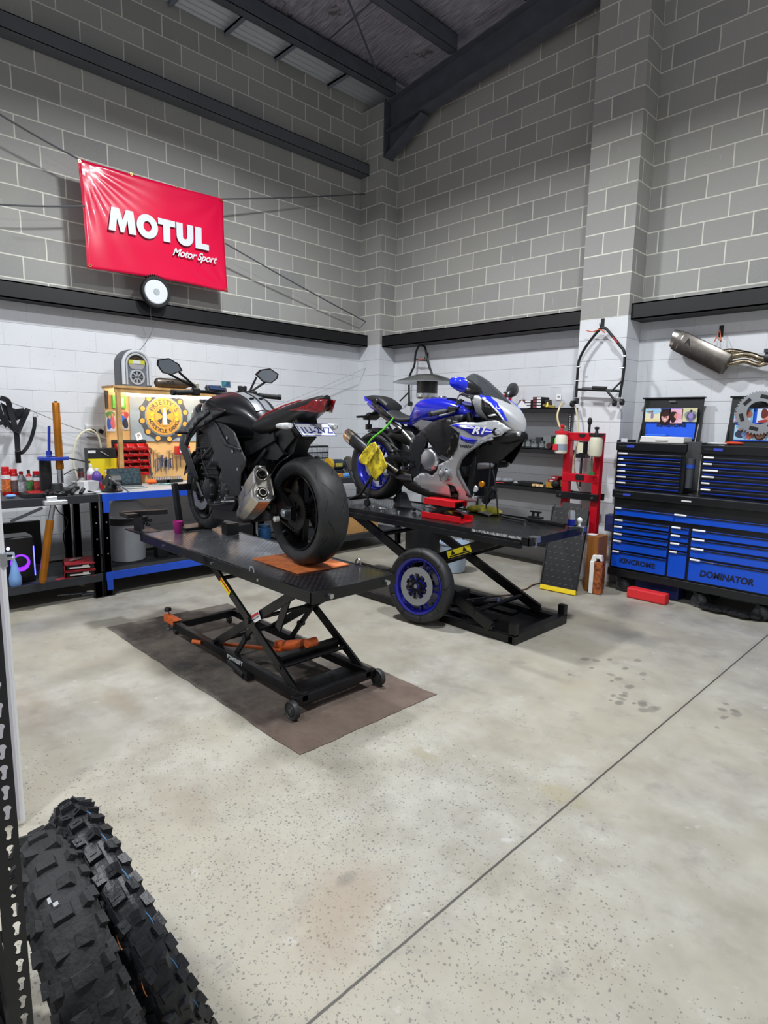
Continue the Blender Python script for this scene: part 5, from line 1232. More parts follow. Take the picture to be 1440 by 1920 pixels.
# red parts bins: rows of scoop bins on a rail
def bin_mesh(w_=.10, d=.11, h=.06):
    b = MB(); t = .004
    b.b2(0, d, -w_ / 2, w_ / 2, 0, t); b.b2(0, t, -w_ / 2, w_ / 2, 0, h)
    for y in (-w_ / 2, w_ / 2 - t): b.prism([(0, 0), (d * .85, 0), (d, h * .45), (d * .7, h), (0, h)], 'xz', y, y + t)
    b.prism([(d * .85, 0), (d * .85 + t, 0), (d + t, h * .45), (d, h * .45)], 'xz', -w_ / 2, w_ / 2)
    b.b2(d, d + .006, -.02, .02, h * .15, h * .4)
    return b
proto = None; r0 = W(209, 838); r1 = W(268, 838)
for r in range(5):
    zz = r0.z - .03 - r * .062
    for c in range(3):
        if r == 4 and c == 0: continue
        y = r0.y + .07 + c * .102 + (.01 if r % 2 else 0)
        if proto is None:
            proto = bin_mesh().build('parts_bin', M('#c9201c', .35)); o = proto; tag(o, 'x', 'parts bin', 'red scoop bins on the backboard')
            MB().b2(.01, .09, -.035, .035, .004, .03).build('contents', M('#8b8f94', .5, .4, .6, 90), proto)
            proto.location = (BX + .004, y, zz)
        else: o = dup(proto, (BX + .004, y, zz))
        o['label'] = 'small red parts bin, %s of its row, %s row of the backboard rack' % (('left', 'middle', 'right')[c], ('top', 'second', 'third', 'fourth', 'lowest')[r])
del o['group']; o['group'] = 'red scoop bins on the backboard'
tag(MB().b2(BX + .002, BX + .012, r0.y, r0.y + .34, r0.z + .045, r0.z + .07).b2(BX + .002, BX + .006, r0.y, r0.y + .34, r0.z - .29, r0.z + .05).build('bin_rail', BLACKM), 'black louvred rail carrying the red parts bins on the backboard', 'rack')
a_ = W(326, 838); rb_ = tag(MB().b2(BX + .01, BX + .09, a_.y, a_.y + .14, a_.z - .075, a_.z + .01).build('red_case', REDP, bevel=.006), 'red storage case hung on the backboard behind the motorcycle', 'case')
MB().b2(BX + .09, BX + .094, a_.y + .02, a_.y + .13, a_.z - .06, a_.z - .01).build('label', M('#c7c9cc', .4), rb_)

# spanners, T-bars and pliers hanging / standing on the board
def spanner(name, label, p, L, w_, mat, group, x=BX + .008):
    b = MB().b2(x, x + .005, p.y - w_ * .25, p.y + w_ * .25, p.z - L, p.z)
    b.lathe([(w_ * .35, 0), (w_ * .62, 0), (w_ * .62, .007), (w_ * .35, .007)], c=(x - .001, p.y, p.z), ax=(1, 0, 0), n=16, closed=True)
    b.lathe([(w_ * .25, 0), (w_ * .55, 0), (w_ * .55, .007), (w_ * .25, .007)], c=(x - .001, p.y, p.z - L), ax=(1, 0, 0), n=14, closed=True)
    return tag(b.build(name, mat, smooth=True), label, 'spanner', group)
spanner('adjustable_spanner', 'large chrome adjustable spanner hanging beside the red bins', W(279, 845), .24, .052, CHR, None)
for k in range(8):
    q = W(291 + k * 4, 862 - (8 if k == 3 else 0) - k % 3 * 2)
    spanner('combination_spanner', 'steel spanner, %s from the left in the stepped row beside the red bins' % ('first', 'second', 'third', 'fourth', 'fifth', 'sixth', 'seventh', 'eighth')[k], q, .115 - .004 * k, .015, M('#3f5aa3' if k % 2 else '#9aa0a8', .3, .8), 'stepped row of spanners on the backboard')
for k in range(7):
    q = W(287 + (k % 3) * 7 if k < 3 else 316 + (k - 3) * 7, 845 + (k % 3) * 4)
    b = MB().cyl((BX + .012, q.y, q.z), (BX + .012, q.y, q.z - .17), .004, n=8).cyl((BX + .012, q.y - .03, q.z), (BX + .012, q.y + .03, q.z), .004, n=8)
    tag(b.build('t_bar_wrench', CHR, smooth=True), ('chrome T-bar wrench, %s of the three beside the spanners' % ('left', 'middle', 'right')[k] if k < 3 else 'chrome T-bar wrench, %s of the four below the red case' % ('leftmost', 'second', 'third', 'rightmost')[k - 3]), 'wrench', 'T-bar wrenches on the backboard' + (' left' if k < 3 else ' right'))
q = W(310, 862)
sd = tag(MB().cyl((BX + .015, q.y, q.z), (BX + .015, q.y, q.z - .07), .011, n=12).build('screwdriver', BLACKM, smooth=True), 'black-handled screwdriver hanging between the spanners and the T-bars', 'screwdriver')
MB().cyl((BX + .015, q.y, q.z - .07), (BX + .015, q.y, q.z - .15), .003, n=8).build('blade', STEEL, sd)

# on the backboard shelf: jukebox radio and an old exhaust can
jb0, jb1 = P(229, 727, x=-5.93), P(287, 727, x=-5.93)
jy = (jb0.y + jb1.y) / 2; jw = jb1.y - jb0.y; jz = zb1 + .022
JH = P(258, 654, x=-5.93).z - jz
jx = -5.95
juke = thing('jukebox_radio', 'small arched jukebox radio with chrome tubes standing on top of the backboard', 'radio', (jx, jy, jz))
def arch(w_, h, n=14, k=1.0): 
    r = w_ / 2; return [(-r, 0), (-r, h - r)] + [(-r * math.cos(pi * i / n), h - r + r * math.sin(pi * i / n)) for i in range(1, n)] + [(r, h - r), (r, 0)]
MB().prism(arch(jw, JH), 'yz', -.17, 0).build('body', M('#4e5259', .45), juke, bevel=.006)
MB().prism(arch(jw * .96, JH * .98), 'yz', 0, .008).build('front_panel', M('#9aa0a8', .25, .8), juke, bevel=.003)
for (k, r, c) in ((.43, .016, '#e6e9ee'), (.33, .010, '#c8ccd2')):
    r_w = jw * k; pts = [(.018, -r_w, .02), (.018, -r_w, JH - jw * .5)] + [(.018, -r_w * math.cos(pi * i / 12), JH - jw * .5 + r_w * math.sin(pi * i / 12)) for i in range(1, 12)] + [(.018, r_w, JH - jw * .5), (.018, r_w, .02)]
    MB().tube(pts, r, 10).build('light_tube', M(c, .15, .35, coat=.5), juke, smooth=True)
MB().prism([(p[0] * .55, JH * .66 + (p[1]) * .32) for p in arch(jw, jw * .9)], 'yz', .008, .012).build('dial_window', M('#3a3126', .15, 0, .5, 60), juke)
MB().b2(.010, .018, -jw * .26, jw * .26, JH * .60, JH * .70).build('song_card', M('#b9b73a', .4), juke)
MB().b2(.012, .020, -jw * .12, jw * .12, JH * .61, JH * .69).build('card_centre', M('#c3c7c9', .4), juke)
MB().prism([(-jw * .27, JH * .59), (jw * .27, JH * .59), (jw * .18, JH * .47), (-jw * .18, JH * .47)], 'yz', .008, .016).build('control_panel', M('#a7a3a6', .3, .3), juke)
sc2 = MB().lathe([(jw * .19, .006), (jw * .24, .006), (jw * .24, .022), (jw * .19, .022)], c=(0, 0, JH * .26), ax=(1, 0, 0), n=32, closed=True).build('speaker_ring', M('#e3e6ea', .15, .6, coat=.5), juke, smooth=True)
MB().lathe([(0, .006), (jw * .2, .006), (jw * .2, .01), (0, .01)], c=(0, 0, JH * .26), ax=(1, 0, 0), n=32).build('speaker_cone', M('#3a3c42', .5), juke)
fm = MB()
for k in range(8):
    a = 2 * pi * k / 8; fm.bar((.013, 0, JH * .26), (.013, jw * .19 * math.cos(a), JH * .26 + jw * .19 * math.sin(a)), .012, .005, upv=(1, 0, 0))
fm.build('speaker_rays', M('#d9dce0', .2, .7), juke)
MB().b2(.008, .016, -jw * .3, jw * .3, JH * .245, JH * .275).build('chrome_bar', CHR, juke)
cq = P(260, 652, x=-5.95)
tag(MB().tube(catmull([(-6.262, 2.72, 2.74), (-6.25, 2.71, 2.60), (-6.26, 2.72, 2.45), (-6.0, 2.50, JH + jz + .02), (-5.99, 2.47, JH + jz)], 8), .003, 6).build('lamp_lead', M('#5a5c60', .5), smooth=True), 'thin dark cord hanging from the round lamp to the jukebox radio', 'cord')
ey, ez = P(320, 715, x=-5.9).y, zb1 + .022 + .052
es = tag(MB().lathe([(.02, -.17), (.044, -.155), (.05, -.12), (.05, .12), (.044, .15), (.024, .19), (.024, .26)], c=(-5.93, ey + .02, ez), ax=(0, 1, 0), n=28).build('old_exhaust_can', M('#5d544c', .35, .7, .25, 8), smooth=True), 'small brown metal exhaust can lying on the backboard shelf beside the jukebox radio', 'exhaust')
text('lettering', 'FG', .05, M('#2a2522', .5), es, (-5.878, ey - .01, ez), (0, 1, 0), (0, 0, 1), .0006, .0015, sx=1.4)

# round LED lamp and banner above
ld = thing('round_led_lamp', 'round white LED lamp with black finned rim sitting on the black channel below the banner', 'lamp', (-6.30, 2.775, 2.865))
MB().lathe([(0, 0), (.135, 0), (.15, .012), (.152, .05), (.145, .062), (.125, .062), (.120, .045)], ax=(1, 0, 0), n=40).build('housing', BLACKM, ld, smooth=True)
MB().lathe([(0, .056), (.112, .056), (.120, .050)], ax=(1, 0, 0), n=40).build('diffuser', M('#d9dde2', .3), ld, smooth=True)
MB().lathe([(0, .060), (.03, .060), (.034, .056)], ax=(1, 0, 0), n=24).build('centre_cap', M('#a9b2b5', .3), ld, smooth=True)
fn = MB()
for k in range(9):
    a = rad(60 + k * 8); fn.box((.03, .158 * math.cos(a), .158 * math.sin(a)), (.05, .006, .02), Matrix.Rotation(a - pi / 2, 3, 'X'))
fn.build('cooling_fins', BLACKM, ld)
ld.location = (-6.205, 2.735, 2.825)
# banner
def bann():
    c = [P(145, 297, x=-6.18), P(418, 373, x=-6.18), P(427, 548, x=-6.18), P(163, 503, x=-6.18)]
    nu, nv = 48, 34; bm = MB(); g = []
    for j in range(nv + 1):
        v = j / nv; row = []
        for i in range(nu + 1):
            u = i / nu; p = (c[0] * (1 - u) + c[1] * u) * (1 - v) + (c[3] * (1 - u) + c[2] * u) * v
            sag = .03 * math.sin(pi * u) * (1 - v) * .3; sd = .012 * math.sin(pi * v)
            p = p + Vector((0, 0, -sag)); p.y += sd * (1 - 2 * u) * .9; p.z += .02 * math.sin(pi * u) * v
            r = math.hypot(u, v * .65); th = math.atan2(v * .65, u)
            f = .020 * math.sin(th * 20) * math.exp(-r * 4.) * min(1, r * 8)
            r2 = math.hypot(1 - u, (1 - v) * .65); f += .012 * math.sin(math.atan2((1 - v), 1 - u) * 14) * math.exp(-r2 * 6)
            r3 = math.hypot(1 - u, v * .65); f += .010 * math.sin(math.atan2(v, 1 - u) * 12) * math.exp(-r3 * 6)
            f += .006 * noise.noise(Vector((u * 4, v * 3, 1))) + .012 * math.sin(pi * u) * math.sin(pi * v)
            p.x += f; row.append(bm.v(p))
        g.append(row)
    for j in range(nv):
        for i in range(nu): bm.f([g[j][i], g[j][i + 1], g[j + 1][i + 1], g[j + 1][i]])
    return bm, c
bmn, bc = bann()
RB = M('#dc0a40', .28, coat=.25, bump=.06, bscale=8)
bn = bmn.build('banner', RB, smooth=True, ang=80); tag(bn, 'glossy red oil brand banner tied by ropes high on the left wall', 'banner')
md = bn.modifiers.new('s', 'SOLIDIFY'); md.thickness = .002
WT = M('#d6dadd', .4)
def bp(u, v): return (bc[0] * (1 - u) + bc[1] * u) * (1 - v) + (bc[3] * (1 - u) + bc[2] * u) * v
tx = (bc[1] - bc[0]).normalized(); tx2 = (bp(1, .45) - bp(0, .45)).normalized()
ty = Vector((0, 0, 1)); o_ = bp(.52, .475) + Vector((.022, 0, 0))
def ell(cx, rx, ry, n=28): return [(cx + rx * math.cos(2 * pi * i / n), .5 + ry * math.sin(2 * pi * i / n)) for i in range(n)]
def arcu(r, x0): return [(x0 + .43 - r * math.cos(pi * i / 10), .40 - (r * .95) * math.sin(pi * i / 10)) for i in range(11)]
GL = {'M': [(0, 0), (.16, 1), (.50, 1), (.64, .52), (.80, 1), (1.13, 1), (1.24, 0), (.90, 0), (.86, .56), (.68, 0), (.53, 0), (.39, .56), (.31, 0)],
      'T': [(2.28, 1), (3.12, 1), (3.12, .73), (2.86, .73), (2.86, 0), (2.52, 0), (2.52, .73), (2.28, .73)],
      'U': [(3.18, 1), (3.18, .40)] + arcu(.43, 3.18)[1:-1] + [(4.04, .40), (4.04, 1), (3.72, 1), (3.72, .40)] + arcu(.11, 3.18)[1:-1][::-1] + [(3.50, .40), (3.50, 1)],
      'L': [(4.14, 1), (4.48, 1), (4.48, .27), (4.86, .27), (4.86, 0), (4.14, 0)]}
SU = .213; lo_ = bp(.150, .485) - ty * .108
def gp_(q, d, g=0.0): return lo_ + tx2 * (q[0] * SU) + ty * (q[1] * SU) + Vector((.030 + d, 0, g))
for dk, (mt2, dd, gg) in enumerate(((M('#4a1020', .5), -.002, -.006), (WT, 0, 0))):
    for k_, ol in GL.items():
        b = MB(); b.loft([[gp_(q, dd + e, gg) for q in ol] for e in (0, .0015)]); b.build('banner_letter', mt2, bn)
    b = MB(); o1, o2 = ell(1.77, .50, .53), ell(1.77, .19, .23)
    for e in (0, .0015):
        ra = [b.v(gp_(q, dd + e, gg)) for q in o1]; rb = [b.v(gp_(q, dd + e, gg)) for q in o2]; b.bridge(ra, rb)
    b.build('banner_letter', mt2, bn)
text('banner_text', 'Motor Sport', .105, WT, bn, bp(.735, .685) + Vector((.031, 0, 0)), tx2, ty, .001, .0022, .45, sx=.95, space=.95)
for u, v in ((.01, .02), (.33, .008), (.64, .008), (.985, .02), (.98, .97), (.02, .97), (.40, .985)):
    q = bp(u, v); MB().lathe([(.008, 0), (.014, 0), (.014, .004), (.008, .004)], c=(q.x + .004, q.y, q.z), ax=(1, 0, 0), n=16, closed=True).build('eyelet', M('#b49a5c', .3, .8), bn)
ROPE = M('#5a5b5f', .7)
for nm, pts in (('upper right rope from the banner to the corner pier', [bc[1], Vector((-6.355, 5.74, 4.581))]), ('lower right rope slanting from the banner down to the corner pier', [bp(1, .47), Vector((-6.313, 5.74, 2.928))]),
                ('rope rising from the top left corner of the banner', [bc[0], P(-40, 190, x=-6.18)]), ('rope running level to the left from behind the banner', [bp(.02, .42), P(-40, 381, x=-6.2)])):
    a, b = Vector(pts[0]), Vector(pts[1]); n = 14
    pp = [a.lerp(b, i / n) + Vector((0, 0, -.012 * math.sin(pi * i / n))) for i in range(n + 1)]
    tag(MB().tube(pp, .008, 6).build('rope', ROPE, smooth=True), nm, 'rope')
wr = [Vector((-6.30, 5.74, 2.304)), Vector((-6.32, 4.6, 1.86)), Vector((-6.30, 3.5, 1.50))]
tag(MB().tube(catmull(wr, 6), .006, 6).build('rope', M('#c3c6ca', .6), smooth=True), 'pale rope running down from the corner pier behind the black motorcycle', 'rope')
# ---------------------------------------------------------------- things on and under the left benches
def bottle(name, label, cat, x, y, z, r, h, col, cap, band=None, kind='can', group=None, band2=None):
    t = thing(name, label, cat, (x, y, z), 0, group)
    if kind == 'can':
        MB().lathe([(r * .96, 0), (r, .004), (r, h * .80), (r * .82, h * .85), (r * .45, h * .87)], n=24).build('body', M(col, .3, .2), t, smooth=True)
        MB().lathe([(r * .86, h * .84), (r * .88, h * .85), (r * .88, h * .995), (r * .8, h), (0, h)], n=24).build('cap', M(cap, .35), t, smooth=True)
    else:
        MB().lathe([(r * .9, 0), (r, .006), (r, h * .60), (r * .85, h * .72), (r * .38, h * .84), (r * .36, h * .87)], n=24).build('body', M(col, .35), t, smooth=True)
        MB().lathe([(r * .42, h * .86), (r * .44, h * .87), (r * .42, h * .99), (0, h)], n=18).build('cap', M(cap, .4), t, smooth=True)
    if band: MB().lathe([(r * 1.003, h * .12), (r * 1.01, h * .12), (r * 1.01, h * .55), (r * 1.003, h * .55)], n=24, closed=True).build('label', M(band, .4, 0, .5, 40), t, smooth=True)
    if band2: MB().lathe([(r * 1.004, h * .57), (r * 1.012, h * .57), (r * 1.012, h * .72), (r * 1.004, h * .72)], n=24, closed=True).build('label_band', M(band2, .4), t, smooth=True)
    return t
ZB = .907
cans = [((12, 915), .033, .235, '#b3141c', '#cc1720', '#c46a34', 'white', 'spray can with orange label at the left end of the row on the near bench', 'can'),
        ((27, 912), .030, .215, '#a3161c', '#c81a20', '#5a4a4c', 'white', 'red-capped spray can standing second in the row on the near bench', 'can'),
        ((41, 912), .036, .195, '#72767c', '#8f1a1e', '#b9bcc0', None, 'grey oil bottle with dark red cap standing among the red spray cans', 'bottle'),
        ((55, 909), .028, .205, '#b81f24', '#202024', '#4c8a4a', 'white', 'red bottle with black cap and green label beside the grey oil bottle', 'bottle'),
        ((69, 908), .030, .190, '#47484e', '#c0161d', '#b54340', 'white', 'dark spray can with red cap and white band near the blue fork tool', 'can'),
        ((81, 905), .030, .190, '#6a1a20', '#7c1a1e', '#c9b7b0', None, 'dark red can half hidden behind the black post of the fork tool', 'can')]
for (px, r, h, c, cp, bd, b2_, lb, kd) in cans:
    p = P(px[0], px[1], x=-5.72); 
    bottle('spray_can' if kd == 'can' else 'oil_bottle', lb, kd, -5.72, p.y, ZB, r, h, c, cp, bd, kd, None, '#dcdde0' if b2_ else None)
# cans hidden behind on the blue bench side
p = P(160, 903, x=-5.86)
bottle('spray_can', 'dark red spray can standing behind the grey box on the bench corner', 'can', -5.86, P(152, 895, x=-5.86).y, ZB, .028, .19, '#5d2025', '#3a3b3f', '#b9b6b4', 'can')
bottle('cleaner_bottle', 'white bottle with pink label standing behind the grey box', 'bottle', -5.95, P(170, 885, x=-5.95).y, ZB, .034, .22, '#dfe0e4', '#e6e6e8', '#d3719b', 'bottle')
bottle('cleaner_bottle', 'white-capped bottle with purple label standing behind the vise', 'bottle', -5.82, P(181, 890, x=-5.82).y, ZB, .042, .19, '#5b3f92', '#e4e4e8', '#493a8e', 'bottle')
bottle('cleaner_bottle', 'yellow bottle with white cap standing left of the pine post', 'bottle', -5.88, P(199, 885, x=-5.88).y, ZB, .028, .16, '#c9a227', '#e8e6dd', '#b08a2c', 'bottle')
bottle('jar', 'yellow-lidded tub standing behind the bottles on the blue bench', 'jar', -6.02, P(205, 870, x=-6.02).y, ZB, .042, .17, '#c8b98a', '#e2cf29', '#a88a4a', 'can')
bottle('tub', 'pink tub standing right of the yellow bottle on the blue bench', 'tub', -5.92, P(213, 880, x=-5.92).y, ZB, .045, .10, '#d8458f', '#e87ab2', None, 'can')
bottle('cleaner_bottle', 'small white bottle standing beside the pink tub', 'bottle', -5.84, P(231, 882, x=-5.84).y, ZB, .022, .11, '#e4dfc8', '#f0efe8', None, 'bottle')
bottle('oil_bottle', 'small red bottle standing in front of the grey box by the vise', 'bottle', -5.70, P(191, 905, x=-5.70).y, ZB, .018, .085, '#c5202a', '#d8262d', None, 'bottle')
# red and black tray
p = P(45, 915, x=-5.50)
tr = tag(MB().b2(-5.60, -5.40, p.y - .02, p.y + .20, ZB, ZB + .035).build('plastic_tray', M('#17181b', .45), bevel=.004), 'flat black tray with red edge lying beside the fork tool on the near bench', 'tray')
MB().b2(-5.58, -5.42, p.y + .02, p.y + .18, ZB + .035, ZB + .040).build('red_lid', REDP, tr)
p = P(20, 913, x=-5.48)
tag(MB().ball((-5.50, p.y, ZB + .016), .03, (1.2, 1.3, .5)).build('blue_wipe', M('#6f9ed8', .8), smooth=True), 'crumpled pale blue wipe lying at the left end of the near bench', 'wipe')
# fork leg clamp stand with gold fork
fx = -5.46
def Q(px, py, x=fx): return P(px, py, x=x)
fk = thing('fork_clamp_tool', 'blue and black suspension clamp tool standing on the near bench, blue rod upright', 'tool', (0, 0, 0))
ring = Q(99, 860); MB().lathe([(.055, -.012), (.115, -.012), (.118, 0), (.115, .014), (.055, .014)], c=(fx - .02, ring.y + .01, ring.z), n=36, closed=True).build('clamp_ring', M('#2a45b4', .35, .3), fk, smooth=True)
q0, q1 = Q(94, 855), Q(94, 799); MB().cyl((fx - .03, q0.y, q0.z), (fx - .03, q1.y, q1.z), .011, n=14).cyl((fx - .03, q0.y, q0.z), (fx - .03, q0.y, q0.z + .04), .022, n=18).build('upright_rod', M('#2a3fb0', .35, .3), fk, smooth=True)
pp = Q(90, 880); MB().b2(fx - .07, fx - .03, pp.y - .05, pp.y + .035, ZB, ring.z - .012).build('upright_channel', M('#15161a', .45), fk, bevel=.004)
MB().lathe([(.0, 0), (.075, 0), (.08, .02), (.05, .05), (.042, .10), (.03, .10)], c=(fx, Q(106, 900).y, ZB), n=28).build('base_cup', M('#17181b', .5), fk, smooth=True)
bb = MB()
for (a, b) in (((-.10, -.06), (.02, .03)), ((.05, .10), (.0, .015)), ((-.02, .12), (.05, .04))):
    bb.bar((fx + .06, Q(106, 900).y + a[0], ZB + .03), (fx - .05, Q(106, 900).y + a[1] + .06, ZB + .05), .03, .03)
for k in range(5): bb.cyl((fx + .07, Q(106, 900).y - .12 + k * .07, ZB + .015), (fx + .02, Q(106, 900).y - .08 + k * .07, ZB + .045), .016, n=10)
bb.build('clamp_jaw', M('#1c1d21', .45), fk, smooth=True)
hd = MB().cyl((fx + .02, ring.y + .12, ring.z), (fx + .0, ring.y + .27, ring.z - .035), .006, n=10).ball((fx, ring.y + .28, ring.z - .035), .012).build('handle', DSTEEL, fk, smooth=True)
GOLD = M('#a8681a', .35, .6, .12, 8)
t0, t1, t2 = Q(107, 755), Q(108, 872), Q(110, 908)
gf = thing('suspension_leg', 'gold suspension fork leg held upright in the blue clamp tool', 'fork leg', (fx + .012, t0.y * .5 + t2.y * .5, 0))
zt, zm = t0.z, t1.z
MB().lathe([(0, zt), (.026, zt), (.029, zt - .006), (.029, zt - .30), (.030, zt - .31), (.029, zm + .02), (.031, zm + .01), (.031, zm - .03), (.024, zm - .035)][::-1], n=24).build('outer_tube', GOLD, gf, smooth=True)
MB().lathe([(.023, zm - .03), (.023, ZB + .105)], n=24).build('inner_tube', M('#c4c6ca', .15, 1.0), gf, smooth=True)
MB().lathe([(.012, zt + .012), (.012, zt)], n=6).build('top_bolt', BLACKM, gf)
# second leg hanging below the bench
hx = -5.30
a_, b_, c_ = P(100, 945, x=hx), P(94, 975, x=hx), P(80, 1088, x=hx)
gf2 = thing('suspension_leg', 'gold fork leg hanging upside down below the front edge of the near bench', 'fork leg', (0, 0, 0))
MB().cyl((hx, b_.y, b_.z), (hx, c_.y, c_.z), .029, n=22).cyl((hx, c_.y, c_.z), (hx, c_.y - .003, c_.z - .02), .024, n=22).build('outer_tube', GOLD, gf2, smooth=True)
MB().cyl((hx, a_.y + .0, a_.z), (hx, b_.y, b_.z), .021, n=22).build('inner_tube', M('#c4c6ca', .15, 1.0), gf2, smooth=True)
MB().b2(hx - .03, hx + .03, a_.y - .07, a_.y + .10, a_.z - .005, a_.z + .03).b2(hx - .06, hx - .02, a_.y - .04, a_.y + .04, a_.z - .005, a_.z + .06).build('axle_clamp', M('#d8dadd', .3, .6), gf2, bevel=.006)
a0, b0 = P(80, 952, x=-5.28), P(20, 978, x=-5.28)
MB().bar((-5.28, a0.y, a0.z), (-5.28, b0.y, b0.z), .012, .022).build('support_bar', M('#4c4e52', .5, .4), gf2)
# grey cardboard box with tape, papers, laptop, vise
def carton(name, label, x0, x1, y0, y1, z, h, col, rz=0., tape=None, cat='box', group=None):
    cx, cy = (x0 + x1) / 2, (y0 + y1) / 2; t = thing(name, label, cat, (cx, cy, z), rz, group); w_, d = abs(x1 - x0), abs(y1 - y0)
    MB().b2(-w_ / 2, w_ / 2, -d / 2, d / 2, 0, h).build('carton', M(col, .7, 0, .08, 12), t, bevel=.0015)
    if tape: MB().b2(-w_ / 2 - .0008, w_ / 2 + .0008, d * tape[0] - .018, d * tape[0] + .018, .003, h + .0008).build('tape', M(tape[1], .5), t)
    return t
p = P(163, 910, x=-5.66)
carton('small_box', 'grey cardboard box with white tape standing left of the vise', -5.80, -5.66, p.y - .09, p.y + .10, ZB, .082, '#b0b0b2', .1, (-.1, '#e4e5e7'))
p0 = P(155, 920, x=-5.55)
tag(MB().box((-5.56, p0.y, ZB + .001), (.17, .20, .0015), rad(12)).build('paper_sheet', M('#b4b6b9', .7)), 'grey sheet of paper lying at the corner of the near bench', 'paper')
tag(MB().box((-5.58, P(182, 918, x=-5.56).y, ZB + .001), (.10, .14, .0015), rad(-15)).build('paper_sheet', M('#d0d2d5', .7)), 'pale sheet of paper lying in front of the taped grey box', 'paper')
vy = P(210, 912, x=-5.50).y
vs = thing('bench_vise', 'black bench vise with steel handle bolted to the blue bench edge', 'vise', (-5.50, vy, ZB))
MB().lathe([(.085, 0), (.09, .012), (.06, .03), (.045, .06), (.0, .06)], n=24).build('swivel_base', M('#141517', .5), vs, smooth=True)
MB().prism([(-.13, .05), (.02, .05), (.06, .09), (.06, .15), (-.02, .15), (-.05, .11), (-.13, .10)], 'xz', -.045, .045).build('fixed_jaw', M('#1a1b1e', .5), vs, bevel=.008)
MB().prism([(.065, .07), (.13, .07), (.13, .11), (.10, .15), (.065, .15)], 'xz', -.045, .045).build('sliding_jaw', M('#1a1b1e', .5), vs, bevel=.006)
MB().cyl((.13, 0, .085), (.17, 0, .085), .014, n=14).cyl((.155, -.07, .135), (.155, .08, .01), .006, n=10).ball((.155, -.07, .135), .009).ball((.155, .08, .01), .009).build('handle', STEEL, vs, smooth=True)
p = P(243, 905, x=-5.66); py_ = p.y
lp = thing('laptop', 'small open laptop with dark scratched screen standing on the blue bench', 'laptop', (-5.70, py_, ZB), rad(-8))
MB().b2(-.10, .10, -.15, .15, 0, .012).build('base', M('#9aa3a4', .5), lp, bevel=.003)
MB().b2(-.07, .06, -.13, .13, .012, .0135).build('keyboard', M('#4a5253', .6, 0, .4, 120), lp)
MB().bar((-.10, 0, .012), (-.14, 0, .175), .30, .01, upv=(1, 0, 0)).build('lid', BLACKM, lp, bevel=.002)
MB().bar((-.096, 0, .028), (-.131, 0, .168), .27, .004, upv=(1, 0, 0)).build('screen', M('#2a3c44', .25, 0, .5, 40), lp)
# drill and driver bit cases in front of the backboard
q = P(287, 890, x=-5.95)
oc = tag(MB().ball((-5.93, P(284, 893, x=-5.93).y, ZB + .022), .035, (1, 1.5, .7)).build('orange_cloth', M('#e06020', .8, bump=.5, bscale=40), smooth=True), 'crumpled orange cloth lying on the blue bench below the hanging spanners', 'cloth')
for k, (px, lab) in enumerate(((300, 'left'), (325, 'right'))):
    q = P(px, 884, x=-5.98); t = thing('socket_rail', 'black rail of chrome sockets, the %s one on the blue bench' % lab, 'socket rail', (-5.98, q.y, ZB))
    MB().b2(-.03, .03, -.09, .09, 0, .03).build('rail', BLACKM, t, bevel=.003)
    for i in range(7): MB().cyl((0, -.075 + i * .025, .03), (0, -.075 + i * .025, .062), .010, n=12).build('socket', CHR, t, smooth=True)
for k in range(5):
    q = P(300 + k * 6, 896 - (k % 2) * 2, x=-5.80)
    tag(MB().box((-5.80, q.y, ZB + .005 + .002 * (k % 3)), (.15, .018, .009), rad(60 + k * 17)).build('loose_spanner', M('#7fa3a8', .3, .8), bevel=.003), 'loose spanner in the heap before the socket rails, %s from the left' % ('first', 'second', 'third', 'fourth', 'last')[k], 'spanner', 'heap of loose spanners on the blue bench')
# stack of black case + hose behind
q0, q1 = P(158, 840, x=-6.12), P(213, 860, x=-6.12)
bx_ = thing('tool_case', 'black and yellow boxed power tool standing at the back where the two benches meet', 'box', (-6.08, (q0.y + q1.y) / 2, ZB))
wd = q1.y - q0.y; MB().b2(-.05, .05, -wd / 2, wd / 2, 0, q0.z - ZB).build('carton', M('#1b1b1d', .5), bx_, bevel=.002)
MB().b2(.05, .052, -wd / 2, wd / 2, .10, q0.z - ZB - .10).build('yellow_band', M('#d9c51e', .5), bx_)
MB().b2(.05, .0525, -wd / 2, -wd / 2 + .07, q0.z - ZB - .045, q0.z - ZB - .02).build('lettering_patch', M('#d8d8da', .5), bx_)
MB().bar((.052, -.02, q0.z - ZB - .03), (.052, .06, q0.z - ZB - .08), .004, .02, upv=(1, 0, 0)).build('picture_patch', M('#cfd0d2', .5), bx_)
hq = [(139, 875), (138, 850), (145, 822), (163, 806), (180, 812), (188, 830), (190, 850)]
tag(MB().tube(catmull([(-6.12, P(150, 880, x=-6.12).y, .917)] + [(-6.12, P(a, b, x=-6.12).y, P(a, b, x=-6.12).z) for a, b in hq] + [(-6.12, P(190, 850, x=-6.12).y, .917)], 6), .009, 8).build('clear_hose', M('#d9d4b8', .3), smooth=True), 'cream plastic hose looping up against the white wall behind the boxed tool', 'hose')
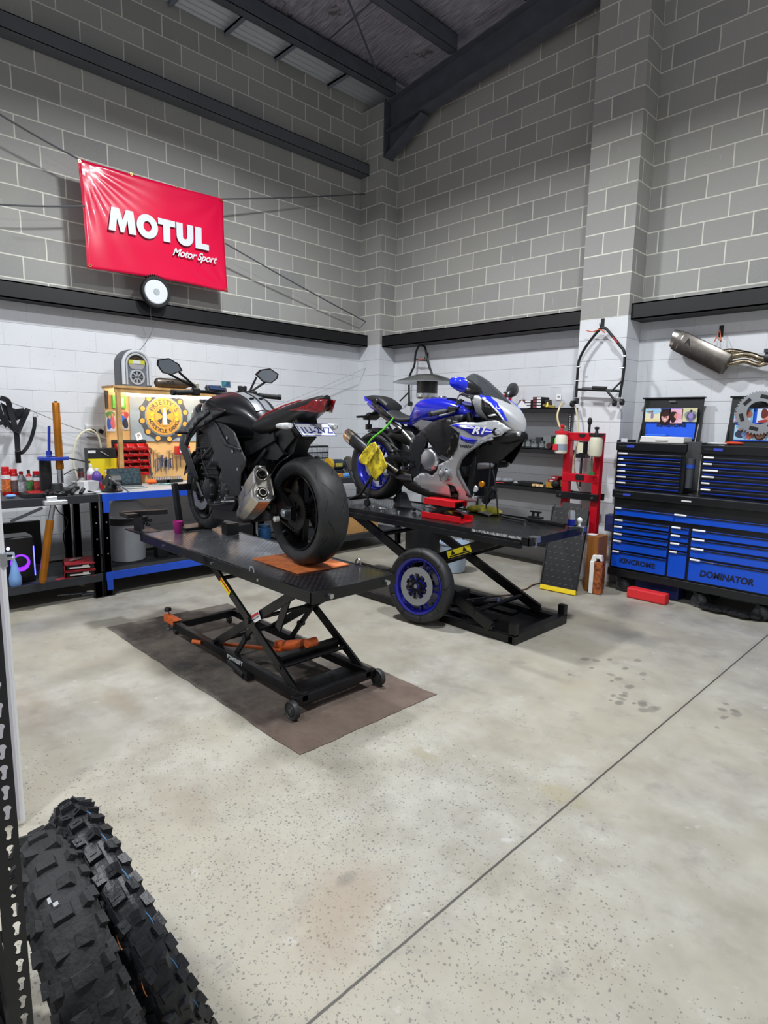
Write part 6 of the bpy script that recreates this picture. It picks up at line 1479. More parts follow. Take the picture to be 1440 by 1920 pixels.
# wall power point, straps hung on a cord
pw = P(178, 808, x=-6.44)
po_ = thing('power_outlet', 'white double power outlet with two black plugs on the left wall beside the backboard', 'outlet', (-6.447, pw.y, pw.z))
MB().b2(0, .03, -.09, .09, -.06, .06).build('plate', M('#e5e6e8', .4), po_, bevel=.006)
for k in (-.03, .045): MB().cyl((.03, k, 0), (.065, k, -.005), .022, n=16).build('plug', BLACKM, po_, smooth=True)
rp = [P(-20, 738, x=-6.30), P(0, 746, x=-6.30), P(60, 770, x=-6.30), P(120, 795, x=-6.32), P(158, 808, x=-6.34), P(200, 823, x=-6.38)]
tag(MB().tube(catmull(rp[:5], 4), .005, 6).build('washing_line', M('#a8a8a6', .6), smooth=True), 'thin cord stretched down along the left wall carrying the black straps', 'cord')
tag(MB().tube([rp[4], rp[5]], .012, 8).build('white_conduit', M('#e2e3e5', .5), smooth=True), 'short white tube on the lower end of the wall cord beside the backboard', 'tube')
def strap(pts, w_=.045, x=-6.26, th=.004):
    b = MB(); q = [P(a, c, x=x) for a, c in pts]; q = catmull(q, 5); rows = []
    for i, c in enumerate(q):
        d = (q[min(i + 1, len(q) - 1)] - q[max(i - 1, 0)]).normalized(); s_ = d.cross(Vector((1, 0, 0))).normalized()
        xx = Vector((.012 * math.sin(i * .5), 0, 0)); rows.append([b.v(c + xx + s_ * w_ / 2 * k + Vector((th * e, 0, 0))) for k, e in ((-1, 0), (1, 0), (1, 1), (-1, 1))])
    for i in range(len(rows) - 1): b.bridge(rows[i], rows[i + 1])
    b.f(rows[0]); b.f(rows[-1]); return b
hn = thing('strap_harness', 'black webbing tie-down harness draped over the cord at the far left of the wall', 'harness', (0, 0, 0))
SB = M('#14151b', .85)
for pts, w_ in ((((0, 746), (14, 752), (20, 770), (26, 795), (32, 820), (34, 850)), .045), (((52, 766), (46, 780), (38, 800), (32, 812)), .045), (((-6, 755), (2, 780), (16, 795), (30, 808)), .045), (((-8, 795), (6, 793), (14, 800)), .035), (((65, 782), (63, 805), (56, 830), (44, 846), (36, 850)), .032)):
    strap(pts, w_).build('strap', SB, hn, smooth=True)
panel('back_pad', [(P(a, b, x=-6.27).y, P(a, b, x=-6.27).z) for a, b in ((2, 754), (16, 762), (30, 767), (44, 765), (48, 772), (38, 786), (24, 792), (10, 785))], lambda a, b: -6.28 + .012 * math.sin(a * 30 + b * 20), SB, hn, .006, .03, plane='yz')
q = P(34, 858, x=-6.26); MB().b2(-6.275, -6.25, q.y - .022, q.y + .022, q.z - .05, q.z + .06).build('ratchet_buckle', M('#0d0d0f', .4, .4), hn, bevel=.006)
q = P(66, 776, x=-6.26); MB().tube([(-6.26, q.y, q.z + .02), (-6.26, q.y - .022, q.z - .022), (-6.26, q.y + .022, q.z - .022)], .0035, 6, closed=True).build('buckle_ring', STEEL, hn, smooth=True)
# cables on the near bench
tag(MB().tube(catmull([P(120, 890, x=-5.75), P(140, 880, x=-5.85), P(152, 892, x=-5.8), P(140, 905, x=-5.7), P(128, 912, x=-5.6)], 8), .004, 6).build('black_cable', BLACKM, smooth=True), 'loose black cable curling between the fork tool and the grey box', 'cable')
tag(MB().tube(catmull([Vector((-6.0, 1.62, .89)), Vector((-6.1, 1.68, .7)), Vector((-6.0, 1.74, .6)), Vector((-6.1, 1.72, .45)), Vector((-6.15, 1.75, .3))], 8), .005, 6).build('black_cable', BLACKM, smooth=True), 'black cable dangling behind the near bench above the lower shelf', 'cable')
# under the near bench: speaker with glowing ring, blue bottle, binders
sp_ = thing('party_speaker', 'black loudspeaker with glowing purple ring on the lower shelf at far left', 'speaker', (-5.60, P(40, 1000, x=-5.50).y - .02, .20))
MB().b2(-.11, .11, -.115, .105, 0, .385).build('cabinet', M('#0d0d12', .35), sp_, bevel=.012)
MB().lathe([(.052, .112), (.062, .116), (.072, .112)], ax=(1, 0, 0), c=(0, -.005, .17), n=36).build('light_ring', M('#6a1fff', .4, emit=2.2), sp_, smooth=True)
MB().lathe([(0, .118), (.02, .116), (.055, .112)], ax=(1, 0, 0), c=(0, -.005, .19), n=32).build('cone', M('#15151b', .5), sp_, smooth=True)
MB().cyl((.105, .098, .05), (.105, .098, .30), .006, n=8).build('light_strip', M('#4a4bff', .4, emit=5.0), sp_, smooth=True)
MB().ball((.115, -.085, .30), .012).build('status_light', M('#cfd8ff', .4, emit=6.0), sp_)
p = P(28, 1070, x=-5.42)
bb_ = thing('spray_bottle', 'pale blue spray bottle standing in front of the glowing speaker', 'bottle', (-5.43, p.y, .20))
MB().lathe([(.038, 0), (.045, .01), (.045, .07), (.03, .13), (.02, .19), (.014, .21)], n=22).build('body', M('#7fa8e0', .35), bb_, smooth=True)
MB().cyl((0, 0, .21), (0, 0, .27), .010, n=12).bar((0, 0, .27), (.03, -.05, .28), .018, .02).build('trigger_head', M('#b9c4d4', .4), bb_)
for k, (dy, dz) in enumerate(((0, 0), (0, .062))):
    fo_ = thing('lever_arch_file', 'red box file lying flat on the lower shelf, %s one of the pair' % ('bottom', 'upper')[k], 'box file', (-5.50, 1.66, .202 + dz), rad(-14), 'red box files under the near bench')
    MB().b2(-.15, .14, -.12, .12, 0, .006).b2(-.15, .14, -.12, .12, .052, .058).b2(-.15, -.144, -.12, .12, 0, .058).b2(-.15, .14, -.12, -.114, 0, .058).build('cover', M('#8c1420', .5), fo_)
    MB().b2(-.12, .11, -.10, .115, .008, .05).build('contents', M('#2a2a2c', .6), fo_)
    MB().b2(.11, .138, -.08, .08, .02, .035).b2(.12, .135, .02, .07, .02, .045).build('clip', CHR, fo_, bevel=.002)
tag(MB().box((-5.52, 1.64, .334), (.03, .12, .012), rad(30)).build('pen_case', M('#6f6662', .6), bevel=.003), 'slim grey bar lying on top of the red box files', 'bar')
tag(MB().box((-5.42, 1.50, .203), (.06, .10, .008), rad(30)).build('red_tag', M('#b5202a', .5), bevel=.002), 'small red tag lying on the lower shelf left of the box files', 'tag')
tag(MB().b2(-6.1, -6.05, .9, 1.52, .22, .62).build('flat_black_case', M('#0e0e11', .5), bevel=.004), 'black flat case standing at the back of the lower shelf', 'case')
for k, (a, b) in enumerate(((1.50, -5.60), (1.60, -5.56), (1.67, -5.50))):
    tag(MB().cyl((b, a, .014), (b + .03, a + .12, .014), .014, n=10).build('metal_offcut', M('#85878a', .4, .6), smooth=True), 'short grey metal offcut on the floor under the near bench, %s of three' % ('leftmost', 'middle', 'rightmost')[k], 'offcut', 'metal offcuts on the floor under the bench')
# bin under the blue bench
bn_ = thing('waste_bin', 'grey plastic waste bin with domed lid and black liner under the blue bench', 'bin', (-5.80, 2.20, .201))
g_ = M('#a3a6aa', .5, 0, .06, 6)
MB().lathe([(.145, 0), (.155, .01), (.180, .40), (.184, .405), (.184, .42), (.172, .42), (.150, .02)], n=40).build('bucket', g_, bn_, smooth=True)
MB().lathe([(.186, .36), (.190, .36), (.192, .415), (.186, .425)], n=40).build('liner', BLACKM, bn_, smooth=True)
MB().lathe([(.196, .425), (.200, .435), (.190, .45), (.165, .52), (.11, .575), (.0, .59)], n=40).build('dome_lid', M('#c4c6c9', .3), bn_, smooth=True)
MB().box((.11, 0, .50), (.10, .16, .012), Matrix.Rotation(rad(38), 3, 'Y')).build('flap', M('#6d6f73', .35), bn_, bevel=.003)
lr = MB()
for k in range(7): lr.ball((.185, .02 + k * .022, .39 - (k % 3) * .02), .022, (1, 1, .7), 8)
lr.build('liner_knot', M('#17181a', .35), bn_, smooth=True)
tag(MB().b2(-5.75, -5.65, 2.43, 2.53, .201, .40).build('paint_tin', M('#17181a', .4), bevel=.006), 'black container standing between the waste bin and the wicker basket', 'container')
wk = NT('wicker'); x_, y_, z_ = wk.sep(); cc = wk.mix(wk.math('GREATER_THAN', wk.math('SINE', wk.math('ADD', wk.math('MULTIPLY', z_, 320.), wk.math('MULTIPLY', wk.math('SIGN', wk.math('SINE', wk.math('MULTIPLY', y_, 150.))), 1.57))), 0.), '#6b4524', '#3e2614'); wk.bump(wk.noise(90, 3), .5, .004)
bk_ = thing('wicker_basket', 'brown wicker basket holding green cloth under the blue bench behind the lift', 'basket', (-5.75, 2.76, .201))
MB().lathe([(.13, 0), (.15, .01), (.185, .15), (.192, .155), (.180, .16), (.14, .02)], n=36).build('body', wk.out(cc, .7), bk_, smooth=True)
MB().ball((0, -.02, .14), .13, (1, 1.1, .55), 16).build('green_cloth', M('#5f6b34', .85, bump=.6, bscale=25), bk_, smooth=True)
tag(MB().b2(-5.80, -5.55, 3.05, 3.45, .201, .45).build('plastic_crate', M('#16171b', .5), bevel=.006), 'black crate on the lower shelf behind the near lift', 'crate')
bottle('blue_tub', 'blue tub standing on the lower shelf, seen under the black motorcycle', 'tub', -5.60, 3.62, .201, .07, .22, '#2b5a8c', '#24486e', None, 'can')
bottle('blue_tub', 'small bright blue tub seen under the motorcycle beside the rear tyre', 'tub', -5.50, 4.02, .201, .055, .17, '#1f43c4', '#2448d8', None, 'can')
# corner bench: grinder, rack, boxes
gx = -5.80
gq = P(632, 868, x=gx)
gr = thing('bench_grinder', 'blue-grey bench grinder with bare wheel on the corner bench', 'grinder', (gx, gq.y, .907))
MB().lathe([(0, -.13), (.05, -.125), (.068, -.09), (.07, 0), (.068, .09), (.05, .125), (0, .13)], c=(0, -.02, .12), ax=(0, 1, 0), n=28).build('motor', M('#2c3646', .4, .2), gr, smooth=True)
MB().b2(-.07, .07, -.09, .07, 0, .06).build('foot', M('#1d222b', .5), gr, bevel=.01)
MB().cyl((0, .10, .12), (0, .22, .12), .012, n=12).build('shaft', STEEL, gr, smooth=True)
MB().lathe([(0, 0), (.095, 0), (.10, .006), (.10, .028), (.095, .034), (0, .034)], c=(0, .17, .12), ax=(0, 1, 0), n=36).build('grinding_wheel', M('#5c5852', .9, 0, .2, 60), gr, smooth=True)
MB().lathe([(0, .034), (.028, .034), (.03, .044), (0, .046)], c=(0, .17, .12), ax=(0, 1, 0), n=20).build('wheel_flange', CHR, gr, smooth=True)
MB().b2(.069, .071, -.08, .03, .10, .145).build('rating_plate', M('#b3a54a', .5, 0, .6, 70), gr)
MB().lathe([(.03, -.16), (.085, -.155), (.085, -.11), (.03, -.105)], c=(0, 0, .12), ax=(0, 1, 0), n=28, closed=True).build('wheel_guard', M('#c29a26', .5), gr, smooth=True)
q0, q1 = P(560, 838, x=-5.95), P(616, 850, x=-5.95)
rk = thing('screw_organiser', 'black organiser rack with clear drawers on the corner bench behind the tail', 'organiser', (0, 0, 0))
MB().b2(-6.05, -5.95, q0.y, q1.y, .907, q0.z + .01).build('case', M('#17181b', .5), rk)
for r in range(3):
    for c in range(5):
        yy = q1.y - .06 - c * .085; zz = q0.z - .04 - r * .07
        MB().b2(-5.95, -5.935, yy - .037, yy + .037, zz - .027, zz + .027).build('drawer', M('#a9adb2' if r == 0 else '#8a8d92', .25, 0, .4, 60), rk, bevel=.002)
tag(MB().box((-6.0, q0.y + .17, q0.z + .028), (.10, .26, .035), rad(4)).build('magazine_stack', M('#c9cbcf', .6, 0, .25, 30), bevel=.003), 'pale boxes stacked flat on top of the screw organiser', 'box')
tag(MB().b2(-6.02, -5.94, q0.y + .0, q0.y + .06, q0.z + .012, q0.z + .055).build('teal_box', M('#1f6f74', .5)), 'small teal box on top of the screw organiser', 'box')
q = P(650, 888, x=-5.45)
tag(MB().box((-5.48, q.y, .925), (.10, .16, .03), rad(10)).build('blue_packet', M('#5d9be0', .5), bevel=.004), 'light blue packet lying on the corner bench front beside the rear tyre', 'packet')
q = P(642, 886, x=-5.5); tag(MB().box((-5.44, q.y - .10, .93), (.05, .08, .045), 0.2).build('orange_carton', M('#c98a2a', .6), bevel=.002), 'small orange carton lying left of the light blue packet', 'box')
carton('cardboard_box', 'brown cardboard box on the lower shelf of the corner bench', -5.75, -5.45, 4.62, 5.22, .201, .25, '#c2935a', 0, (.1, '#b08850'))
# ---------------------------------------------------------------- right wall: tool chests
BLC = M('#131519', .35, .2, coat=.2); BLU3 = M('#0d52d6', .3, .25, coat=.3, roughvar=.06, nscale=3); HND = M('#eef0f2', .35, .25)
CY = 5.50   # front of the lower cabinet
def C(px, py, y=None): return P(px, py, y=CY if y is None else y)
low = thing('tool_cabinet', 'wide black roller cabinet with blue drawers and castors standing against the white wall', 'tool cabinet', (0, 0, 0))
x0 = C(1146, 1000).x; zb, zt_ = C(1150, 1080).z, C(1150, 940).z; x1 = x0 + 1.88
zb = .225; zt_ = .90
MB().b2(x0, x1, CY + .012, CY + .52, zb - .035, zt_).build('carcass', BLC, low, bevel=.004)
MB().b2(x0 - .008, x1 + .01, CY - .03, CY + .53, zt_, zt_ + .075).build('top_tray', BLC, low, bevel=.01)
MB().b2(x0 - .006, x1 + .01, CY - .012, CY + .02, zb - .075, zb - .004).build('base_rail', BLC, low, bevel=.004)
def drawer(par, xa, xb, za, zb_, hx, hw, fy, mat=None, hmat=None):
    o = MB().b2(xa, xb, fy - .012, fy + .012, za, zb_).build('drawer', mat or BLU3, par, bevel=.003)
    MB().b2(xa + .002, xb - .002, fy - .020, fy - .004, zb_ - .012, zb_ - .001).build('drawer_lip', BLC, o, bevel=.002)
    MB().cyl((xa + hx, fy - .024, zb_ + .001), (xa + hx + hw, fy - .024, zb_ + .001), .009, n=10).build('handle', HND, o, smooth=True)
    return o
# top full width row, then three columns
xs = [x0 + .025, x0 + .525, x0 + .545, x0 + .695, x0 + .72, x1 - .03]
zr = [.232, .395, .485, .565, .645]
drawer(low, x0 + .025, x0 + .56, .735, .800, .01, .055, CY); drawer(low, x0 + .565, x1 - .03, .735, .800, .005, .10, CY)
for (a, b), hts, hw in (((xs[0], xs[1]), (.232, .398, .500, .568, .636, .70), .075), ((xs[2], xs[3]), (.232, .480, .556, .628, .70), .075), ((xs[4], xs[5]), (.232, .440, .535, .618, .70), .10)):
    for k in range(len(hts) - 1): drawer(low, a, b, hts[k] + .006, hts[k + 1] - .014, .012, hw * (.8 if k == 0 else 1), CY)
TXB = M('#0b1230', .5)
text('lettering', 'KINCROME', .062, TXB, low, (xs[0] + .245, CY - .0135, .305), (1, 0, 0), (0, 0, 1), .0008, .0022, 0, sx=1.05)
text('lettering', 'DOMINATOR', .075, TXB, low, (xs[4] + .30, CY - .0135, .315), (1, 0, 0), (0, 0, 1), .0008, .003, .12, sx=.90)
text('lettering', 'KINCROME', .016, M('#4a4d52', .4), low, (x0 + .07, CY - .031, .935), (1, 0, 0), (0, 0, 1), .0006)
MB().b2(x0 + .10, x0 + .17, CY - .033, CY - .03, .925, .945).build('blue_badge', M('#3549b8', .4), low)
MB().b2(x0 + .62, x0 + .70, CY - .034, CY - .03, .924, .936).build('lock', HND, low)
for xx in (x0 + .10, x0 + .78, x1 - .62, x1 - .15):
    for yy in (CY + .045, CY + .42):
        o = MB().b2(xx - .045, xx + .045, yy - .045, yy + .045, .145, .155).bar((xx, yy, .15), (xx + .03, yy, .07), .055, .02).bar((xx - .02, yy, .15), (xx + .035, yy, .065), .06, .012).build('castor', BLACKM, low, bevel=.003)
        MB().lathe([(0, -.024), (.040, -.024), (.046, -.02), (.058, -.024), (.065, -.015), (.065, .015), (.058, .024), (.046, .02), (0, .024)], c=(xx + .035, yy, .066), ax=(0, 1, 0), n=30).build('castor_wheel', M('#26282b', .45), o, smooth=True)
# top chests
def chest(label, xa, xb, y, z0, z1, hl):
    t = thing('tool_chest', label, 'tool chest', (0, 0, 0))
    MB().b2(xa, xb, y + .012, y + .38, z0, z1 - .06).build('carcass', BLC, t, bevel=.004)
    b = MB().b2(xa - .004, xb + .004, y - .006, y + .03, z1 - .075, z1).b2(xa - .004, xa + .02, y, y + .38, z1 - .08, z1 + .02).b2(xb - .02, xb + .004, y, y + .38, z1 - .08, z1 + .02)
    b.build('rim', BLC, t, bevel=.004)
    n = 6; h = (z1 - .085 - z0 - .02) / n
    for k in range(n):
        za = z0 + .015 + k * h; o = MB().b2(xa + .022, xb - .03, y - .002, y + .014, za, za + h - .014).build('drawer', M('#101d4a', .3, .3, coat=.3), t, bevel=.003)
        MB().b2(xa + .022, xb - .03, y - .010, y + .004, za + h - .036, za + h - .016).build('drawer_lip', BLC, o, bevel=.003)
        MB().b2(xa + .03, xb - .035, y - .004, y - .001, za + .001, za + .010).build('blue_edge', M('#163bb0', .3, .3), o)
        MB().cyl((xa + .03, y - .016, za + h - .016), (xa + .03 + hl[k], y - .016, za + h - .016), .0085, n=10).build('handle', HND, o, smooth=True)
    text('lettering', 'KINCROME', .016, M('#55585d', .4), t, (xa + .065, y - .0075, z1 - .035), (1, 0, 0), (0, 0, 1), .0006)
    MB().b2(xa + .10, xa + .17, y - .010, y - .006, z1 - .048, z1 - .024).build('blue_badge', M('#3549b8', .4), t)
    return t
CH1 = 5.60; CT = zt_ + .077
zc1 = P(1200, 830, y=CH1).z
c1a, c1b = max(P(1152, 900, y=CH1).x, -2.605), P(1281, 900, y=CH1).x
c2a = P(1310, 900, y=CH1).x; c2b = c2a + .66
t1 = chest('left black tool chest with blue-edged drawers and open lid, on the cabinet', c1a, c1b, CH1, CT, zc1, [.085, .085, .075, .075, .05, .085])
t2 = chest('black tool chest with open lid behind a sprocket, on the right at the picture edge', c2a, c2b, CH1, CT, zc1, [.075, .065, .095, .12, .07, .08])
def lid(t, xa, xb, y, z0, z1):
    MB().bar(((xa + xb) / 2, y, z0), ((xa + xb) / 2, y + .05, z1), xb - xa, .018, upv=(0, 1, 0)).build('open_lid', M('#0c0d10', .4), t, bevel=.003)
    MB().b2(xa - .012, xb + .012, y + .02, y + .06, z1 - .004, z1 + .012).build('lid_edge', BLC, t, bevel=.003)
    MB().cyl((xb - .03, y - .02, z0 + .01), (xb - .02, y + .02, z0 + .20), .007, n=10).build('gas_strut', STEEL, t, smooth=True)
    MB().cyl((xa + .01, y - .06, z0 + .01), (xa + .0, y + .03, z0 + .20), .007, n=10).build('gas_strut', BLACKM, t, smooth=True)
    MB().b2((xa + xb) / 2 - .03, (xa + xb) / 2 + .03, y + .015, y + .02, z1 - .035, z1 - .022).build('latch', STEEL, t)
LY = 5.93
la, lb_ = P(1205, 790, y=LY).x, P(1316, 790, y=LY).x; lz = P(1260, 747, y=LY).z
lid(t1, la, lb_, LY - .03, zc1 - .02, lz)
l2a = P(1368, 790, y=LY).x; lid(t2, l2a, l2a + .50, LY - .03, zc1 - .02, lz)
KB = M('#0f57dd', .4)
ya = LY - .036
kb = sticker('blue_panel', KB, ((P(1211, 795, y=ya).x + P(1304, 795, y=ya).x) / 2, ya + .006, (P(1250, 765, y=ya).z + P(1250, 822, y=ya).z) / 2), (1, 0, 0), (0, .10, 1), P(1304, 795, y=ya).x - P(1211, 795, y=ya).x, P(1250, 765, y=ya).z - P(1250, 822, y=ya).z, t1, .002)
q = P(1258, 796.5, y=ya - .004); text('lettering', 'KINCROME', .052, TXB, kb, q, (1, 0, 0), (0, .1, 1), .0006, .0018, 0)
def pht(nm, lab, xa, ya_, xb, yb_, blobs, bg, y=ya - .010, k=0, g=None):
    a, b = P(xa, ya_, y=y), P(xb, yb_, y=y)
    return photo(nm, lab, a.x, b.x, b.z, a.z, y, blobs, bg, 'y', 'photo print', g)
pht('photo_print', 'beach photo of a person with arms out, leftmost print in the left chest lid', 1211, 766, 1238, 791, ((.5, .8, .6, .2, '#9ccbe8'), (.45, .45, .09, .3, '#9a7f9a'), (.45, .78, .06, .07, '#6b4a35'), (.3, .75, .2, .04, '#9a6a50'), (.5, .12, .6, .12, '#e9d9a0')), '#e7e3c0')
pht('photo_print', 'dark photo of a smiling face, second print in the left chest lid', 1239, 766, 1256, 795, ((.5, .38, .36, .24, '#e3a59a'), (.5, .62, .34, .16, '#3a1d1c'), (.4, .42, .06, .03, '#4a2a2a'), (.62, .42, .06, .03, '#4a2a2a'), (.5, .28, .12, .04, '#f0dcd8')), '#241315')
pht('photo_print', 'pink photo of two heads close together, third print in the left chest lid', 1256.5, 766, 1279, 794, ((.3, .45, .3, .38, '#2c1512'), (.72, .42, .22, .25, '#e79fae'), (.48, .5, .12, .16, '#d98f84'), (.85, .15, .2, .15, '#e8c0cc')), '#eab3c8')
pht('photo_print', 'photo of a person in purple by a wheel, rightmost print in the left chest lid', 1280, 765, 1306, 791, ((.6, .4, .42, .42, '#8f9491'), (.6, .4, .30, .30, '#4f5350'), (.6, .45, .16, .26, '#9a86c9'), (.6, .78, .08, .1, '#3a241c'), (.6, .15, .12, .12, '#7d6ab0')), '#d3cfa4')
kb2 = sticker('blue_panel', KB, (P(1378, 795, y=ya).x + .23, ya + .006, (P(1400, 765, y=ya).z + P(1400, 827, y=ya).z) / 2), (1, 0, 0), (0, .10, 1), .46, P(1400, 765, y=ya).z - P(1400, 827, y=ya).z, t2, .002)
pht('photo_print', 'group photo with blue sky, upper left print in the right chest lid', 1378, 766, 1411, 792, ((.3, .5, .28, .3, '#c57a63'), (.7, .6, .25, .35, '#b87058'), (.25, .15, .3, .15, '#d5b5d0'), (.7, .15, .2, .2, '#e6e8ee'), (.2, .85, .3, .12, '#5a3428')), '#8fc7e6')
pht('photo_print', 'tall photo of a laughing woman, behind the sprocket in the right chest lid', 1421, 766, 1446, 793, ((.7, .5, .3, .4, '#d88f78'), (.5, .65, .25, .35, '#6b2d24'), (.5, .1, .4, .12, '#a33a3a')), '#cfe3f2')
pht('photo_print', 'beach photo of a crowd and a curly-haired face, lower print in the right chest lid', 1378, 797, 1448, 826, ((.68, .45, .18, .45, '#5a3020'), (.68, .42, .12, .33, '#d79a80'), (.15, .4, .12, .3, '#3a3a52'), (.3, .35, .1, .28, '#7090c0'), (.42, .3, .1, .25, '#c8705a'), (.3, .62, .05, .08, '#d79a80'), (.15, .7, .05, .08, '#d79a80')), '#a9d3ea')
spk = MB(); gc = P(1424, 774, y=5.84); gear(spk, (gc.x, gc.y, gc.z), .185, 46, .006, .012, .096)
sk = tag(spk.build('chain_sprocket', M('#b8bcc0', .35, .9), smooth=False), 'large steel chain sprocket hanging in front of the right chest lid photos', 'sprocket')
for k in range(6):
    a = 2 * pi * k / 6 + .3; MB().prism([(gc.x + r * math.cos(a + e), gc.z + r * math.sin(a + e)) for r, e in ((.125, -.28), (.125, .28), (.155, .22), (.155, -.22))], 'xz', gc.y - .0045, gc.y - .0033).build('cutout', M('#101114', .6), sk)
sk.location.y = 0
# things on the chests and cabinet
p0, p1 = P(1198, 838, y=5.66), P(1281, 838, y=5.66)
wc = thing('white_case', 'white plastic case lying on the left tool chest under the photos', 'case', (0, 0, 0))
MB().prism([(p0.x + .0, zc1 + .003), (p1.x, zc1 + .003), (p1.x + .0, zc1 + .058), (p0.x + .01, zc1 + .062)], 'xz', 5.66, 5.86).build('case_body', M('#e3e1dc', .45), wc, bevel=.006)
MB().b2((p0.x + p1.x) / 2 - .05, (p0.x + p1.x) / 2 + .06, 5.653, 5.66, zc1 + .018, zc1 + .038).build('handle', M('#c9c8c4', .4), wc, bevel=.003)
MB().b2(p0.x + .03, p0.x + .22, 5.70, 5.80, zc1 + .062, zc1 + .078).build('blue_strip', M('#1e62d6', .4), wc, bevel=.003)
p = P(1175, 833, y=5.66); tag(MB().b2(p.x - .03, p.x + .03, 5.60, 5.605, zc1 + .001, zc1 + .035).build('paper_note', M('#c5c8d2', .6)), 'small white note standing on the left corner of the left tool chest', 'note')
p = P(1375, 845, y=5.68); tag(MB().ball((p.x, 5.68, zc1 + .02), .045, (1.8, 1, .35)).build('orange_cloth', M('#c8452c', .7, bump=.4, bscale=40), smooth=True), 'folded orange-red cloth lying on the right tool chest rim', 'cloth')
p = P(1345, 845, y=5.68); tag(MB().ball((p.x, 5.66, zc1 + .014), .04, (2.2, 1, .3)).build('white_cloth', M('#d0d2d4', .8, bump=.4, bscale=40), smooth=True), 'flat white cloth beside the orange cloth on the right tool chest', 'cloth')
q0, q1 = P(1297, 860, y=5.64), P(1291, 915, y=5.64)
fl = thing('work_torch', 'grey ribbed torch with blue band hanging between the two tool chests', 'torch', (0, 0, 0))
MB().cyl(q0, q1, .034, .030, n=20).build('barrel', M('#3b3e43', .6), fl, smooth=True); MB().cyl(q0.lerp(q1, .2), q0.lerp(q1, .33), .036, n=20).build('blue_band', M('#2549a8', .4), fl, smooth=True)
tag(MB().bar(P(1290, 928, y=5.56), P(1305, 935, y=5.56), .02, .03).build('black_clip', BLACKM, bevel=.004), 'small black clip lying on the cabinet top between the tool chests', 'clip')
# hydraulic press with brake bleed bottles
PY = 5.50
pr_ = thing('hydraulic_press', 'red H-frame workshop press with black bed beam in front of the wall pier', 'press', (0, 0, 0))
pl_, pr2 = P(1064, 870, y=PY).x, P(1121, 870, y=PY).x; ztp = P(1090, 812, y=PY).z
RP = M('#c21225', .32, .1, coat=.2)
for xx in (pl_, pr2): MB().b2(xx - .035, xx + .035, PY - .03, PY + .04, .04, ztp).build('column', RP, pr_, bevel=.004)
MB().b2(pl_ - .04, pr2 + .04, PY - .035, PY + .045, ztp - .075, ztp + .005).build('top_beam', RP, pr_, bevel=.005)
zl = P(1090, 896, y=PY).z; MB().b2(pl_ - .03, pr2 + .03, PY - .035, PY + .045, zl - .04, zl + .04).build('lower_beam', RP, pr_, bevel=.005)
zk = P(1090, 930, y=PY).z; MB().b2(pl_ - .07, pr2 + .05, PY - .07, PY - .035, zk - .03, zk + .035).b2(pl_ - .07, pr2 + .05, PY + .05, PY + .085, zk - .03, zk + .035).build('bed_beam', BLACK, pr_, bevel=.004)
for xx in (pl_ - .02, pr2): MB().cyl((xx, PY - .078, zk), (xx, PY - .07, zk), .012, n=12).build('bed_pin', STEEL, pr_)
zt2 = P(1090, 830, y=PY).z
MB().cyl(((pl_ + pr2) / 2, PY, ztp - .08), ((pl_ + pr2) / 2, PY, ztp - .20), .042, n=24).b2((pl_ + pr2) / 2 - .05, (pl_ + pr2) / 2 + .05, PY - .05, PY + .05, ztp - .24, ztp - .20).build('jack', M('#232327', .4, .4), pr_, smooth=True)
MB().b2((pl_ + pr2) / 2 - .03, (pl_ + pr2) / 2 + .02, PY - .052, PY - .045, ztp - .19, ztp - .09).build('jack_label', M('#d8d4b8', .5), pr_)
MB().cyl(((pl_ + pr2) / 2, PY - .02, ztp - .24), ((pl_ + pr2) / 2, PY - .02, zl - .09), .011, n=14).build('jack_handle', BLACKM, pr_, smooth=True)
MB().b2((pl_ + pr2) / 2 - .045, (pl_ + pr2) / 2 + .045, PY - .0375, PY - .035, zl - .02, zl + .035).build('decal', M('#1a1416', .5), pr_)
MB().prism([(pl_ + .12, ztp - .005), (pl_ + .19, ztp - .005), (pl_ + .19, ztp - .03), (pl_ + .155, ztp - .045), (pl_ + .12, ztp - .03)], 'xz', PY - .0385, PY - .035).build('decal', M('#1a1416', .5), pr_)
for s in (0, 1):
    xx = pl_ if s == 0 else pr2; MB().b2(xx - .05, xx + .05, PY - .03, PY + .20, .0, .045).build('foot', RP, pr_, bevel=.004)
def bleed(px0, py0, px1, py1, y, capc, bodyc, label, lab2):
    a, b = P((px0 + px1) / 2, py0, y=y), P((px0 + px1) / 2, py1, y=y); w_ = abs(P(px1, py1, y=y).x - P(px0, py1, y=y).x) / 2; h = a.z - b.z
    t = thing('bleeder_bottle', label, 'bottle', (a.x, y, b.z))
    MB().lathe([(w_ * .7, 0), (w_ * .95, .01), (w_, .03), (w_, h * .55), (w_ * .85, h * .64), (w_ * .5, h * .66)], n=24).build('body', M(bodyc, .4), t, smooth=True)
    MB().lathe([(w_ * .55, h * .64), (w_ * .6, h * .66), (w_ * .6, h * .74), (w_ * .3, h * .76), (w_ * .2, h * .9), (w_ * .35, h * .92), (w_ * .35, h * .98), (0, h)], n=20).bar((-w_ * 1.1, 0, h * .73), (w_ * 1.1, 0, h * .73), .03, .03).build('pump_head', M(capc, .35), t, smooth=True)
    if lab2:
        MB().lathe([(w_ * 1.002, h * .12), (w_ * 1.012, h * .12), (w_ * 1.012, h * .34), (w_ * 1.002, h * .34)], n=24, closed=True).build('label', M('#8f99a8', .5), t, smooth=True)
        sticker('red_label', M('#d22333', .5), (-w_ * .4, -w_ * 1.02, h * .23), (1, 0, 0), (0, 0, 1), w_ * .9, h * .2, t, .004)
    return t
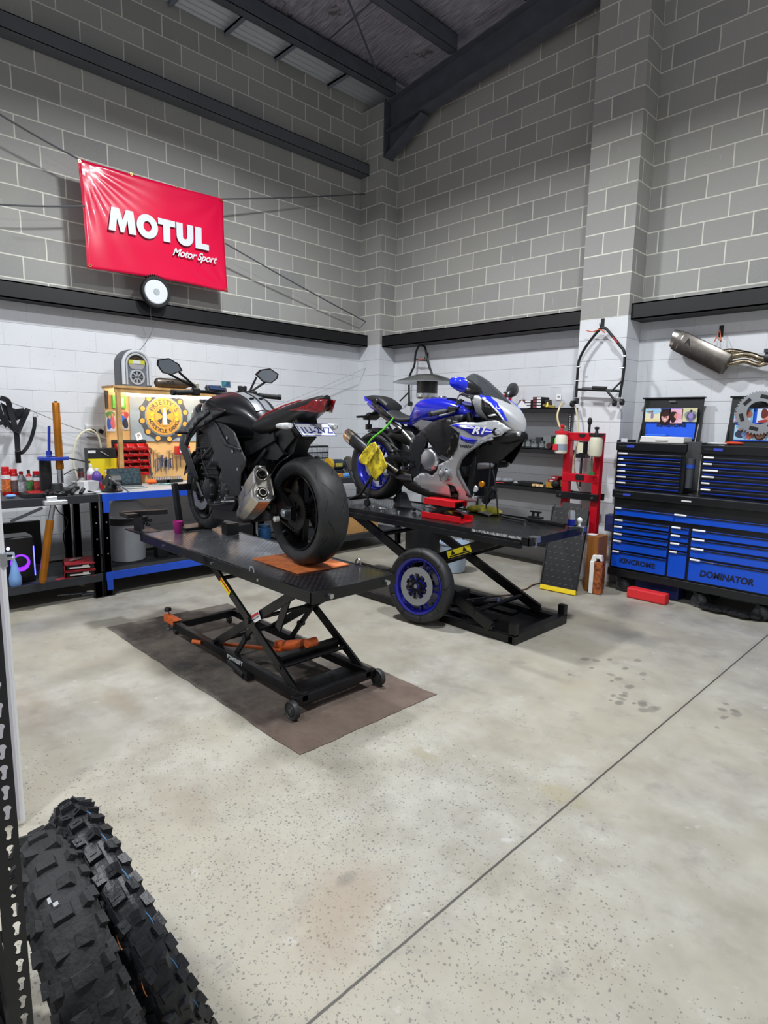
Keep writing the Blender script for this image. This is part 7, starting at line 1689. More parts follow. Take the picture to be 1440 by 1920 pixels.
bleed(1044, 796, 1065, 851, PY - .10, '#c5202c', '#dedccb', 'pump bottle with red head and red label hanging on the left column of the press', True)
bleed(1108, 800, 1131, 857, PY - .10, '#1d1d20', '#cfccb6', 'pump bottle with black head hanging on the right column of the press', False)
tag(MB().tube(catmull([P(1060, 800, y=5.42), P(1050, 800, y=5.45), P(1045, 780, y=5.5), P(1050, 762, y=5.55), P(1056, 755, y=5.6)], 6), .010, 8).build('clear_hose', M('#cdbd92', .3), smooth=True), 'yellowed clear hose arching up from the red-headed pump bottle', 'hose')
tag(MB().tube(catmull([P(1078, 760, y=5.66), P(1083, 785, y=5.66), P(1084, 820, y=5.66), P(1076, 865, y=5.66), P(1082, 905, y=5.66), P(1090, 925, y=5.66)], 6), .009, 8).build('clear_hose', M('#d2cba9', .3), smooth=True), 'yellowed clear hose hanging down the wall behind the press', 'hose')
p = P(1106, 790, y=5.6); hk = tag(MB().ball((p.x, 5.60, p.z), .03, (.8, .7, 1.3)).cyl((p.x, 5.6, p.z), (p.x, 5.60, ztp), .012, n=10).build('black_microphone', BLACKM, smooth=True), 'black round-headed tool standing on the press top beam', 'tool')
tag(MB().bar(P(1109, 868, y=5.42), P(1109, 880, y=5.42), .012, .012, upv=(1, 0, 0)).bar(P(1105, 888, y=5.42), P(1114, 888, y=5.42), .03, .03).cyl(P(1110, 850, y=5.42), P(1109, 884, y=5.42), .007, n=8).build('small_brush', M('#2f6b3a', .6)), 'small green-bristled brush hanging on the press below the black bottle', 'brush')
# paddock stands hung on the wall
def hook(x, y, z):
    o = tag(MB().b2(x - .018, x + .018, y - .006, y, z - .05, z + .05).tube([(x, y - .006, z - .03), (x, y - .05, z - .035), (x, y - .06, z - .005)], .006, 8).build('wall_hook', BLACKM, bevel=.002), '', 'hook'); return o
SYP = 5.66
def S(px, py, y=SYP): return P(px, py, y=y)
hk1 = hook(P(1130, 607, y=5.74).x, 5.741, P(1130, 607, y=5.74).z); hk1['label'] = 'black hook on the wall pier holding the tall paddock stand'
ps = thing('paddock_stand', 'black tubular paddock stand hanging from its hook on the wall pier', 'paddock stand', (0, 0, 0))
MB().tube(catmull([S(1080, 745), S(1083, 700), S(1086, 675), S(1100, 648), S(1124, 618), S(1131, 615), S(1138, 618), S(1160, 645), S(1171, 663), S(1169, 700), S(1162, 745)], 5), .013, 12).build('frame', BLACK, ps, smooth=True)
MB().cyl(S(1082, 730), S(1164, 733), .012, n=12).build('cross_tube', BLACK, ps, smooth=True)
MB().cyl(S(1092, 727, 5.60), S(1113, 728, 5.60), .012, n=12).build('chrome_arm', CHR, ps, smooth=True)
MB().cyl(S(1111, 727, 5.60), S(1137, 728, 5.60), .017, n=14).build('rubber_sleeve', RUB, ps, smooth=True)
MB().cyl(S(1134, 728, 5.60), S(1154, 752, 5.60), .011, n=12).cyl(S(1168, 712), S(1145, 735, 5.62), .009, n=10).build('brace', BLACK, ps, smooth=True)
for px, py in ((1081, 752), (1166, 754), (1073, 757), (1152, 756)):
    c = S(px, py, 5.64); MB().cyl(c - Vector((.012, 0, 0)), c + Vector((.014, 0, 0)), .030, n=20).build('stand_wheel', M('#17181a', .5), ps, smooth=True)
for (px, py) in ((1085, 688), (1167, 690), (1170, 668), (1082, 714)): MB().cyl(S(px - 3, py, 5.645), S(px + 3, py, 5.645), .007, n=8).build('bolt', STEEL, ps)
MB().bar(S(1149, 632, 5.645), S(1158, 643, 5.645), .014, .018, upv=(0, 1, 0)).build('decal', M('#a3282c', .5), ps)
tag(MB().tube(catmull([S(1100, 620, 5.66), S(1112, 622, 5.66), S(1125, 618, 5.64), S(1134, 624, 5.64)], 5), .005, 6).build('orange_strap', M('#d2552c', .6), smooth=True), 'thin orange strap around the top of the tall paddock stand', 'strap')
SZ = 5.93
def S3(px, py, y=SZ): return P(px, py, y=y)
hk2 = hook(S3(791, 667).x, 6.04, S3(791, 667).z); hk2['label'] = 'black hook on the white wall above the round heater hood'
p2 = thing('paddock_stand', 'black paddock stand with arched handle hanging behind the round heater hood', 'paddock stand', (0, 0, 0))
MB().tube(catmull([S3(767, 755), S3(767, 712), S3(771, 698), S3(777, 685), S3(779, 665), S3(784, 651), S3(790, 648), S3(797, 652), S3(800, 668), S3(805, 688), S3(812, 706)], 5), .014, 12).build('frame', BLACK, p2, smooth=True)
MB().cyl(S3(779, 675), S3(800, 676), .010, n=10).build('cross_tube', BLACK, p2, smooth=True)
MB().cyl(S3(767, 735), S3(750, 752), .010, n=10).build('brace', BLACK, p2, smooth=True)
c = S3(769, 757, 5.90); MB().cyl(c - Vector((.02, 0, 0)), c + Vector((.02, 0, 0)), .032, n=20).build('stand_wheel', M('#17181a', .5), p2, smooth=True)
MB().bar(S3(784, 676, 5.92), S3(792, 674, 5.92), .01, .02, upv=(0, 1, 0)).build('decal', M('#d0522b', .5), p2)
# outdoor heater with wide hood standing behind the motorcycle
HY = 5.0
hc = P(801, 717, y=HY); rr = (P(861, 719, y=HY).x - P(741, 717, y=HY).x) / 2 / math.cos(rad(0)) * .80
ht = thing('gas_heater', 'patio heater with wide metal hood and mesh burner behind the sports motorcycle', 'heater', (hc.x, HY, 0))
MB().lathe([(0, .085), (rr * .33, .080), (rr * .5, .060), (rr, 0), (rr, -.006), (rr * .5, .050), (0, .07)], c=(0, 0, hc.z), n=44).build('hood', M('#a9aaad', .25, .95, roughvar=.08, nscale=5), ht, smooth=True)
MB().lathe([(.0, .0), (.115, 0), (.115, -.14), (.09, -.155), (0, -.155)], c=(0, 0, hc.z + .01), n=32).build('burner_mesh', M('#4c4b4a', .4, .9, .4, 120), ht, smooth=True)
MB().lathe([(.0, 0), (.12, 0), (.12, -.04), (.10, -.06), (0, -.06)], c=(0, 0, hc.z - .12), n=32).build('burner_collar', M('#c9cacb', .2, 1.0, .4, 90), ht, smooth=True)
MB().cyl((0, 0, .40), (0, 0, hc.z - .18), .03, n=20).build('pole', M('#a9aaad', .3, .9), ht, smooth=True)
MB().lathe([(.0, 0), (.20, 0), (.20, .40), (.16, .44), (0, .44)], n=36).build('gas_bottle_housing', M('#2a2b2e', .4, .5), ht, smooth=True)
# shelf unit on the right wall
SY = 5.72
def H(px, py, y=SY): return P(px, py, y=y)
sh = thing('shelving_unit', 'black steel shelving unit with three loaded shelves on the white wall', 'shelf', (0, 0, 0))
xr = H(1082, 765).x; xl = -4.55
zs = [H(1000, 765).z, H(1000, 840).z, H(1000, 912).z, .30]
for z in zs: MB().b2(xl, xr, SY, 6.03, z - .012, z).b2(xl, xr, SY, SY + .012, z - .055, z).build('shelf_board', M('#141518', .5), sh, bevel=.002)
for x in (xr - .10, xl + .05):
    for y in (SY + .02, 5.99):
        b = MB().b2(x, x + .035, y, y + .003, 0, zs[0] + .0).b2(x, x + .003, y, y + .03, 0, zs[0] + .0); u = b.build('upright', M('#1c1d20', .5), sh)
        if x > -4 and y < 5.9:
            for k in range(18): MB().b2(x + .012, x + .024, y - .001, y + .001, 1.36 + k * .022, 1.372 + k * .022).build('slot', M('#c8cacd', .6), u)
# items on the shelves
z = zs[0]
k = 0
for (pa, pb, lvls) in ((H(970, 750), H(994, 750), 3), (H(995, 750), H(1013, 750), 4)):
    for i in range(lvls):
        t = carton('flat_carton', 'black and white spare part carton, %s in the %s stack on the top shelf' % (('lowest', 'second', 'third', 'topmost')[i], 'left' if k == 0 else 'right'), pa.x, pb.x - .01, 5.76, 5.92, z, .0285, '#2a2224', group='stacked spare part cartons')
        w_ = pb.x - .01 - pa.x; t.location.z = z + i * .030
        MB().b2(0, w_ * .45, -.0815, -.0802, .005, .024).build('white_label', M('#e3e4e6', .5), t); MB().b2(-w_ * .42, -w_ * .05, -.0815, -.0802, .008, .020).build('red_label', M('#9a3a44', .5), t)
    k += 1
q = H(972, 755); tag(MB().prism([(q.x - .04, z), (q.x + .12, z), (q.x + .03, z + .085)], 'xz', 5.735, 5.745).build('white_paper', M('#e6e7e9', .6)), 'folded white paper in front of the carton stacks on the top shelf', 'paper')
q = H(1024, 755); gm_ = MB().lathe([(.02, 0), (.03, .012), (.02, .03), (.012, .06)], c=(q.x, 5.75, z), n=12).bar((q.x - .05, 5.75, z + .03), (q.x + .05, 5.76, z + .02), .03, .02).bar((q.x, 5.75, z + .02), (q.x + .08, 5.76, z + .012), .03, .02)
tag(gm_.build('brass_fitting', M('#b7a34c', .4, .7), smooth=True), 'small brass-coloured fitting beside the cartons on the top shelf', 'fitting')
for k in range(2): carton('dark_carton', 'dark flat carton lying %s behind the brass fitting' % ('under the other' if k == 0 else 'on top'), H(1014, 750).x, H(1034, 750).x, 5.80, 5.95, z + k * .045, .043, '#2c2d31', group='dark flat cartons')
tb0, tb1 = H(1029, 735), H(1073, 735)
mt_ = bpy.data.materials.new('clear_plastic'); mt_.use_nodes = True; b_ = mt_.node_tree.nodes['Principled BSDF']; b_.inputs['Base Color'].default_value = (.8, .82, .85, 1); b_.inputs['Alpha'].default_value = .38; b_.inputs['Roughness'].default_value = .15
tb = thing('clear_tub', 'clear plastic tub with small label on the top shelf beside the paddock stand', 'tub', ((tb0.x + tb1.x) / 2, 5.86, z))
w_ = (tb1.x - tb0.x) / 2; zt3 = H(1050, 723).z - z
bx = MB(); bx.loft([[(sx * w_ * k_, sy * .11 * k_, zz) for sx, sy in ((-1, -1), (1, -1), (1, 1), (-1, 1))] for zz, k_ in ((0, .82), (zt3 - .01, 1.0), (zt3 - .01, 1.05), (zt3, 1.05), (zt3, .98), (.008, .80))])
bx.build('tub_body', mt_, tb)
MB().ball((w_ * .5, 0, .035), .05, (1.3, 1, .5)).ball((-w_ * .5, 0, .05), .05, (1, 1, .9)).build('contents', M('#b9a882', .7, 0, .5, 30, col2='#8b93b5'), tb, smooth=True)
sticker('label', WHITE, (-w_ * .25, -.108, zt3 * .5), (1, 0, 0), (0, 0, 1), .055, .06, tb, .001); text('lettering', 'OIL', .018, M('#222222', .5), tb, (-w_ * .25, -.1105, zt3 * .5), (1, 0, 0), (0, 0, 1), .0004, .0006)
# red wing mirror and grey mirror lying on top shelf far end
rm_ = MB(); rm_.tube(catmull([H(940, 760, 5.85), H(948, 742, 5.85), H(957, 726, 5.85), H(966, 721, 5.85), H(966, 728, 5.85), H(957, 745, 5.85), H(955, 760, 5.85)], 5), .02, 10)
tag(rm_.build('red_tail_piece', M('#b3131f', .2, coat=.6), smooth=True), 'glossy red looped bodywork piece on the top shelf behind the windscreen', 'bodywork')
# middle shelf: filters
z = zs[1]; random.seed(21)
fl_ = [(965, 20, 38), (978, 18, 26), (990, 16, 30), (1003, 18, 28), (1016, 14, 20)]
lab_ = ('leftmost', 'second', 'middle', 'fourth', 'rightmost')
for k, (px, wpx, hpx) in enumerate(fl_):
    a = H(px, 830, 5.75); b = H(px + wpx * .6, 830, 5.75)
    t = thing('oil_filter_can', 'dark round filter can with silver band, %s in the front row on the middle shelf' % lab_[k], 'filter', (a.x, 5.76, z), 0, 'filter cans on the middle shelf')
    r = .030; h = .065 + .01 * (k % 3)
    MB().lathe([(r, 0), (r, h), (r * .9, h + .005), (0, h + .005)], n=24).build('body', M('#2e3233', .4), t, smooth=True)
    MB().lathe([(r * 1.002, h * .2), (r * 1.012, h * .2), (r * 1.012, h * .75), (r * 1.002, h * .75)], n=24, closed=True).build('silver_band', M('#8f9494', .4, .3, .5, 60), t, smooth=True)
for k, (pa, pb, hh, c) in enumerate(((960, 968, .12, '#24302c'), (970, 982, .12, '#1e3a30'), (1005, 1016, .115, '#2b2e30'), (1020, 1034, .13, '#7b7f7f'), (1034, 1039, .13, '#1f2f22'))):
    carton('filter_carton', 'filter carton, %s in the back row on the middle shelf' % lab_[k], H(pa, 800, 5.86).x, H(pb, 800, 5.86).x, 5.86, 5.96, z, hh, c, group='filter cartons on the middle shelf')
q = H(1029, 830, 5.78); tag(MB().lathe([(0, 0), (.03, 0), (.03, .05), (0, .05)], c=(q.x, 5.78, z + .031), ax=(0, 1, 0), n=24).build('maroon_roll', M('#4a2226', .5), smooth=True), 'dark maroon roll lying at the right of the filter cans', 'roll')
q = H(1041, 830, 5.76); tag(MB().tube(catmull([(q.x - .015, 5.78, z + .01), (q.x - .01, 5.77, z + .10), (q.x + .02, 5.77, z + .11), (q.x + .03, 5.76, z + .02)], 5), .008, 8).build('green_cord_loop', M('#5bd23a', .4), smooth=True), 'bright green cord loop at the right end of the middle shelf', 'cord')
# lower shelf: bags and boxes
z = zs[2]
for k, (px, w_, h, c, lab) in enumerate(((930, .14, .05, '#a9adb3', 'crumpled clear bag of parts at the left of the lowest loaded shelf'), (952, .16, .06, '#8c9096', 'crumpled grey bag of parts beside the clear bag'), (972, .12, .03, '#b5b3b1', 'flat pale packet in front of the grey bag'))):
    q = H(px, 905, 5.82); tag(MB().ball((q.x, 5.82, z + h * .5), w_ * .5, (1, .9, h / w_), 14).build('parts_bag', M(c, .3, .1, .3, 30, bump=1.0, bscale=22), smooth=True), lab, 'bag')
q = H(938, 903, 5.74); tag(MB().box((q.x, 5.74, z + .004), (.10, .03, .006), .2).build('red_packet', M('#c4464a', .5)), 'thin red packet at the front edge of the lowest loaded shelf', 'packet')
q = H(997, 900, 5.84); tag(MB().box((q.x - .02, 5.84, z + .018), (.26, .12, .036), rad(3)).build('brake_pad_box', BLACKM, bevel=.005), 'flat black box in the middle of the lowest loaded shelf', 'box')
for k in range(3):
    q = H(1002 + k * 7, 908 - (k == 1) * 3, 5.76); tag(MB().box((q.x, 5.76, z + .012 + .0 * k), (.035, .05, .024), rad(10 * k)).build('yellow_packet', M('#e3a83c', .5, 0, .3, 60, col2='#eadfc0'), bevel=.002), 'small yellow packet, %s of the three on the lowest loaded shelf' % ('left', 'middle', 'right')[k], 'packet')
a, b = H(1024, 900), H(1042, 900)
for k, (pa, pb, h, c, zz, lab) in enumerate(((1021, 1036, .06, '#c9922e', 0, 'orange carton under the red cartons on the lowest loaded shelf'), (1024, 1041, .032, '#a8202a', .061, 'lower red carton stacked on the orange carton'), (1029, 1043, .030, '#b3242c', .094, 'upper red carton, topmost of the stack on the lowest loaded shelf'))):
    t = carton('parts_carton', lab, H(pa, 890).x, H(pb, 890).x, 5.76, 5.86, z + zz, h, c)
    if k: sticker('label', WHITE, (-.01, -.0515, h * .5), (1, 0, 0), (0, 0, 1), .04, h * .45, t, .001)
carton('parts_carton', 'brown carton beside the orange carton on the lowest loaded shelf', H(1037, 890).x, H(1049, 890).x, 5.80, 5.92, z, .085, '#8a6a3f')
q = H(1040, 905, 5.74); tag(MB().ball((q.x + .01, 5.745, z + .042), .045, (1.2, .6, .9), 14).build('black_pouch', M('#141517', .6), smooth=True), 'black round pouch at the right end of the lowest loaded shelf', 'pouch')
# on the bottom shelf under
q0 = H(990, 1030); tag(MB().b2(H(965, 1040).x, H(1060, 1040).x, 5.735, 5.98, .302, .36).build('red_sanding_case', M('#a5a7aa', .5, 0, .2, 10), bevel=.006), 'grey case with red stripe on the bottom shelf behind the far lift', 'case')
tag(MB().b2(H(990, 1040).x, H(1050, 1040).x, 5.735, 5.739, .315, .335).build('red_label_strip', M('#c42a30', .5)), 'red label strip along the front of the grey case', 'label')
# exhaust silencer hung high on the right
EY = 5.90
def E_(px, py, y=EY): return P(px, py, y=y)
hk3 = hook(E_(1350, 617, 6.0).x, 6.04, E_(1350, 620, 6.0).z); hk3['label'] = 'black hook on the right wall holding the titanium exhaust silencer'
ex = thing('exhaust_silencer', 'grey titanium exhaust silencer with twin curved pipes hanging on the right wall', 'exhaust', (0, 0, 0))
e0, e1 = E_(1270, 638), E_(1362, 683); axx = (e1 - e0).normalized(); upx = Vector((-axx.z, 0, axx.x))
def er(c, k, kz=1., cut=0.): return [c + upx * (.095 * k * kz * s_[1]) + Vector((0, .055 * k * s_[0], 0)) + axx * cut * s_[1] for s_ in [(0, 1), (.6, .95), (.95, .55), (1, 0), (.95, -.5), (.6, -.95), (0, -1), (-.6, -.95), (-.95, -.5), (-1, 0), (-.95, .55), (-.6, .95)]]
MB().loft([er(e0, .96, 1, .0), er(e0.lerp(e1, .1), 1.0), er(e1, 1.0), er(e1 + axx * .012, .92)]).build('can', M('#6b6661', .32, .95, .12, 30), ex, smooth=True, ang=30)
MB().loft([er(e0 - axx * .045, .80, 1, -.02), er(e0 + axx * .05, 1.012)]).build('end_cone', M('#8a8783', .25, 1.0), ex, smooth=True, ang=30)
tl_ = E_(1291, 642, EY - .058); text('logo_mark', 'A', .075, M('#26211e', .5), ex, tl_, axx, upx, .0008, .002, -.3); text('lettering', 'x x x', .018, M('#26211e', .5), ex, tl_ - upx * .05, axx, upx, .0006)
PIPE = M('#b3a58c', .18, 1.0, .2, 6)
MB().tube(catmull([E_(1358, 660), E_(1372, 658), E_(1395, 662), E_(1402, 664)], 5), .022, 14).build('short_pipe', PIPE, ex, smooth=True)
MB().tube(catmull([E_(1352, 661), E_(1368, 668), E_(1395, 664), E_(1415, 668), E_(1425, 672), E_(1460, 676)], 5), .028, 14).build('upper_pipe', PIPE, ex, smooth=True)
MB().tube(catmull([E_(1352, 676), E_(1368, 682), E_(1395, 677), E_(1412, 682), E_(1425, 684), E_(1445, 678)], 5), .021, 14).build('lower_pipe', PIPE, ex, smooth=True)
q = E_(1434, 670, 5.86); MB().lathe([(.034, 0), (.046, .008), (.046, .045), (.034, .052)], c=q, ax=(1, 0, -.1), n=24, closed=True).box((q.x + .02, 5.83, q.z + .05), (.04, .03, .03)).build('clamp', DSTEEL, ex, smooth=True)
tag(MB().tube([E_(1340, 640, 5.93), E_(1350, 618, 5.98), E_(1352, 640, 5.93), E_(1343, 632, 5.93)], .006, 8).build('orange_tie', M('#d9805c', .6), smooth=True), 'short orange cord tying the exhaust silencer to its hook', 'cord')
# brown cabinet, chequer ramp, battery pack box
bc0, bc1 = P(1086, 1100, y=5.42), P(1134, 1100, y=5.42); zt4 = P(1110, 1000, y=5.42).z
WD = NT('wood'); wv = WD.noise(3, 6, vec=WD.comb(*[WD.math('MULTIPLY', a, m) for a, m in zip(WD.sep(), (8., 8., .8))])); cw = WD.mix(WD.ramp(wv, .35, .65), '#7a4a1e', '#935c28')
wbx = thing('wooden_box', 'brown wooden cabinet standing behind the chequer plate ramp', 'cabinet', (0, 0, 0))
MB().b2(max(bc0.x, -2.64), -2.53, 5.27, 5.46, .003, zt4).build('body', WD.out(cw, .45), wbx, bevel=.004)
q = P(1108, 1000, y=5.3); tag(MB().lathe([(0, 0), (.045, 0), (.05, .008), (.03, .012), (0, .010)], c=(q.x, 5.33, zt4 + .001), n=28).build('white_dish', M('#e2e4e6', .3), smooth=True), 'small white dish on top of the brown wooden cabinet', 'dish')
rp_ = thing('access_ramp', 'black chequer plate ramp with yellow toe edge leaning on the press', 'ramp', (0, 0, 0))
ra, rb2 = P(1014, 1102, z=.01), P(1079, 1115, z=.01); ra2 = P(1046, 935, y=5.42); rb3 = P(1112, 962, y=5.42)
uxr = (rb2 - ra).normalized(); 
def ramp_pt(u, v, n=0.0):
    a = ra.lerp(rb2, u); b = P(1040, 940, y=5.40).lerp(P(1106, 948, y=5.42), u); p = a.lerp(b, v); nn = uxr.cross((P(1040, 940, y=5.40) - ra).normalized()); return p + nn * n
r_ = MB(); outl = [(0, .0), (1, .0), (1, .93), (.985, .97), (.96, .93), (.80, .95), (.78, 1.0), (.25, 1.0), (.22, .95), (.06, .93), (.03, .97), (0, .94)]
r_.loft([[ramp_pt(u, v, n) for u, v in outl] for n in (0, .012)]); RPL = plate_mat('ramp_plate', '#17191c', '#24272b', 14)
nt = NT('ramp_chequer'); x_, y_, z_ = nt.sep(); fx_ = nt.math('FRACT', nt.math('MULTIPLY', nt.math('ADD', x_, nt.math('MULTIPLY', z_, .5)), 17.)); fz_ = nt.math('FRACT', nt.math('MULTIPLY', z_, 19.))
dash = nt.math('MULTIPLY', nt.math('LESS_THAN', nt.math('ABSOLUTE', nt.math('SUBTRACT', fx_, .5)), .22), nt.math('LESS_THAN', nt.math('ABSOLUTE', nt.math('ADD', nt.math('SUBTRACT', fz_, .5), nt.math('MULTIPLY', nt.math('SUBTRACT', fx_, .5), -.35))), .05))
nt.bump(dash, .8, .003)
r_.build('plate', nt.out(nt.mix(dash, '#0f1013', '#484b50'), .5, .2), rp_)
ye = MB(); ye.loft([[ramp_pt(u, v, n) for u, v in ((-.01, -.012), (1.01, -.012), (1.01, .038), (-.01, .038))] for n in (-.006, .020)]); ye.build('yellow_toe', M('#e8c912', .45, 0, .06, 20), rp_, bevel=.002)
MB().bar(ramp_pt(1.0, .04, .006), ramp_pt(1.0, .93, .006), .03, .012, upv=(1, 0, 0)).bar(ramp_pt(0, .04, .006), ramp_pt(0, .93, .006), .03, .012, upv=(1, 0, 0)).build('side_flange', M('#1c1e21', .45, .2), rp_)
bp0 = P(1115, 1112, z=0)
ob = thing('oil_carton', 'white and orange handled carton standing on the floor beside the wooden cabinet', 'carton', (bp0.x, bp0.y + .0, 0), rad(12))
hh_ = P(1115, 1040, y=bp0.y).z
MB().b2(-.05, -.012, -.05, .05, .004, hh_ * .85).prism([(-.05, hh_ * .85), (.0, hh_ * .85), (.0, hh_ * .92), (.03, hh_ * .92), (.04, hh_ * .86), (.055, hh_ * .86), (.045, hh_), (-.035, hh_)], 'xz', -.03, .03).build('white_side', M('#e4e3df', .5), ob, bevel=.004)
MB().b2(-.012, .065, -.048, .048, .004, hh_ * .84).build('printed_side', M('#b5602a', .5, 0, .6, 26, col2='#3a2220'), ob, bevel=.004)
q = P(1140, 1000, y=5.50); tag(MB().b2(-2.60, -2.515, 5.52, 5.62, .56, .72).build('blue_carton', M('#1f2350', .5, 0, .5, 18), bevel=.003), 'dark blue printed carton squeezed between the press and the tool cabinet', 'box')
q0, q1 = P(1180, 1117, z=.05), P(1262, 1125, z=.05)
tag(MB().b2(P(1180, 1117, z=.0).x, P(1258, 1130, z=0).x, 5.36, 5.46, .002, .095).build('red_foam_block', M('#d3262c', .6), bevel=.012), 'long red block lying on the floor in front of the cabinet castors', 'block')
tag(MB().b2(-2.30, -1.9, 5.60, 5.80, .002, .14).build('blue_crate', M('#101f5c', .5), bevel=.006), 'dark blue box pushed under the roller cabinet behind the red block', 'box')
bgx = MB(); random.seed(4)
for k in range(9): bgx.ball((-1.62 + k * .07, 5.48 + random.uniform(0, .1), .035), .06, (1.2, 1, .5), 10)
tag(bgx.build('black_bag', M('#131416', .25, bump=1.0, bscale=18), smooth=True), 'crumpled black plastic bag on the floor under the roller cabinet', 'bag')
# things on and under the far lift
JX = P(840, 968, y=3.60); ZD = L2Z + .001
RJ = M('#c3141f', .35)
jk = thing('scissor_jack', 'red scissor jack standing on the far lift under the sports motorcycle', 'jack', (0, 0, 0))
ja, jb = P(790, 970, z=ZD), P(880, 963, z=ZD)
bs0, bs1 = Vector((ja.x, ja.y, ZD)), Vector((ja.x + .36, ja.y + .02, ZD))
yw = .15
for (yy) in (0, yw): MB().b2(bs0.x, bs0.x + .40, bs0.y + yy, bs0.y + yy + .008, ZD, ZD + .05).build('base_channel', RJ, jk, bevel=.002)
MB().b2(bs0.x, bs0.x + .40, bs0.y, bs0.y + yw, ZD, ZD + .006).build('base_plate', RJ, jk)
MB().b2(bs0.x + .02, bs0.x + .34, bs0.y, bs0.y + .008, ZD + .115, ZD + .16).b2(bs0.x + .02, bs0.x + .34, bs0.y + yw, bs0.y + yw + .008, ZD + .115, ZD + .16).b2(bs0.x + .02, bs0.x + .34, bs0.y, bs0.y + yw, ZD + .155, ZD + .163).build('top_channel', RJ, jk, bevel=.002)
for yy in (.02, yw - .02):
    MB().bar((bs0.x + .06, bs0.y + yy, ZD + .03), (bs0.x + .32, bs0.y + yy, ZD + .13), .01, .03).bar((bs0.x + .32, bs0.y + yy + .012, ZD + .03), (bs0.x + .06, bs0.y + yy + .012, ZD + .13), .01, .03).build('scissor_link', BLACK, jk, bevel=.002)
MB().cyl((bs0.x - .02, bs0.y + yw / 2, ZD + .08), (bs0.x + .40, bs0.y + yw / 2, ZD + .08), .009, n=12).build('screw', STEEL, jk, smooth=True)
MB().box((bs0.x + .25, bs0.y + .05, ZD + .06), (.05, .03, .04), .4).build('brass_nut', M('#b39a2a', .4, .6), jk)
q = P(772, 945, z=ZD + .12); fl2 = tag(MB().lathe([(0, .0), (.085, 0), (.09, .01), (.09, .10), (.08, .12), (0, .12)], c=(bs0.x + .02, bs0.y + .20, ZD), n=36).build('air_filter', M('#5d6266', .5, .2, .25, 80), smooth=True), 'grey ribbed cylinder standing behind the red jack on the far lift', 'filter')
# rear paddock stand lifting the bike
rs = thing('rear_stand', 'black rear stand under the blue rear wheel on the far lift', 'paddock stand', (0, 0, 0))
for s in (-1, 1):
    MB().tube([(B2X + .09, B2Y + .165 * s, B2Z + .29), (B2X - .05, B2Y + .18 * s, B2Z + .10), (B2X - .22, B2Y + .16 * s, B2Z + .04)], .013, 10).tube([(B2X + .09, B2Y + .165 * s, B2Z + .29), (B2X + .05, B2Y + .19 * s, B2Z + .04)], .011, 10).build('side_tube', BLACK, rs, smooth=True)
    MB().cyl((B2X + .05, B2Y + .175 * s, B2Z + .034), (B2X + .05, B2Y + .205 * s, B2Z + .034), .032, n=20).build('stand_wheel', M('#1a1b1d', .5), rs, smooth=True)
MB().cyl((B2X - .22, B2Y - .16, B2Z + .04), (B2X - .22, B2Y + .16, B2Z + .04), .013, n=12).build('cross_tube', BLACK, rs, smooth=True)
MB().tube([(B2X - .22, B2Y, B2Z + .04), (B2X - .40, B2Y, B2Z + .25), (B2X - .48, B2Y, B2Z + .40)], .012, 10).build('lever_tube', BLACK, rs, smooth=True)
# parts lying on the far deck
sp_ = MB(); q = P(757, 950, z=ZD)
panel_ = MB().loft([[(q.x + a, q.y + b, ZD + c) for a, b, c in ring] for ring in (((-.08, -.05, 0), (.02, -.07, 0), (.14, -.02, 0), (.02, .06, 0)), ((-.06, -.03, .09), (.0, -.04, .12), (.06, .0, .06), (.0, .05, .10)), ((-.05, .0, .13), (-.01, .0, .14), (.02, .02, .12), (-.02, .05, .13)))])
tag(panel_.build('grey_bodywork_piece', M('#33363b', .35), smooth=True, bevel=.004), 'dark grey bodywork piece standing on the far lift left of the red jack', 'bodywork')
q = P(785, 962, z=ZD); tag(MB().tube(catmull([(q.x - .10, q.y + .05, ZD + .02), (q.x - .03, q.y, ZD + .045), (q.x + .04, q.y + .02, ZD + .02)], 5), .02, 8).build('grey_curved_cover', M('#4b4f55', .35), smooth=True), 'curved grey cover lying on the far lift beside the red jack base', 'bodywork')
q = P(716, 955, z=ZD); tag(MB().tube(catmull([(q.x - .04, q.y, ZD + .008), (q.x, q.y - .02, ZD + .012), (q.x + .02, q.y + .01, ZD + .008), (q.x + .05, q.y, ZD + .008)], 5), .006, 8).build('steel_clip', M('#c9cccf', .3, .8), smooth=True), 'bent bright steel clip lying on the far lift below the rear wheel', 'clip')
for k, (px, py) in enumerate(((688, 949), (700, 951), (735, 953), (748, 960))):
    q = P(px, py, z=ZD); tag(MB().cyl((q.x, q.y, ZD), (q.x, q.y, ZD + .012), .013, .010, n=10).build('loose_bolt', STEEL, smooth=True), 'small loose bolt, %s of those lying along the near edge of the far lift' % ('leftmost', 'second', 'third', 'rightmost')[k], 'bolt', 'loose bolts on the far lift')
q = P(905, 962, z=ZD); gv = MB()
for k in range(5): gv.ball((q.x - .10 + k * .055, q.y + .03 * (k % 2), ZD + .026 + .010 * (k % 2)), .056, (1.2, 1.1, .5), 12)
tag(gv.build('yellow_rag', M('#efe85a', .75, 0, .15, 14, bump=.6, bscale=30), smooth=True), 'crumpled yellow rag lying beside the red jack on the far lift', 'rag')
q = P(936, 960, z=ZD); q.y = min(q.y, 4.10); gv = MB(); random.seed(9)
for k in range(6):
    a = rad(20 * k); gv.tube(catmull([(q.x - .08 + .02 * k, q.y + .05, ZD + .006 + k * .004), (q.x + .0 + .01 * k, q.y - .01 + .02 * k, ZD + .018 + .003 * k), (q.x + .09, q.y - .03 + .02 * k, ZD + .008 + k * .003)], 4), .007, 6)
tag(gv.build('white_cable_bundle', M('#d5d3cb', .6), smooth=True), 'bundle of white cable lying beside the yellow rag on the far lift', 'cable')
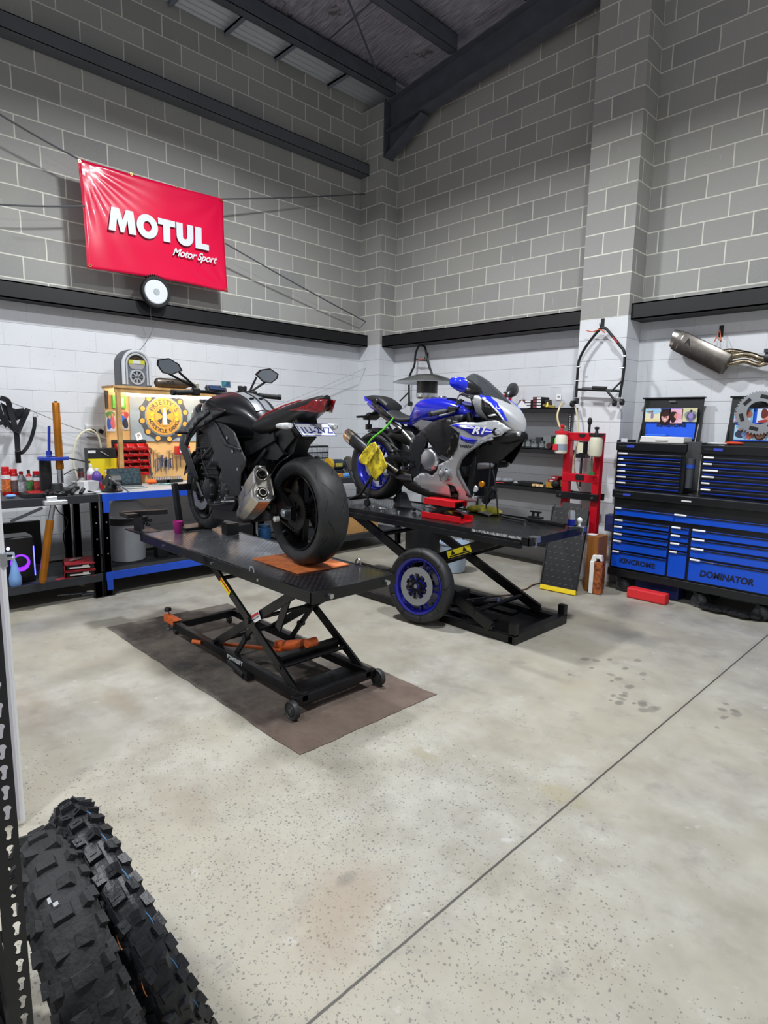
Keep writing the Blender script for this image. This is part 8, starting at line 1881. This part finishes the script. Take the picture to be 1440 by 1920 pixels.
q = P(888, 945, z=ZD); tag(MB().ball((q.x + .1, 4.12, ZD + .03), .06, (1.5, 1, .45)).build('blue_cloth', M('#20367a', .8, bump=.5, bscale=30), smooth=True), 'dark blue cloth lying behind the yellow rag on the far lift', 'cloth')
q0, q1 = P(940, 968, z=ZD + .012), P(985, 977, z=ZD + .012); tag(MB().cyl(q0, q1, .009, n=12).build('ratchet_handle', STEEL, smooth=True), 'steel ratchet bar lying on the far lift deck beyond the yellow rag', 'bar')
q = P(1004, 972, z=ZD); cl_ = MB().b2(q.x - .06, q.x + .06, q.y - .03, q.y + .03, ZD, ZD + .015).b2(q.x - .03, q.x - .015, q.y - .01, q.y + .01, ZD, ZD + .055).b2(q.x + .015, q.x + .03, q.y - .01, q.y + .01, ZD, ZD + .05).b2(q.x - .05, q.x + .05, q.y - .012, q.y + .012, ZD + .048, ZD + .06)
tag(cl_.build('black_clamp', BLACKM, bevel=.003), 'small black clamp standing near the right end of the far lift', 'clamp')
q = P(996, 982, z=ZD); tag(MB().box((-2.42, 4.12, ZD + .012), (.34, .03, .022), rad(-3)).build('black_bar', BLACKM, bevel=.003), 'flat black bar lying across the right end of the far lift', 'bar')
q = P(1061, 985, z=ZD)
dc = thing('drink_can', 'slim silver and blue drink can standing on the right corner of the far lift', 'can', (-2.20, 4.12, ZD))
MB().lathe([(.022, 0), (.026, .005), (.026, .115), (.021, .125), (.021, .128), (0, .127)], n=28).build('body', M('#b9bec6', .22, .8), dc, smooth=True)
MB().lathe([(.0262, .012), (.0266, .012), (.0266, .062), (.0262, .062)], n=28, closed=True).build('blue_band', M('#1b2a9a', .3, .5), dc, smooth=True)
MB().b2(-.024, -.018, -.018, -.006, .065, .085).build('red_mark', M('#c22030', .4), dc)
# white bucket under the far lift
q = P(852, 1010, y=4.9)
bk = thing('water_bucket', 'pale blue-white bucket standing on the floor behind the far lift', 'bucket', (q.x, 4.9, 0))
MB().lathe([(.10, 0), (.12, .01), (.15, .30), (.158, .305), (.158, .32), (.146, .32), (.115, .015)], n=36).build('body', M('#b9cbe0', .45), bk, smooth=True)
MB().tube([(.155 * math.cos(t), .02, .30 - .16 * math.sin(t)) for t in [pi * k / 12 for k in range(13)]], .004, 6).build('bail', STEEL, bk, smooth=True)
# power lead on the floor to the far lift
tag(MB().tube(catmull([Vector((-3.3, 4.0, .01)), Vector((-3.0, 4.6, .008)), P(960, 1108, z=.008), P(985, 1105, z=.008), P(1005, 1095, z=.008), Vector((-2.95, 5.5, .008))], 8), .006, 6).build('power_lead', M('#4a2a28', .5), smooth=True), 'thin dark lead running over the floor from the far lift to the ramp', 'lead')
# support strut and black bag beyond the near lift
tag(MB().bar((-3.02, 2.36, LZ + .0), (-3.05, 2.37, LZ + .62), .035, .016, upv=(0, 1, 0)).build('tie_down_strap', M('#26282e', .7)), 'grey tie-down strap rising from the near lift edge behind the rear tyre', 'strap')
# ---------------------------------------------------------------- foreground left: rack upright, white cabinet edge, knobbly tyres
RK = M('#2b2c2e', .5, .2, .12, 12)
rx, ry_ = -1.032, .181
rack = thing('slotted_rack', 'dark slotted steel rack at the left edge of the picture', 'rack', (0, 0, 0))
# plate faces the camera; keyhole slots are cut through
d_ = Vector((rx, ry_, 0)).normalized(); sd_ = Vector((-d_.y, d_.x, 0)) * -1   # to the right as seen
a_r = Vector((.18, .98, 0)).normalized()
def upright():
    b = MB(); w_ = .033; top, pitch = 1.40, .0345; base = Vector((rx, ry_, 0)); th = Vector((-a_r.y, a_r.x, 0)) * .002
    def pt(u, z, t): return base + a_r * u + Vector((0, 0, z)) + th * t
    n = int(top / pitch)
    def ringpts(zc):
        hole = [(.004 + .0058 * math.cos(t) - .0, zc + .006 + .0058 * math.sin(t)) for t in [rad(-50 + 280 * i / 9) for i in range(10)]]
        hole += [(.0015, zc - .004)] + [(.004 - .001 + .0038 * math.cos(t), zc - .010 + .0038 * math.sin(t)) for t in [rad(150 + 240 * i / 6) for i in range(7)]]
        return hole
    for k in range(n):
        z0, z1 = top - (k + 1) * pitch, top - k * pitch; zc = (z0 + z1) / 2
        hole = ringpts(zc); cx, cz = .0035, zc
        outer = []
        for (u, z) in hole:
            dx, dz = u - cx, z - cz; s_ = min((w_ / 2) / max(abs(dx), 1e-6), (pitch / 2) / max(abs(dz), 1e-6)); outer.append((cx * 0 + dx * s_, cz + dz * s_))
        for t in (0, 1):
            ho = [b.v(pt(u, z, t)) for u, z in hole]; ou = [b.v(pt(u, z, t)) for u, z in outer]; b.bridge(ou, ho)
        # corners
        for cu, cz_ in ((-w_ / 2, z0), (w_ / 2, z0), (w_ / 2, z1), (-w_ / 2, z1)):
            m = len(outer)
            for i in range(m):
                p, q = outer[i], outer[(i + 1) % m]
                if abs(p[0] - q[0]) > 1e-5 and abs(p[1] - q[1]) > 1e-5 and min(abs(p[0] - cu), abs(q[0] - cu)) < 1e-5 and min(abs(p[1] - cz_), abs(q[1] - cz_)) < 1e-5:
                    for t in (0, 1): b.f([b.v(pt(p[0], p[1], t)), b.v(pt(cu, cz_, t)), b.v(pt(q[0], q[1], t))])
    return b
upright().build('upright', RK, rack)
# return flange of the angle
MB().bar(Vector((rx, ry_, 0)) - a_r * .0155 - d_ * -.008, Vector((rx, ry_, 1.40)) - a_r * .0155 - d_ * -.008, .014, .002, upv=a_r).build('angle_flange', RK, rack)

for z in (.34, 1.32): MB().bar((rx - .02, ry_ - .02, z), (rx - .55, ry_ - .12, z), .03, .045).build('shelf_beam', RK, rack, bevel=.002)
MB().bar((rx - .03, ry_ - .2, .365), (rx - .55, ry_ - .3, .365), .30, .012).build('shelf_board', M('#6b5844', .7), rack)
MB().bar((rx - .01, ry_ - .35, .0), (rx - .01, ry_ - .35, 1.4), .036, .036, upv=(1, 0, 0)).build('upright', RK, rack)
tag(MB().b2(-1.60, -1.30, -.24, .08, .373, .56).build('cardboard_box', M('#94704c', .75, 0, .1, 10), bevel=.002), 'brown cardboard box on the slotted rack at the far left edge', 'box')
# white panel with latch, further back at the left edge
wp = thing('white_cabinet_door', 'white door edge with small latch standing at the left edge behind the rack', 'door', (0, 0, 0))
pts_ = [(-2.466, .497), (-2.52, .455), (-3.05, -.10), (-3.02, -.13)]
MB().prism([(-2.466, .500), (-2.490, .478), (-3.0, -.12), (-2.97, -.14)], 'xy', .01, 1.43).build('door_leaf', M('#c9c6cf', .5), wp, bevel=.003)
MB().prism([(-2.452, .488), (-2.466, .500), (-2.474, .493), (-2.460, .481)], 'xy', .01, 1.43).build('door_edge', M('#e3e3e6', .45), wp, bevel=.002)
q = P(17, 1048, x=-2.46); MB().b2(-2.465, -2.440, .478, .50, 1.02, 1.07).cyl((-2.45, .485, 1.048), (-2.45, .52, 1.048), .006, n=8).build('latch', STEEL, wp, bevel=.002)
def knobby(R, w, tread_col, seed, worn=False, marks=True):
    """off-road tyre with block tread; axle along y"""
    rim = R - (.098 if w > .1 else .082); b = MB(); hw = w / 2; random.seed(seed)
    def crown(y): return R - .014 - (.034) * abs(y / hw) ** 2.4
    prof = [(rim - .004, -hw * .60), (rim + .004, -hw * .72), (rim + .03, -hw * .90), (R - .055, -hw * .99)] + [(crown(y), y) for y in [hw * k / 6 for k in range(-6, 7)]] + [(R - .055, hw * .99), (rim + .03, hw * .90), (rim + .004, hw * .72), (rim - .004, hw * .60), (rim + .012, hw * .55), (R - .058, hw * .86), (R - .030, 0), (R - .058, -hw * .86), (rim + .012, -hw * .55)]
    b.lathe(prof, ax=(0, 1, 0), n=80, closed=True)
    n = 34 if w > .1 else 40
    def knob(a, y, la, lw, h, tilt=0, roll=0):
        r = crown(y); slope = math.atan(.034 * 2.4 * abs(y / hw) ** 1.4 / hw) * (1 if y > 0 else -1)
        M1 = Matrix.Rotation(-a, 4, 'Y') @ Matrix.Translation((r - .003, y, 0)) @ Matrix.Rotation(-slope, 4, 'Z').to_4x4() @ Matrix.Rotation(tilt, 4, 'X')
        q = []
        for hh, k in ((-.004, 1.12), (h, .90)):
            for sy, sz in ((-1, -1), (1, -1), (1, 1), (-1, 1)): q.append(b.v(M1 @ Vector((hh + random.uniform(-.0006, .0006), sy * lw / 2 * k, sz * la / 2 * k))))
        for i in ((3, 2, 1, 0), (4, 5, 6, 7), (0, 1, 5, 4), (1, 2, 6, 5), (2, 3, 7, 6), (3, 0, 4, 7)): b.f([q[j] for j in i])
        if h > .011 and not worn:     # siped slot in the knob
            q = []
            for hh in (h - .001, h + .0016):
                for sy, sz in ((-.5, -.12), (.5, -.12), (.5, .12), (-.5, .12)): q.append(b.v(M1 @ Vector((hh, sy * lw / 2, sz * la / 2))))
            for i in ((3, 2, 1, 0), (4, 5, 6, 7), (0, 1, 5, 4), (1, 2, 6, 5), (2, 3, 7, 6), (3, 0, 4, 7)): b.f([q[j] for j in i])
    H_ = .0115 if worn else .0145
    for k in range(n):
        a = 2 * pi * k / n; st = 2 * pi / n
        s = w / .10
        if k % 2 == 0:
            knob(a, 0, .026, .030 * s, H_, 0); knob(a + st * .1, .034 * s, .026, .020 * s, H_, .15); knob(a + st * .1, -.034 * s, .026, .020 * s, H_, -.15)
        else:
            knob(a, .018 * s, .026, .022 * s, H_, -.12); knob(a, -.018 * s, .026, .022 * s, H_, .12)
        knob(a + st * .3, hw * .90, .026, .020, H_ * 1.1, .2); knob(a + st * .3, -hw * .90, .026, .020, H_ * 1.05, -.2)
    return b, R, hw, rim
def place(o, c, n):
    n = Vector(n).normalized(); z = Vector((0, 0, 1)); z = (z - n * z.dot(n)).normalized(); x = n.cross(z)
    o.matrix_world = Matrix(((x.x, n.x, z.x, c[0]), (x.y, n.y, z.y, c[1]), (x.z, n.z, z.z, c[2]), (0, 0, 0, 1)))
NEWT = M('#15171c', .42, 0, .25, 30, bump=.15, bscale=120); OLDT = M('#232325', .8, 0, .45, 9, bump=.4, bscale=90)
def stripe(o, R, hw, side, col, seg):
    """thin printed line winding along the shoulder of the carcass"""
    y = hw * .60 * side; r = R - .014 - .034 * .60 ** 2.4 + .0008; b = MB(); rows = []
    for i in range(241):
        a = 2 * pi * i / 240; on = (i % 12) < 9; yy = y + .004 * math.sin(i * pi / 6) * side
        rows.append([b.v((math.cos(a) * (r + .0005 * k), yy + dy, math.sin(a) * (r + .0005 * k))) for dy, k in ((-.0009, 1), (.0009, 1))])
    for i in range(240):
        if (i % 12) < 9: b.f([rows[i][0], rows[i][1], rows[i + 1][1], rows[i + 1][0]])
    return b.build('moulded_line', M(col, .6), o)
b, R, hw, rim = knobby(.345, .098, None, 3); o1 = b.build('knobbly_tyre', NEWT); tag(o1, 'newer black knobbly tyre with orange and blue lines, right one leaning in the foreground', 'tyre')
place(o1, (-1.339, .472, .334), (.040, .951, .304)); stripe(o1, R, hw, -1, '#c8743a', 0); stripe(o1, R, hw, 1, '#3f78a8', 0)
b, R, hw, rim = knobby(.335, .125, None, 5, worn=True); o2 = b.build('knobbly_tyre', OLDT); tag(o2, 'worn dusty knobbly tyre between the rack upright and the newer tyre', 'tyre')
place(o2, (-1.285, .352, .334), (.10, .976, .20))
MB().box((.118, -.012, .3105), (.012, .006, .001), Matrix.Rotation(rad(20), 3, 'Y')).box((.130, -.004, .3055), (.008, .009, .001), Matrix.Rotation(rad(22), 3, 'Y')).build('chalk_mark', M('#a9abae', .8), o2, smooth=True)
b, R, hw, rim = knobby(.325, .105, None, 8, worn=True); o3 = b.build('knobbly_tyre', M('#161617', .7, 0, .2, 20)); tag(o3, 'black tyre standing behind the rack upright at the lower left edge', 'tyre')
place(o3, (-1.42, .165, .324), (.12, .98, .12))
